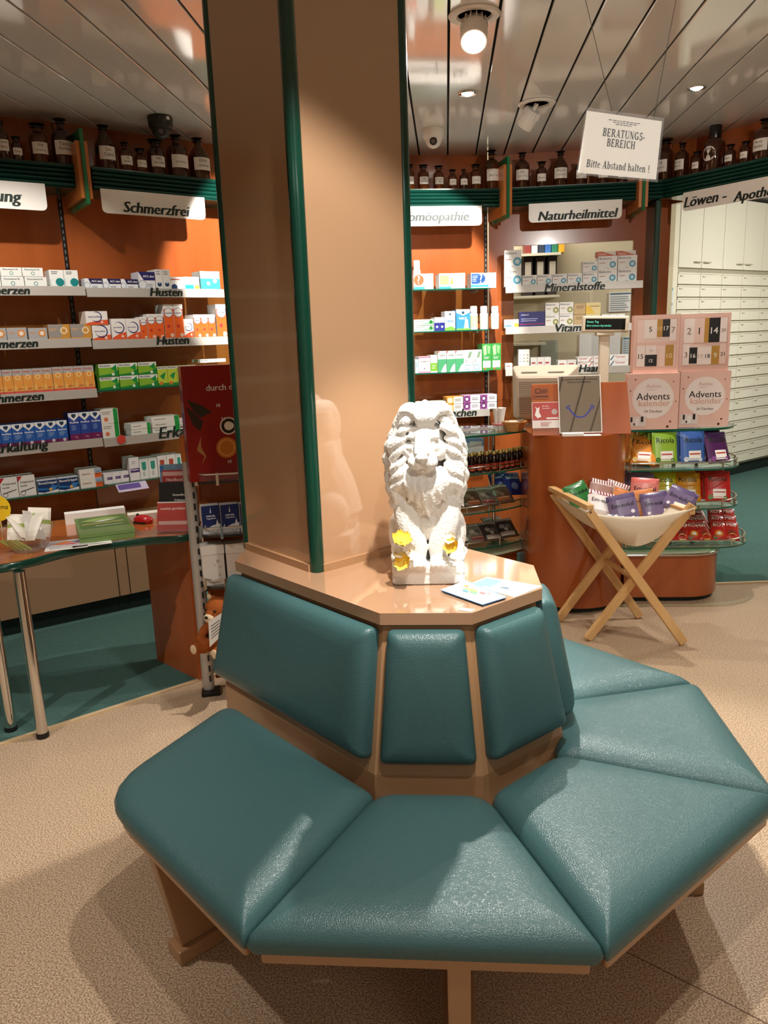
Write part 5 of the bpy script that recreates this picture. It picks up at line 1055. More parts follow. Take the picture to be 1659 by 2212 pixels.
def lwing(dx=0, front=0.):
    return [(px0 - .004, 4.50 - front), (.40, 4.47 - front), (.30, 4.385 - front), (.2, 4.335 - front), (.105, 4.285 - front), (-.05, 4.25 - front), (-.2, 4.27 - front), (-.3, 4.34), (-.33, 4.45), (-.33, 4.72), (px0 - .004, 4.72)][::-1]
def lw(front): p = lwing(0, front); k = p[2:] + p[:2]; return k       # front edge first
shelf_tier(wl, lw(.06), .952, 9, rail=False, th=.012)
shelf_tier(wl, lw(0.), .725, 9); shelf_tier(wl, lw(-.01), .497, 9); shelf_tier(wl, lw(-.01), .283, 9)
t = MB(); t.prism(inset(lw(.02), .03), .03, .225, CHERRY_DK); t.build('wood_base', wl, smooth=35)
t = MB(); t.prism(lw(.03), .226, .24, mat('ivory_base_top', 'd8ccb6', .4)); t.build('base_top', wl)
t = MB(); t.tube([(x, y, .233) for x, y in lw(.034)[:9]], .008, CHROME, 8); t.build('rim', wl, smooth=50)
for x, y in ((.27, 4.6), (-.1, 4.5)):
    t = MB(); t.cyl((x, y, .241), (x, y, .94), .011, CHROME, 14); t.build('post', wl, smooth=50)
# ------------------------------------------------------------------ candy bags
def bag_mesh(w, h, th, base, top, text=None, tcol='101010', label=None, fruit=None, stripe=None, foot=None):
    key = repr(('bag', w, h, th, base, top, text, label, fruit, stripe))
    if key in PACK: return PACK[key]
    t = MB(); N, M = 10, 14; B_ = mat('foil_' + base, base, .28, coat=.3); T_ = mat('foil_' + top, top, .28, coat=.3)
    def sy(u, v): return th / 2 * max(0., (4 * u * (1 - u))) ** .5 * max(0., min(1, v / .12)) ** .7 * max(0., min(1, (1 - v) / .2)) ** .8 + .0008
    for s in (-1, 1):
        for j in range(M):
            for i in range(N):
                q = [(i / N, j / M), ((i + 1) / N, j / M), ((i + 1) / N, (j + 1) / M), (i / N, (j + 1) / M)]
                if s > 0: q = q[::-1]
                m = T_ if (j + .5) / M > .8 else B_
                t.add([((u - .5) * w, s * sy(u, v), v * h) for u, v in q], [(0, 1, 2, 3)], m)
    def surf(x, z, k=.0005): u = min(max(x / w + .5, 0), 1); v = min(max(z / h, 0), 1); return -sy(u, v) - k
    def patch(u0, v0, u1, v1, c, k):
        n = 4
        for a in range(n):
            for b in range(n):
                ua, ub, va, vb = [u0 + (u1 - u0) * x / n for x in (a, a + 1)] + [v0 + (v1 - v0) * x / n for x in (b, b + 1)]
                pts = [((u - .5) * w, v * h) for u, v in ((ua, va), (ub, va), (ub, vb), (ua, vb))]; t.add([(x, surf(x, z, k), z) for x, z in pts], [(0, 1, 2, 3)], pm(c))
    if label: patch(*label[:4], label[4], .0006); patch(label[0] + .03, label[3] - (label[3] - label[1]) * .4, label[2] - .03, label[3] - (label[3] - label[1]) * .25, label[5], .0011)
    if fruit:
        for (u, v, r, c) in fruit:
            pts = [((u - .5) * w + a, v * h + b) for a, b in disc((0, 0), r * w, 12)]; t.add([(x, surf(x, z, .001), z) for x, z in pts], [tuple(range(12))], pm(c))
    if stripe:
        for k in range(9): patch(k / 9., .82, k / 9. + .05, 1., stripe, .0006)
    if text:
        v, f, xa, xb, ya, yb = glyphs(text); sc = min(w * .78 / (xb - xa), h * .16 / (yb - ya)); oz = h * (.66 if not foot else foot)
        vs = [((a - (xa + xb) / 2) * sc, oz + (b - ya) * sc) for a, b in v]; t.add([(x, surf(x, z, .0016), z) for x, z in vs], f, pm(tcol)); t.add([(x + .0008, surf(x, z, .0017), z) for x, z in vs], f, pm(tcol))
    me = bpy.data.meshes.new('candy_bag'); me.from_pydata(t.v, [], t.f)
    for m in t.mats: me.materials.append(m)
    me.polygons.foreach_set('material_index', t.m); me.polygons.foreach_set('use_smooth', [True] * len(me.polygons)); me.update(); PACK[key] = me; return me
def bag(me, p, rz, lean, label, group, roll=0, name='candy_bag', cat='candy bag'):
    o = bpy.data.objects.new(name, me); COL.objects.link(o)
    o.matrix_world = Matrix.Translation(Vector(p)) @ Matrix.Rotation(radians(rz), 4, 'Z') @ Matrix.Rotation(radians(-lean), 4, 'X') @ Matrix.Rotation(radians(roll), 4, 'Y'); return tag(o, label, cat, group)
def ric(c, top, fr, txt='Ricola'): return bag_mesh(.135, .175, .032, c, top, txt, '1c2a1c', (.3, .1, .8, .4, 'efe9e2', 'b84a4a'), [(.2, .14, .1, fr), (.78, .12, .08, fr)])
G_ = 'herbal candy bags on the right display'
def rowbags(z, specs, y, grp):
    for (px_, py_, me, rz, lean, n, lb) in specs:
        for k in range(n):
            x = ony(px_, py_, y)[0]; l_ = lb if k == 0 else lb.replace('front', ORD[k] + ' behind the front') if 'front' in lb else lb + f', {ORD[k]} behind'
            bag(me, (x - .012 * k, y + .043 * k, z + .012 + .006 * k), rz, lean, l_, grp)
rowbags(.755, [(1388, 985, ric('d98a34', 'b8741e', 'f2d08a'), -25, 35, 2, 'front orange candy bag half hidden by the counter side'), (1437, 990, ric('8fb23a', '7aa02e', '4a7a2e'), 5, 12, 4, 'front light green candy bag on the top display tier'), (1497, 992, ric('3f63a8', '35589c', 'dfe6f0'), 8, 10, 4, 'front blue candy bag on the top display tier'), (1556, 990, ric('4a1f50', '3c1844', '8a4a90'), 18, 24, 3, 'front dark purple candy bag on the top display tier')], 4.27, G_)
rowbags(.532, [(1385, 1060, ric('8d6a84', '7d5a76', 'c8a8c0'), -12, 25, 2, 'front mauve candy bag on the middle display tier'), (1435, 1062, ric('c2ad24', 'b39e1c', '6a8a2e'), -8, 28, 3, 'front yellow candy bag on the middle display tier'), (1487, 1068, ric('d58a1c', 'c47a14', 'f0b040'), -8, 30, 4, 'front amber candy bag on the middle display tier'), (1552, 1068, ric('c0241f', 'a81c18', '5a7a3a'), -6, 24, 3, 'front red candy bag on the middle display tier')], 4.30, G_)
red_small = bag_mesh(.085, .13, .03, 'c4281e', 'b01f18', 'ROT', 'f2ece4', None, [(.5, .3, .26, 'd88a2a'), (.5, .3, .14, 'f2e6d0'), (.25, .12, .14, '2f7a3a')])
red_small2 = bag_mesh(.085, .13, .03, 'c4281e', 'b01f18', 'Mini', 'f2ece4', None, [(.5, .34, .24, '8a2a1a'), (.55, .14, .26, 'e0b848')])
k = 0
for r_ in range(3):
    for i in range(6):
        x = 1.235 + i * .068 + .02 * r_; y = 4.30 + .09 * r_
        bag(red_small if i % 2 == 0 else red_small2, (x, y, .322 + .018 * r_), -10 + 6 * i % 20, 50, f'small red candy bag, {nth(i, 6)} in the {["front", "middle", "back"][r_]} row of the lowest tier', 'small red candy bags on the lowest tier', roll=(-6, 4, 8)[i % 3])
# left wing: juice bottles
JB = mat('dark_juice_glass', '1d0a06', .05, coat=.6); GOLD = mat('gold_cap', 'c9b26a', .3, metal=.6); JL = mat('orange_red_label', 'b8402c', .45)
def jbottle(x, y, z, label):
    o = thing('juice_bottle', label, 'bottle', (x, y, z), 0, 'small juice bottles on the left display')
    t = MB(); t.lathe([(0, 0), (.018, 0), (.0195, .003), (.0195, .062), (.017, .07), (.0105, .088), (.010, .098)], JB, 16); t.build('glass_body', o, smooth=50, local=True)
    t = MB(); t.lathe([(.012, .096), (.0125, .098), (.0125, .111), (.0115, .113), (0, .113)], GOLD, 16); t.build('cap', o, smooth=40, local=True)
    t = MB(); t.lathe([(.0199, .012), (.0199, .046)], JL, 10, a0=-pi, a1=0); lb = t.build('paper_label', o, smooth=60, local=True)
    t = MB(); pts = [(.0203 * sin(a / .0203), -.0203 * cos(a / .0203), .027 + b) for a, b in disc((0, 0), .009, 12)]; t.add(pts, [tuple(range(12))], mat('label_fruit', 'e8b878', .5)); t.build('fruit_print', lb, local=True, fix=False)
fx = [(-.055, 4.275), (-.01, 4.28), (.038, 4.288), (.083, 4.30), (.128, 4.325), (.172, 4.348), (.216, 4.37), (.258, 4.39), (.297, 4.413), (.333, 4.445), (.366, 4.475), (.40, 4.502)]
for r_ in range(2):
    for i, (x, y) in enumerate(fx):
        jbottle(x + .004 + .02 * r_, y + .024 + .047 * r_, .7255, f'gold-capped juice bottle, {nth(i, 12)} in the {["front", "back"][r_]} row behind the lion')
brown = bag_mesh(.13, .15, .035, '6a5240', 'd8cfc0', None, '101010', (.2, .1, .8, .3, 'b0643a', 'e8d8c0'), [(.35, .5, .12, '8a7058'), (.6, .55, .12, '5a4434'), (.5, .4, .1, '9a8068')], '3a2f28')
greyb = bag_mesh(.13, .15, .035, '7f786e', 'e2dcd2', None, '101010', (.2, .08, .8, .26, '8a3a34', 'e8d8c0'), [(.35, .5, .13, 'b8b0a4'), (.62, .5, .12, '5a544c'), (.5, .38, .1, 'a09a90')], '5a2a28')
blueb = bag_mesh(.12, .15, .035, '2a3480', '232c70', 'Salmiak', 'd8dcf0', None, [(.5, .35, .2, '8a90c8')])
dark = bag_mesh(.13, .15, .035, '3a2f2c', '5a2c30', None, '101010', (.15, .06, .85, .24, 'c9bfb2', '8a2a2a'), [(.35, .52, .13, '8f8680'), (.62, .5, .13, '6f6660'), (.5, .36, .1, 'b0a69c'), (.72, .38, .1, '4a403c')], 'c9bfc0')
LG = 'liquorice bags on the left display'
for i, (x, y, me, lb) in enumerate([(.05, 4.35, brown, 'striped brown candy bag beside the lion on the middle left tier'), (.15, 4.375, brown, 'striped brown candy bag in the centre of the middle left tier'), (.235, 4.42, greyb, 'striped grey candy bag on the middle left tier'), (.33, 4.48, brown, 'striped brown candy bag near the counter on the middle left tier'), (-.06, 4.33, brown, 'striped brown candy bag hidden behind the lion'), (.40, 4.58, blueb, 'dark blue candy bag beside the counter on the middle left tier'), (.33, 4.61, blueb, 'dark blue candy bag further back on the middle left tier')]):
    bag(me, (x, y, .515 + (.03 if me is blueb else 0)), 15 + 8 * (i % 3), 52 if me is not blueb else 35, lb, LG, roll=(i % 3 - 1) * 6)
for i, (x, y, me, lb) in enumerate([(.07, 4.36, dark, 'dark candy bag beside the lion on the lowest left tier'), (.17, 4.385, greyb, 'grey candy bag in the centre of the lowest left tier'), (.265, 4.42, dark, 'dark candy bag right of centre on the lowest left tier'), (.355, 4.50, dark, 'dark candy bag nearest the counter on the lowest left tier'), (.30, 4.56, greyb, 'grey striped candy bag at the back of the lowest left tier'), (-.05, 4.34, dark, 'dark candy bag hidden low behind the lion')]):
    bag(me, (x, y, .302), 14 + 9 * (i % 3), 55, lb, LG, roll=(i % 3 - 1) * 6)
ogb = bag_mesh(.09, .12, .03, 'd8763a', 'c4602a', None); bag(ogb, (.02, 4.315, .512), 0, 30, 'orange candy bag at the left end of the middle tier', LG)
# blue carton sign under the glass top
t = MB(); t.box(.0, .21, 4.52, 4.54, .7255, .90, mat('card_7f9fd0', '7f9fd0', .4)); prints(t, .21, .175, [('p', [(0, .5), (.4, .9), (1, .7), (1, .3)], 'dfe6f2'), ('c', .3, .5, .12, '4a68b0'), ('r', .6, .2, .95, .9, 'efe6ea')], 4.5195, .0, .7255); tag(t.build('carton', fix=False), 'pale blue carton standing behind the gold-capped bottles', 'box')
# basket, receipt cup, wire rack on the left glass top
WT = .9525
WICK = mat('wicker', 'c48d4e', .7, bump=(140, 1.0))
bx, by = ony(1112, 925, 4.36)[0], 4.40; bs = thing('basket', 'small oval wicker basket beside the slanted counter board', 'basket', (bx, by, WT))
t = MB()
for k in range(6): t.tube([(bx + (.046 + .0045 * k) * cos(a), by + (.036 + .004 * k) * sin(a), WT + .006 + .0095 * k) for a in [2 * pi * i / 24 for i in range(24)]], .0055, WICK, 6, closed=True)
t.prism([(bx + .048 * cos(2 * pi * i / 24), by + .038 * sin(2 * pi * i / 24)) for i in range(24)], WT + .0005, WT + .006, WICK); t.build('woven_body', bs, smooth=60)
for i in range(3):
    t = MB(); t.box(-.03, .03, -.012, .012, 0, .004, [PAPER, WHITE, mat('card_8a7a72', '8a7a72', .5)][i]); o = t.build('paper_slip'); o.location = (bx - .02 + .022 * i, by - .004 + .006 * i, WT + .048 + .004 * i); o.rotation_euler = (radians(10), radians(8 - 8 * i), radians(20 - 30 * i)); tag(o, f'paper slip lying in the wicker basket, {["left", "middle", "right"][i]} one', 'paper', 'slips in the basket')
cx_, cy_ = ony(1078, 920, 4.38)[0], 4.40; cp = thing('bag_dispenser', 'clear cup of rolled white paper bags left of the wicker basket', 'dispenser', (cx_, cy_, WT))
t = MB(); t.lathe([(.028, 0), (.030, .002), (.036, .06), (.0345, .06), (.028, .004), (0, .004)], CLEAR, 20, (cx_, cy_, WT)); t.build('cup', cp, smooth=50)
t = MB(); t.lathe([(.0375, .038), (.0385, .046)], mat('pink_ring', 'd87a80', .4), 20, (cx_, cy_, WT)); t.build('pink_band', cp, smooth=50)
for i in range(5):
    a = 2 * pi * i / 5; x, y = cx_ + .014 * cos(a), cy_ + .014 * sin(a); t = MB(); t.tube([(x, y, WT + .008), (x + .008 * cos(a), y + .008 * sin(a), WT + .09), (x + .014 * cos(a), y + .014 * sin(a), WT + .135)], [.008, .011, .014], WHITE, 10); tag(t.build('rolled_paper_bag', smooth=50), f'rolled white paper bag, {ORD[i]} counted around the clear cup', 'paper bag', 'rolled paper bags in the cup')
wx = ony(1025, 930, 4.34)[0]; wf = thing('wire_stand', 'flat silver wire stand on the left glass top behind the lion', 'wire stand', (wx, 4.40, WT))
t = MB()
for k in range(4): t.tube([(wx - .12, 4.33 + .035 * k, WT + .005), (wx + .06, 4.36 + .035 * k, WT + .018), (wx + .12, 4.37 + .03 * k, WT + .004)], .0035, ALU, 6)
for k in range(3): t.tube([(wx - .1 + .09 * k, 4.33 + .01 * k, WT + .011 + .002 * k), (wx - .1 + .09 * k, 4.46, WT + .011 + .002 * k)], .0035, ALU, 6)
t.build('wire_frame', wf, smooth=50)
# monitor seen from behind
MON = mat('beige_monitor_plastic', 'c9bba6', .5); TM = Matrix.Translation((.555, 4.52, CZ + .0005)) @ Matrix.Rotation(radians(-16), 4, 'Z')
t = MB(); t.prism([(px0 - .05, 4.4), (px1, 4.4), (px1, 4.75), (px0 - .05, 4.75)], CZ - .0, CZ + .0004, CHERRY_DK)
mo_ = thing('monitor', 'beige computer monitor seen from behind on the counter', 'monitor', tuple(TM.translation), radians(-16))
t = MB(); t.T = TM; t.rings([[(-.10, -.06, 0), (.10, -.06, 0), (.10, .09, 0), (-.10, .09, 0)], [(-.08, -.045, .02), (.08, -.045, .02), (.08, .07, .02), (-.08, .07, .02)]], MON); t.build('foot', mo_, bevel=.004)
t = MB(); t.T = TM @ Matrix.Rotation(radians(7), 4, 'X')
def rr(hw, z0, z1, y): return [(-hw, y, z0), (hw, y, z0), (hw, y, z1), (-hw, y, z1)]
t.rings([rr(.186, .035, .335, .09), rr(.186, .035, .335, .05), rr(.178, .04, .328, .03), rr(.145, .05, .30, -.055), rr(.135, .06, .288, -.065)], MON); hs = t.build('housing', mo_, bevel=.01, seg=3)
t = MB(); t.T = TM @ Matrix.Rotation(radians(7), 4, 'X')
for k in range(17): z = .085 + .0112 * k; t.box(-.128, .128, -.0667, -.064, z, z + .0035, mat('monitor_groove', '8f8474', .6))
t.build('vent_ridges', hs)
t = MB(); t.T = TM @ Matrix.Rotation(radians(7), 4, 'X')
for x0 in (-.12, .03):
    for k in range(2): t.add([(x0, -.0565 + .028, .3135 + .004 + .008 * k - .009), (x0 + .09, -.0565 + .028, .3135 + .004 + .008 * k - .009), (x0 + .09, -.046 + .03, .3175 + .008 * k - .009), (x0, -.046 + .03, .3175 + .008 * k - .009)], [(0, 1, 2, 3)], BLACK)
t.build('air_slot', hs, fix=False)
t = MB(); t.T = TM @ Matrix.Rotation(radians(7), 4, 'X'); t.box(-.165, .165, .0905, .0915, .06, .312, BLACK); t.build('screen', mo_)
# customer display
dx, dy = .905, 4.62; cdp = thing('customer_display', 'beige pole customer display with green text above the counter', 'display', (dx, dy, CZ))
DISP = mat('beige_display_plastic', 'd6cab2', .5); dzc = 1.527
t = MB(); t.box(dx - .028, dx + .028, dy - .02, dy + .02, CZ + .0005, dzc - .05, DISP); t.build('pole', cdp, bevel=.006)
t = MB(); t.box(dx - .05, dx + .05, dy - .035, dy + .03, dzc - .065, dzc - .045, DISP); t.build('neck', cdp, bevel=.006)
TT = Matrix.Translation((dx, dy - .01, dzc)) @ Matrix.Rotation(radians(-4), 4, 'Z') @ Matrix.Rotation(radians(2), 4, 'Y')
t = MB(); t.T = TT; t.box(-.128, .128, -.03, .04, -.045, .045, DISP); hd = t.build('head', cdp, bevel=.008, seg=3)
t = MB(); t.T = TT; t.box(-.112, .108, -.0315, -.029, -.03, .03, mat('display_glass', '0a0f0c', .15)); gl = t.build('screen', hd)
VFD = mat('vfd_green', '5fd0b0', .5, emit=.9)
t = MB(); t.T = TT; t.text('Guten Tag', (-.104, -.0325, .004), (1, 0, 0), (0, 0, 1), (.08, .014), VFD); t.text('Ihre Löwen-Apotheke', (-.104, -.0325, -.017), (1, 0, 0), (0, 0, 1), (.165, .014), VFD); t.build('lettering', gl, fix=False)
# ------------------------------------------------------------------ pink advent calendars on the right glass top
PINK = mat('pale_pink_card', 'e8bfb2', .45); PINKS = mat('pale_pink_side', 'dcae9f', .5)
def numbers(cells):
    pr = []
    for u0, v0, u1, v1, bg, txt, tc in cells:
        pr.append(('r', u0, v0, u1, v1, bg))
        if txt: pr.append(('t', txt, u0 + (u1 - u0) * .18, v0 + (v1 - v0) * .35, u1 - (u1 - u0) * .18, v0 + (v1 - v0) * .62, tc, 'c'))
    return pr
W_, K_, Gd = 'efe2dc', '17120f', 'b98a3c'
frame = [('r', .06, .1, .94, .93, 'd9a999'), ('r', .07, .11, .93, .92, 'edd0c6'), ('r', .07, .48, .93, .53, 'e8bfb2')]
capA = frame + numbers([(.22, .60, .50, .92, W_, '5', K_), (.5, .62, .62, .92, Gd, '13', 'e8d0a0'), (.62, .62, .78, .92, K_, '17', 'f2ece8'), (.78, .56, .92, .92, W_, '7', '8a7068'), (.08, .12, .25, .48, W_, '15', K_), (.27, .3, .5, .48, W_, '24', 'cbb0a6'), (.26, .12, .52, .32, K_, '12', 'f2ece8'), (.7, .12, .88, .48, Gd, '10', 'e8d0a0')])
capB = frame + numbers([(.08, .5, .28, .92, W_, '2', '8a7068'), (.28, .5, .48, .92, 'e9c9be', '1', K_), (.48, .5, .58, .92, Gd, '', K_), (.57, .5, .79, .92, K_, '14', 'f2ece8'), (.79, .5, .93, .92, W_, '20', '8a7068'), (.07, .12, .2, .48, W_, '3', '8a7068'), (.2, .14, .36, .42, K_, '16', 'f2ece8'), (.36, .12, .5, .42, W_, '19', 'cbb0a6'), (.5, .12, .64, .42, W_, '18', K_), (.64, .12, .8, .44, Gd, '9', 'f0e2c4'), (.8, .12, .93, .48, 'e9c9be', '21', K_)])
cov = [('c', .5, .56, .40, 'efe4e0'), ('t', 'Avène', .36, .74, .64, .82, 'd8b0a6', 'c'), ('l', .38, .70, .62, .73, 1, 'd8c0b8'), ('t', 'Advents', .18, .53, .82, .66, '1c1614', 'c'), ('t', 'kalender', .2, .42, .86, .53, 'd9a894', 'c'), ('t', '24 Türchen', .34, .3, .68, .36, '6a5650', 'c'), ('r', .04, .06, .38, .24, 'e2d4ce'), ('r', .08, .14, .12, .23, K_), ('r', .18, .08, .24, .2, 'efe6e2'), ('r', .28, .14, .33, .24, K_), ('r', .14, .08, .17, .12, K_), ('c', .85, .14, .02, '6a2a22'), ('c', .8, .05, .025, '5a2018'), ('c', .15, .9, .016, '8a3a2a'), ('c', .88, .85, .012, '3a1a14'), ('c', .06, .7, .014, '5a2a20'), ('c', .94, .5, .012, '5a2a20')]
cal = [(1352, 1464, 802, 920, cov, 4.30, 'pink advent calendar with round white emblem, lower left of four'), (1465, 1573, 799, 919, cov, 4.36, 'pink advent calendar with round white emblem, lower right of four'), (1366, 1465, 680, 801, capA, 4.33, 'pink calendar with numbered doors including black 12, upper left of four'), (1465, 1573, 677, 798, capB, 4.37, 'pink calendar with numbered doors including black 14, upper right of four')]
zt_low = 0
for k, (xa, xb, ya, yb, pr, y, lb) in enumerate(cal):
    a, b = ony(xa, yb, y), ony(xb, yb, y); w = b[0] - a[0] - .004; z0 = .9555 if k < 2 else zt_low + .0006; h = ony((xa + xb) / 2, ya, y)[2] - z0
    if k < 2: h = .302; zt_low = z0 + h
    t = MB(); t.box(-w / 2, w / 2, .0002, .075, 0, h, PINKS); t.add([(-w / 2, 0, 0), (w / 2, 0, 0), (w / 2, 0, h), (-w / 2, 0, h)], [(0, 1, 2, 3)], PINK); prints(t, w, h, pr, 0, -w / 2, 0)
    o = t.build('advent_calendar', fix=False); o.location = ((a[0] + b[0]) / 2, y, z0); o.rotation_euler = (0, 0, radians(-2)); tag(o, lb, 'calendar', 'pink advent calendars')
# ------------------------------------------------------------------ folding wooden stand with canvas sling
PINE = mat('pale_pine', 'd9b27c', .45, grain=('c89a62', 6.)); CANV = mat('natural_canvas', 'e6d8c0', .85, bump=(320, .4))
st = thing('folding_stand', 'folding pine stand with cream canvas sling before the counter', 'stand', (.85, 3.75, 0))
TL0, TL1, TR0, TR1 = Vector((.537, 3.985, .677)), Vector((.655, 3.60, .665)), Vector((1.022, 3.93, .69)), Vector((1.135, 3.57, .69))
def xbar(p, q): t = MB(); p, q = Vector(p), Vector(q); t.bar(p, q, .024, .042, PINE, up=(q - p).cross((TL1 - TL0))); t.build('leg', st, bevel=.003)
fy = (TL1 - TL0).normalized()
xbar(Vector((1.118, 3.575, .012)), TL1 + fy * .008); xbar(Vector((.672, 3.63, .012)), TR1 - fy * .02)
xbar(Vector((.998, 3.935, .012)), TL0 + fy * .012); xbar(Vector((.566, 3.895, .012)), TR0 + fy * .035)
t = MB(); t.bar(TL0 - fy * .012 + Vector((0, 0, .022)), TL1 + fy * .02 + Vector((0, 0, .022)), .036, .024, PINE); t.build('top_rail', st, bevel=.003)
t = MB(); t.bar(TR0 - fy * .01 + Vector((-.006, 0, -.036)), TR1 - fy * .01 + Vector((-.006, 0, -.036)), .03, .022, PINE); t.build('top_rail', st, bevel=.003)
t = MB(); t.cyl((.79, 3.945, .335), (.885, 3.60, .325), .013, PINE, 12); t.build('stretcher', st, smooth=50)
for p in (TL1 + fy * .022, TR1 + fy * .022, Vector((.885, 3.582, .325))): t = MB(); t.cyl(p, p + fy * .004, .0045, mat('bolt_brown', '6a4a2a', .4, metal=.5), 10); t.build('bolt', st)
NS, NT = 20, 12; grid = []
def sl(s, tt, k):
    L = TL0.lerp(TL1, tt); R = TR0.lerp(TR1, tt); p = L.lerp(R, s); e = min(1, 4 * tt * (1 - tt) * 2.2 + .35)
    d = (.028 if k else .028 + .150 * e) * (1 - abs(2 * s - 1) ** 1.7); return p - Vector((0, 0, d + .012))
t = MB(); rows = [[sl(i / NS, j / NT, 0) for i in range(NS + 1)] for j in range(NT + 1)]
rows = [[sl(i / NS, 0.02, 1) for i in range(NS + 1)]] + [[p.lerp(sl(i / NS, .03, 0), .5) for i, p in enumerate([sl(i / NS, .01, 0) for i in range(NS + 1)])]] + rows[1:-1] + [[sl(i / NS, .97, 0).lerp(sl(i / NS, .99, 1), .25) for i in range(NS + 1)], [sl(i / NS, .995, 0).lerp(sl(i / NS, .995, 1), .6) for i in range(NS + 1)], [sl(i / NS, .985, 1) for i in range(NS + 1)]]
n2 = len(rows); t.add([p for r in rows for p in r], [(j * (NS + 1) + i, j * (NS + 1) + i + 1, (j + 1) * (NS + 1) + i + 1, (j + 1) * (NS + 1) + i) for j in range(n2 - 1) for i in range(NS)], CANV)
sg = t.build('canvas_sling', st, smooth=70); m_ = sg.modifiers.new('s', 'SOLIDIFY'); m_.thickness = .003
def em(c, top, tx='Em-eukal', tc='1a1420', st_=None, lab=None): return bag_mesh(.135, .125, .034, c, top, tx, tc, lab, [(.8, .25, .07, 'e8e0ec'), (.2, .2, .06, 'e8e0ec')], st_, .48)
EMP, EMG, EMR, EMO, EMS = em('75658a', '5a4a72'), em('2f7a3a', '256a30'), em('efe6e6', '8a2a3a', st_='f2eeee'), em('dd9158', 'c87a44'), em('e0857a', 'cf6a62')
EMT = bag_mesh(.12, .125, .034, 'b89088', 'e8dcd8', None, stripe='7a2a34')
def stand_pt(px_, py_, y): return Vector(ony(px_, py_, y))
sb = [(1352, 1122, 3.68, EMP, -8, 22, -14, 'purple candy bag lying in front in the canvas sling'), (1296, 1112, 3.72, EMR, 12, 35, 18, 'white and red candy bag at the left end of canvas sling'), (1262, 1092, 3.84, EMG, 20, 30, -16, 'green candy bag at the left back of the canvas sling'), (1292, 1088, 3.92, EMT, 8, 20, 16, 'striped candy bag standing left at the back of the sling'), (1318, 1090, 3.95, EMT, -6, 20, 20, 'striped candy bag standing right at the back of the sling'), (1340, 1110, 3.82, EMO, 0, 25, 22, 'orange candy bag behind the front purple one'), (1388, 1112, 3.78, EMO, -10, 18, -10, 'orange candy bag right of the front purple one'), (1390, 1086, 3.86, EMS, -6, 15, 4, 'salmon pink candy bag at the back of canvas sling'), (1420, 1118, 3.74, EMP, 5, 20, -6, 'purple candy bag half hidden at the right of the sling'), (1455, 1104, 3.72, EMP, -18, 30, 24, 'purple candy bag at the right end of the canvas sling')]
for px_, py_, y, me, rz, lean, roll, lb in sb:
    p = stand_pt(px_, py_, y); bag(me, (p.x, p.y, p.z), rz, lean, lb, 'candy bags in the canvas sling', roll)
for i, (px_, py_) in enumerate(((1330, 1117), (1345, 1119), (1368, 1119), (1316, 1115), (1410, 1117))):
    p = Vector(ony(px_, py_, 3.645)); t = MB(); t.ball(p, (.014, .010, .010), mat('wrapped_candy', 'dfe4ee', .25), 10, 6)
    for s in (-1, 1): t.tube([p + Vector((s * .011, 0, 0)), p + Vector((s * .022, 0, .003))], [.003, .008], mat('wrapped_candy_blue', '8fa8d8', .25), 8)
    tag(t.build('wrapped_candy', smooth=50), f'small blue-white wrapped candy, {nth(i, 5)} at the sling front', 'candy', 'wrapped candies in the sling')
# ------------------------------------------------------------------ white lion statue on the tabletop
PLAST = mat('white_plaster', 'f1eee9', .75, spec=.2, bump=(210, .75))
LC = Vector((-.060, 2.055, .8505)); TLn = Matrix.Translation(LC) @ Matrix.Rotation(radians(2), 4, 'Z')
lion = thing('lion_statue', 'white plaster statue of a sitting lion on the bench tabletop', 'statue', tuple(LC))
t = MB(); t.T = TLn; rl = random.Random(11)
for k in range(5):
    g = .004 * rl.random(); z0 = .0005 + .0098 * k
    pl = rounded([(-.100 + g, -.098 + g), (.100 - g, -.098 + g), (.100 - g, .098), (-.100 + g, .098)], .018, 4)
    t.rings([[(x * (.985), y * .985, z0) for x, y in pl], [(x, y, z0 + .003) for x, y in pl], [(x, y, z0 + .0085) for x, y in pl], [(x * .97, y * .97, z0 + .0125) for x, y in pl]], PLAST)
E3 = lambda c, r, T=None: t.ball(c, r, PLAST, 16, 10, T)
TB_ = lambda p, r, n=10: t.tube(spline(p, 5), [r[0] + (r[1] - r[0]) * i / (5 * (len(p) - 1)) for i in range(5 * (len(p) - 1) + 1)], PLAST, n)
TB_([(0, .055, .10), (0, .035, .19), (0, -.005, .28)], (.070, .068), 16); E3((0, .05, .10), (.075, .06, .075)); E3((0, -.028, .225), (.062, .048, .07)); E3((0, -.04, .16), (.03, .03, .05))
for s in (-1, 1):
    E3((s * .073, .035, .112), (.036, .058, .070)); E3((s * .078, -.035, .062), (.024, .042, .018)); E3((s * .074, -.005, .075), (.028, .05, .03))
    TB_([(s * .060, -.025, .245), (s * .053, -.048, .16), (s * .030, -.055, .105), (s * .029, -.058, .065)], (.037, .0235), 14)
    E3((s * .031, -.074, .061), (.027, .036, .018))
    for q in range(4): E3((s * .031 + (q - 1.5) * .0125, -.103, .058), (.0075, .013, .0105))
TB_([(.05, .08, .06), (.095, .05, .058), (.10, 0., .060)], (.014, .009))
hd_ = Matrix.Rotation(radians(-7), 4, 'Z') @ Matrix.Rotation(radians(6), 4, 'X'); H0 = Vector((0, -.035, .375))
def hp(x, y, z): return tuple(H0 + hd_ @ Vector((x, y, z)))
def HE(c, r): t.ball(hp(*c), r, PLAST, 16, 10, hd_)
HE((0, 0, .006), (.052, .054, .060)); HE((0, -.034, .030), (.042, .030, .030)); HE((0, -.03, -.012), (.047, .040, .040)); HE((0, -.062, -.030), (.035, .034, .024)); HE((0, -.052, -.056), (.029, .030, .014)); HE((0, -.056, -.072), (.018, .018, .012))
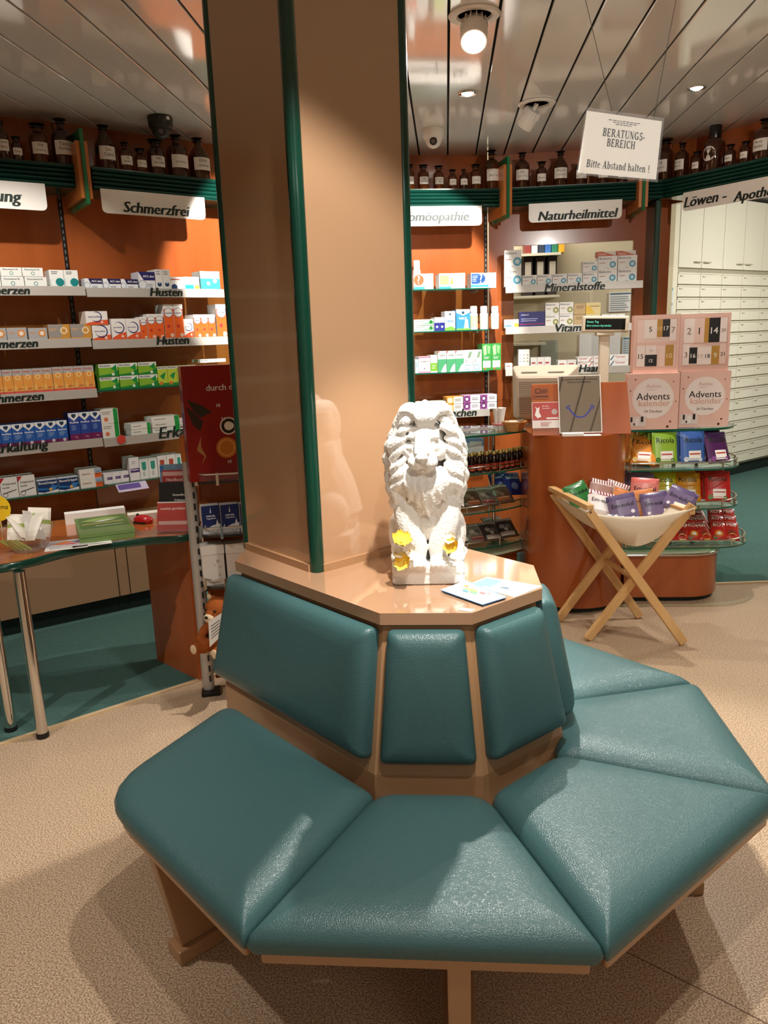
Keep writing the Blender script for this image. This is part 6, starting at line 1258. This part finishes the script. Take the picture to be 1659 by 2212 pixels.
for s in (-1, 1):
    HE((s * .018, -.078, -.033), (.022, .022, .020)); HE((s * .024, -.050, .026), (.020, .010, .0085)); HE((s * .025, -.052, .012), (.0075, .0065, .005)); HE((s * .032, -.048, -.002), (.018, .014, .010)); HE((s * .040, -.03, -.015), (.020, .03, .028))
    t.tube([hp(s * .009, -.058, .034), hp(s * .010, -.072, .008), hp(s * .010, -.090, -.012)], [.0115, .0115, .0105], PLAST, 10)
HE((0, -.100, -.0165), (.0175, .009, .009)); HE((0, -.096, -.027), (.006, .007, .008))
# back mass of the mane
for s in (-1, 1):
    E3((s * .052, .012, .385), (.040, .045, .075)); E3((s * .060, .010, .305), (.034, .046, .065))
E3((0, .005, .425), (.058, .046, .040)); E3((0, .0, .30), (.06, .05, .06))
def lock(P, r, k0=4):
    m_ = spline([Vector(p) for p in P], k0); n_ = len(m_) - 1
    t.tube(m_, [r * (.62 + .5 * sin(pi * min(1, i / n_ * 1.15))) * (1 - .5 * (i / n_) ** 3) for i in range(n_ + 1)], PLAST, 8)
for s in (-1, 1):
    for lay, (dx, dy, nn) in enumerate(((0, 0, 7), (.012, .030, 7), (.014, .058, 6))):
        for i in range(nn):
            f = (i + .6) / (nn - .4); z = .455 - .155 * f + rl.uniform(-.004, .004); w = rl.uniform(-.006, .006); v = rl.uniform(.85, 1.25)
            sx = .58 + .42 * min(1, f * 2.6)
            lock([(s * (.022 + .028 * min(1, f * 2.5) + dx * sx), -.080 + dy + (.006 if f > .2 else .012), z),
                  (s * (.060 * sx + .008 + dx * sx), -.080 + dy + w, z - .002 - .022 * f),
                  (s * (.082 * sx + .006 + dx * .8 + w * .5), -.064 + dy, z - .024 * v - .022 * f),
                  (s * (.074 * sx + .008 + dx * .8), -.062 + dy - w, z - .050 * v - .022 * f),
                  (s * (.090 * sx + .004 + dx * .5 + w * .6), -.050 + dy, z - .072 * v - .022 * f)], (.0115 if lay == 0 else .014) * rl.uniform(.85, 1.25), 5)
    for i in range(4):                               # curls over the shoulders
        x = .040 + .013 * i
        lock([(s * x, -.078 + .012 * i, .312), (s * (x + .010), -.088 + .013 * i, .280), (s * (x + .001), -.082 + .013 * i, .250), (s * (x + .009), -.070 + .013 * i, .222)], .013)
for i in range(9):                                   # beard and chest locks
    x = -.040 + .010 * i; f = 1 - abs(i - 4) / 5.; w = .006 * (-1) ** i
    lock([(x * .8, -.078 - .006 * f, .318 - .008 * f), (x + w, -.088 - .006 * f, .282 - .014 * f), (x * .95 - w, -.082 - .006 * f, .246 - .024 * f), (x * .7 + w, -.068 - .010 * f, .226 - .044 * f)], .0115)
for s in (-1, 1):                                    # crown locks sweeping up and out
    for k in range(3):
        d = .026 * k
        lock([(s * .016, -.084 + d, .432), (s * .030, -.088 + d, .458 + .004 * k), (s * .054, -.070 + d, .461), (s * .068, -.060 + d, .440), (s * .082, -.052 + d, .418)], .0125, 5)
for i in range(5):                                   # tuft parted over the forehead
    q = i - 2; x = q * .0085
    lock([(x * .8, -.085, .420), (x * 1.2, -.097, .448), (x * 1.7 + .002, -.084, .472 - .002 * abs(q)), (x * 2.2, -.050, .480 - .004 * abs(q)), (x * 2.5, -.010, .468 - .004 * abs(q))], .0115, 5)
remeshed(t, 'statue_body', [PLAST], .0023, 3, lion, (.006, .0014))
# artificial flowers at the paws
YEL = mat('yellow_petal', 'f0cc4e', .6); WPET = mat('white_petal', 'f4f0ea', .6); FCEN = mat('flower_centre', 'd9a83a', .7)
def flower(p, r, m, tilt, rz, label):
    o = thing('artificial_flower', label, 'flower', tuple(p), 0, 'artificial flowers around the lion'); M_ = Matrix.Translation(Vector(p)) @ Matrix.Rotation(radians(rz), 4, 'Z') @ Matrix.Rotation(radians(tilt), 4, 'X')
    for k in range(6):
        t = MB(); t.T = M_ @ Matrix.Rotation(k * pi / 3, 4, 'Z'); rows = []
        for j in range(6):
            v = j / 5; wd = r * .60 * (sin(pi * (v * .80 + .14))); rows.append([(u * wd, r * v, r * (.62 * v ** 1.5 + .25 * u * u * v)) for u in (-1, -.5, 0, .5, 1)])
        t.rings(rows, m, closed=False, cap0=False, cap1=False); q = t.build('petal', o, smooth=80, fix=False)
    t = MB(); t.T = M_; t.ball((0, 0, r * .08), r * .16, FCEN, 10, 6); t.build('centre', o, smooth=60)
fz = .905
for px_, py_, y, r, m, tl, rz, lb in ((866, 1172, 1.943, .027, YEL, 35, 20, 'yellow artificial flower high beside the lion\'s left-hand paw in the photo'), (876, 1216, 1.938, .026, YEL, 62, -35, 'yellow artificial flower low before the lion at its left-hand paw'), (854, 1196, 1.946, .019, WPET, 55, 40, 'white artificial flower at the left edge of the lion base'), (886, 1190, 1.946, .018, WPET, 65, -10, 'small white artificial flower between the two yellow ones'), (852, 1215, 1.952, .018, WPET, 80, 60, 'white artificial flower lowest at the left corner of base'), (981, 1182, 1.952, .023, YEL, 60, -40, 'yellow artificial flower beside the right-hand paw of the lion'), (974, 1166, 1.962, .018, WPET, 50, -20, 'white artificial flower beside the right-hand paw of the lion')):
    flower(ony(px_, py_, y), r, m, tl, rz, lb)
# leaflets on the tabletop
def sheet(name, quad, z, th, m, label, items, group=None, cat='leaflet', edge=None):
    Q = [Vector(onz(x, y, z)) for x, y in quad]; t = MB()                 # bottom-left, bottom-right, top-right, top-left seen from the front
    t.rings([[tuple(q) for q in Q], [tuple(q + Vector((0, 0, th))) for q in Q]], edge or m)
    def P(u, v, k): return Q[0].lerp(Q[1], u).lerp(Q[3].lerp(Q[2], u), v) + Vector((0, 0, th + .0002 * k))
    t.add([P(0, 0, .5), P(1, 0, .5), P(1, 1, .5), P(0, 1, .5)], [(0, 1, 2, 3)], m)
    for i, it in enumerate(items):
        k = i + 1.5
        if it[0] == 'r': t.add([P(it[1], it[2], k), P(it[3], it[2], k), P(it[3], it[4], k), P(it[1], it[4], k)], [(0, 1, 2, 3)], pm(it[5]))
        elif it[0] == 'p': t.add([P(a, b, k) for a, b in it[1]], [tuple(range(len(it[1])))], pm(it[2]))
        elif it[0] == 'c': t.add([P(it[1] + a, it[2] + b, k) for a, b in disc((0, 0), it[3], 12)], [tuple(range(12))], pm(it[4]))
        elif it[0] == 'l':
            _, u0, v0, u1, v1, n, c = it; rr_ = random.Random(5)
            for q in range(n): vv = v1 - (v1 - v0) * (q + .7) / n; hh = (v1 - v0) / n * .4; ue = u0 + (u1 - u0) * rr_.uniform(.6, 1); t.add([P(u0, vv, k), P(ue, vv, k), P(ue, vv + hh, k), P(u0, vv + hh, k)], [(0, 1, 2, 3)], pm(c))
    return tag(t.build(name, fix=False), label, cat, group)
BLE = mat('leaflet_blue_edge', '3f7fc4', .4)
LGp = 'leaflets on the bench tabletop'
sheet('leaflet', [(1012, 1263), (1112, 1291), (1171, 1267), (1052, 1247)], .8505, .0012, PAPER, 'white and light blue leaflet lying at the right edge of the tabletop', [('p', [(0, 0), (.42, 0), (.42, 1), (0, 1)], '8fc4e4'), ('l', .05, .1, .38, .85, 7, '5a94bc'), ('l', .5, .12, .95, .85, 6, 'b9c4cc'), ('p', [(.5, .3), (.6, .5), (.7, .35), (.66, .3)], '6a7a88')], LGp)
for k in range(3):
    sheet('leaflet', [(957 - 3 * k, 1279 - 2 * k), (1044 - 1 * k, 1309 - k), (1091 + 2 * k, 1293 - k), (1003 + 2 * k, 1257 - k)], .852 + .0016 * k, .0014, PAPER if k == 2 else BLE, ['lowest blue leaflet under the colourful one beside the lion', 'blue leaflet in the middle of the small stack beside the lion', 'leaflet with colourful doodles on top of the stack before the lion'][k], [] if k < 2 else [('r', 0, .93, 1, 1, '7ab0dc'), ('c', .3, .55, .09, '8fc06a'), ('c', .42, .6, .1, 'd8d05a'), ('c', .5, .5, .09, '6ab07a'), ('c', .62, .66, .07, 'd86a6a'), ('c', .2, .7, .06, 'e08a5a'), ('c', .36, .42, .07, '5a9ac0'), ('c', .7, .8, .05, 'e0a0a0'), ('l', .08, .82, .5, .9, 2, '6a94bc'), ('l', .66, .12, .94, .4, 4, '9ab0c4')], LGp, edge=BLE)
sheet('card', [(988, 1318), (1018, 1322), (1026, 1317), (998, 1313)], .8505, .0008, PAPER, 'tiny white card at the front edge of the tabletop', [], cat='card')

# ------------------------------------------------------------------ ceiling fittings
LAMPW = mat('white_lamp_metal', 'e4e0da', .4); GLOW = mat('lamp_face', 'fff4e2', .5, emit=22.)
def swivel(p, tgt, label, lit=True, L=.135, R=.05):
    p = Vector(p); r = thing('swivel_spotlight', label, 'ceiling lamp', tuple(p), 0, 'swivel ceiling spotlights'); d = (Vector(tgt) - p).normalized(); base = p - Vector((0, 0, .012))
    t = MB(); t.lathe([(.062, -.001), (.095, -.001), (.097, -.005), (.090, -.012), (.066, -.010), (.062, -.001)], LAMPW, 32, tuple(p)); t.build('trim_ring', r, smooth=40)
    t = MB(); t.lathe([(.0, -.0012), (.061, -.0012)], mat('lamp_recess', '2a2420', .6), 24, tuple(p)); t.build('recess', r, fix=False)
    a, b = base - d * .0 + Vector((0, 0, .0)), base + d * L
    a = base + d * .025
    t = MB(); t.tube([a, a + d * .02, a + d * .04, b - d * .02, b], [R * .72, R * .80, R, R, R * .98], LAMPW, 24, cap=True); bd = t.build('lamp_body', r, smooth=40)
    s_ = d.cross(Vector((0, 0, 1))).normalized(); u_ = s_.cross(d)
    t = MB()
    for k in range(14): an = 2 * pi * k / 14; q = s_ * cos(an) + u_ * sin(an); t.bar(a + d * .002 + q * R * .78, a + d * .036 + q * R * .86, .004, .018, LAMPW, up=tuple(q))
    t.build('cooling_fins', bd)
    t = MB(); t.tube([p - Vector((0, 0, .002)), a + d * .005], [.012, .012], LAMPW, 10); t.build('bracket', r)
    t = MB(); n = 28; t.add([b + d * .0008 + (s_ * cos(2 * pi * k / n) + u_ * sin(2 * pi * k / n)) * R * .86 for k in range(n)], [tuple(range(n))], GLOW if lit else LAMPW); t.build('lamp_face', bd, fix=False)
swivel((.122, 3.197, HC), SPOTS[0][1], 'lit white swivel spotlight on the ceiling right of the column')
swivel((.485, 4.393, HC), SPOTS[6][1], 'white swivel spotlight turned away from the camera beside the paper notice', R=.045, L=.12)
swivel((-.55, 3.62, HC), SPOTS[7][1], 'white swivel spotlight hidden behind the column aimed at the left shelves')
def recessed(p, label):
    r = thing('recessed_spotlight', label, 'ceiling lamp', p, 0, 'recessed ceiling spotlights'); t = MB(); t.lathe([(.030, -.001), (.045, -.001), (.046, -.005), (.041, -.009), (.032, -.006), (.030, -.001)], CHROME, 28, p); t.build('trim_ring', r, smooth=40)
    t = MB(); t.lathe([(0, -.016), (.014, -.014), (.024, -.008), (.029, -.002)], GLOW, 24, p); t.build('bulb', r, smooth=60)
recessed((.122, 4.148, HC), 'lit recessed spotlight near the white dome camera'); recessed((1.253, 4.286, HC), 'lit recessed spotlight on the right of the ceiling')
def dome(p, m, label, dark, s=1.):
    p = Vector(p); r = thing('security_camera', label, 'camera', tuple(p), 0, 'dome cameras on the ceiling'); d = (Vector((-.1, .5, 1.2)) - p).normalized()
    t = MB(); t.lathe([(0, 0), (.060 * s, 0), (.063 * s, -.012 * s), (.060 * s, -.045 * s), (.052 * s, -.06 * s), (.0, -.062 * s)], m, 28, tuple(p)); t.build('housing', r, smooth=40)
    c = p - Vector((0, 0, .062 * s)); t = MB(); t.ball(c, (.047 * s, .047 * s, .045 * s), m if not dark else m, 24, 14); bl = t.build('dome', r, smooth=60)
    t = MB(); t.cyl(c + d * .030 * s, c + d * .049 * s, .022 * s, BLACK, 20); t.build('lens_ring', bl, smooth=40)
    t = MB(); t.cyl(c + d * .049 * s, c + d * .0505 * s, .012 * s, mat('camera_lens', '05070a', .05, coat=1.), 20); t.build('lens', bl)
    if dark: t = MB(); f = Vector((d.x, d.y, 0)).normalized(); sd = Vector((-f.y, f.x, 0)); q = p + f * .0645 * s + sd * (-.03) - Vector((0, 0, .028)); q = p + (f * .8 - sd * -.6).normalized() * .0645 * s - Vector((0, 0, .026)); nn = (q - p); nn.z = 0; nn.normalize(); tt = Vector((-nn.y, nn.x, 0)); t.add([q - tt * .010, q + tt * .010, q + tt * .010 + Vector((0, 0, .016)), q - tt * .010 + Vector((0, 0, .016))], [(0, 1, 2, 3)], mat('white_sticker', 'e8e4de', .5)); t.build('sticker', r, fix=False)
dome(onz(345, 252, HC), mat('black_camera', '26241f', .45), 'black dome security camera on the ceiling left of the column', True, 1.02)
dome(onz(936, 278, HC), mat('white_camera', 'e6e1da', .4), 'white dome security camera on the ceiling right of the column', False, .98)

# ------------------------------------------------------------------ hanging paper notice
def serif(ch):
    """bold serif capitals and lower case as polygons; returns (advance, list of polygons) on a 1-high grid"""
    S, W, h = .165, .075, .68
    P = []
    def v(x, y0, y1, w=S): P.append([(x - w / 2, y0), (x + w / 2, y0), (x + w / 2, y1), (x - w / 2, y1)])
    def hz(y, x0, x1, w=W): P.append([(x0, y - w / 2), (x1, y - w / 2), (x1, y + w / 2), (x0, y + w / 2)])
    def sr(x, y, w=.3): P.append([(x - w / 2, y - .02), (x + w / 2, y - .02), (x + w / 2, y + .02), (x - w / 2, y + .02)])
    def dg(x0, y0, x1, y1, w): P.append([(x0 - w / 2, y0), (x0 + w / 2, y0), (x1 + w / 2, y1), (x1 - w / 2, y1)])
    def ar(cx, cy, rx, ry, a0, a1, wx=S, wy=W, n=12):
        for i in range(n):
            a, b = [radians(a0 + (a1 - a0) * k / n) for k in (i, i + 1)]
            P.append([((cx + (rx + wx / 2) * cos(a)), cy + (ry + wy / 2) * sin(a)), (cx + (rx + wx / 2) * cos(b), cy + (ry + wy / 2) * sin(b)), (cx + (rx - wx / 2) * cos(b), cy + (ry - wy / 2) * sin(b)), (cx + (rx - wx / 2) * cos(a), cy + (ry - wy / 2) * sin(a))])
    x = .47
    if ch == 'B': v(.18, 0, h); sr(.15, .02, .26); sr(.15, h - .02, .26); hz(h - .028, .15, .36); hz(.028, .15, .38); hz(.36, .2, .38); ar(.34, .52, .14, .135, -90, 90); ar(.36, .19, .16, .165, -90, 90); A = .66
    elif ch == 'E': v(.18, 0, h); sr(.15, .02, .26); sr(.15, h - .02, .26); hz(h - .028, .15, .55); hz(.028, .15, .57); hz(.35, .2, .42); v(.54, h - .18, h, .05); v(.56, 0, .19, .05); v(.42, .25, .45, .05); A = .66
    elif ch == 'R': v(.18, 0, h); sr(.15, .02, .28); sr(.15, h - .02, .26); hz(h - .028, .15, .38); hz(.33, .2, .38); ar(.36, .5, .15, .15, -90, 90); dg(.38, .33, .62, .0, .17); sr(.62, .02, .22); A = .72
    elif ch == 'A': dg(.13, 0, .36, h, .06); dg(.56, 0, .36, h, .17); hz(.22, .2, .5); sr(.12, .02, .22); sr(.57, .02, .28); A = .72
    elif ch == 'T': v(.33, 0, h); sr(.33, .02, .32); hz(h - .028, .06, .6); v(.07, h - .2, h, .05); v(.59, h - .2, h, .05); A = .67
    elif ch == 'U': v(.17, .2, h); v(.56, .2, h, .06); sr(.17, h - .02, .3); sr(.56, h - .02, .22); ar(.365, .2, .195, .18, 180, 360, .11, .07); A = .72
    elif ch == 'N': v(.14, 0, h, .06); v(.58, 0, h, .06); dg(.58, 0, .14, h, .18); sr(.14, .02, .22); sr(.12, h - .02, .2); sr(.58, h - .02, .22); A = .72
    elif ch == 'G': ar(.38, .34, .25, .31, 45, 330); v(.58, .04, .3); sr(.56, .3, .28); v(.58, h - .2, h - .01, .05); A = .76
    elif ch == 'S': ar(.30, .50, .15, .145, 40, 270, .12, .1); ar(.30, .185, .17, .15, -140, 90, .13, .1); v(.46, h - .2, h, .045); v(.1, 0, .2, .045); A = .56
    elif ch == 'I': v(.19, 0, h); sr(.19, .02, .3); sr(.19, h - .02, .3); A = .39
    elif ch == 'C': ar(.38, .34, .25, .31, 45, 318); v(.58, h - .22, h - .01, .05); A = .68
    elif ch == 'H': v(.18, 0, h); v(.58, 0, h); hz(.35, .2, .56); [sr(a, b, .28) for a in (.18, .58) for b in (.02, h - .02)]; A = .78
    elif ch == '-': hz(.24, .04, .28, .1); A = .33
    elif ch == '!': dg(.16, .22, .16, h, .12); ar(.16, .06, .035, .035, 0, 360, .07, .07); A = .33
    elif ch == 'i': v(.14, 0, .46, .13); sr(.14, .02, .24); sr(.1, .44, .16); ar(.14, .6, .035, .035, 0, 360, .07, .07); A = .28
    elif ch == 't': v(.15, .08, .6, .13); hz(.44, .02, .3); ar(.23, .09, .08, .07, 180, 320, .08, .06); A = .33
    elif ch == 'e': ar(.24, .23, .15, .2, 20, 320, .12, .06); hz(.26, .12, .38, .05); A = .44
    elif ch == 'b': v(.12, 0, .68, .13); sr(.08, .66, .16); ar(.27, .23, .14, .2, -120, 120, .13, .06); A = .5
    elif ch == 's': ar(.19, .34, .09, .1, 30, 270, .09, .07); ar(.19, .125, .1, .1, -150, 90, .1, .07); A = .37
    elif ch == 'a': ar(.2, .34, .1, .1, 20, 160, .1, .06); v(.3, .04, .36, .12); ar(.19, .13, .1, .11, 60, 330, .11, .06); sr(.34, .03, .1); A = .46
    elif ch == 'n': v(.13, 0, .46, .13); sr(.13, .02, .24); sr(.08, .44, .14); ar(.27, .28, .12, .16, 0, 150, .13, .08); v(.39, 0, .3, .13); sr(.39, .02, .22); A = .53
    elif ch == 'd': v(.36, 0, .68, .13); sr(.32, .66, .16); sr(.4, .02, .14); ar(.21, .23, .13, .2, 60, 300, .13, .06); A = .5
    elif ch == 'h': v(.13, 0, .68, .13); sr(.13, .02, .24); sr(.08, .66, .14); ar(.27, .28, .12, .16, 0, 150, .13, .08); v(.39, 0, .3, .13); sr(.39, .02, .22); A = .53
    elif ch == 'l': v(.14, 0, .68, .13); sr(.14, .02, .24); sr(.1, .66, .16); A = .28
    else: A = .28
    return A, P
NY = 2.86; nc = [Vector(ony(x, y, NY)) for x, y in ((1248, 373), (1417, 388), (1430, 262), (1268, 239))]
no = thing('paper_notice', 'laminated white paper notice hanging on threads reading Beratungsbereich', 'sign', tuple((nc[0] + nc[2]) / 2))
def NP(u, v, k=0.): return nc[0].lerp(nc[1], u).lerp(nc[3].lerp(nc[2], u), v) + Vector((0, -k, 0))
t = MB(); t.rings([[NP(0, 0), NP(1, 0), NP(1, 1), NP(0, 1)], [NP(0, 0, -.0006), NP(1, 0, -.0006), NP(1, 1, -.0006), NP(0, 1, -.0006)]], PAPER); pp = t.build('paper', no)
t = MB()
def line(txt, u0, u1, vb, hv):
    tot = sum(serif(c)[0] for c in txt); sc = (u1 - u0) / tot; x = u0
    for c in txt:
        A, P = serif(c)
        for j, pl in enumerate(P): t.add([NP(x + a * sc, vb + b * hv, .0006 + .00002 * j) for a, b in pl], [tuple(range(len(pl)))], INK)
        x += A * sc
line('BERATUNGS-', .245, .80, .635, .19); line('BEREICH', .315, .69, .475, .19); line('Bitte Abstand halten !', .09, .91, .105, .185)
rr_ = random.Random(2)
for k, (u0, u1) in enumerate(((.30, .72), (.36, .64), (.40, .60))):
    u = u0
    while u < u1: w_ = rr_.uniform(.02, .05); t.add([NP(u, .90 - .03 * k, .0006), NP(u + w_, .90 - .03 * k, .0006), NP(u + w_, .912 - .03 * k, .0006), NP(u, .912 - .03 * k, .0006)], [(0, 1, 2, 3)], INK); u += w_ + .01
t.build('lettering', pp, fix=False)
t = MB(); q = [NP(-.02, -.035, .0014), NP(1.025, -.045, .0014), NP(1.025, 1.06, .0014), NP(-.015, 1.05, .0014)]; t.add(q, [(0, 1, 2, 3)], clear_mat('laminate_film', 'fdfdfc', rough=.5, a=.97)); t.build('clear_sleeve', no, fix=False)
THR = mat('thin_thread', '4a443c', .7)
for (pa_, pb_) in (((1265, 0), (1322, 241)), ((1460, 0), (1412, 258))):
    a, b = Vector(ony(*pa_, NY)), Vector(ony(*pb_, NY)); k = (HC - b.z) / (a.z - b.z); top = b + (a - b) * k; t = MB(); t.tube([b, top - Vector((0, 0, .001))], .0011, THR, 5); t.build('thread', no)
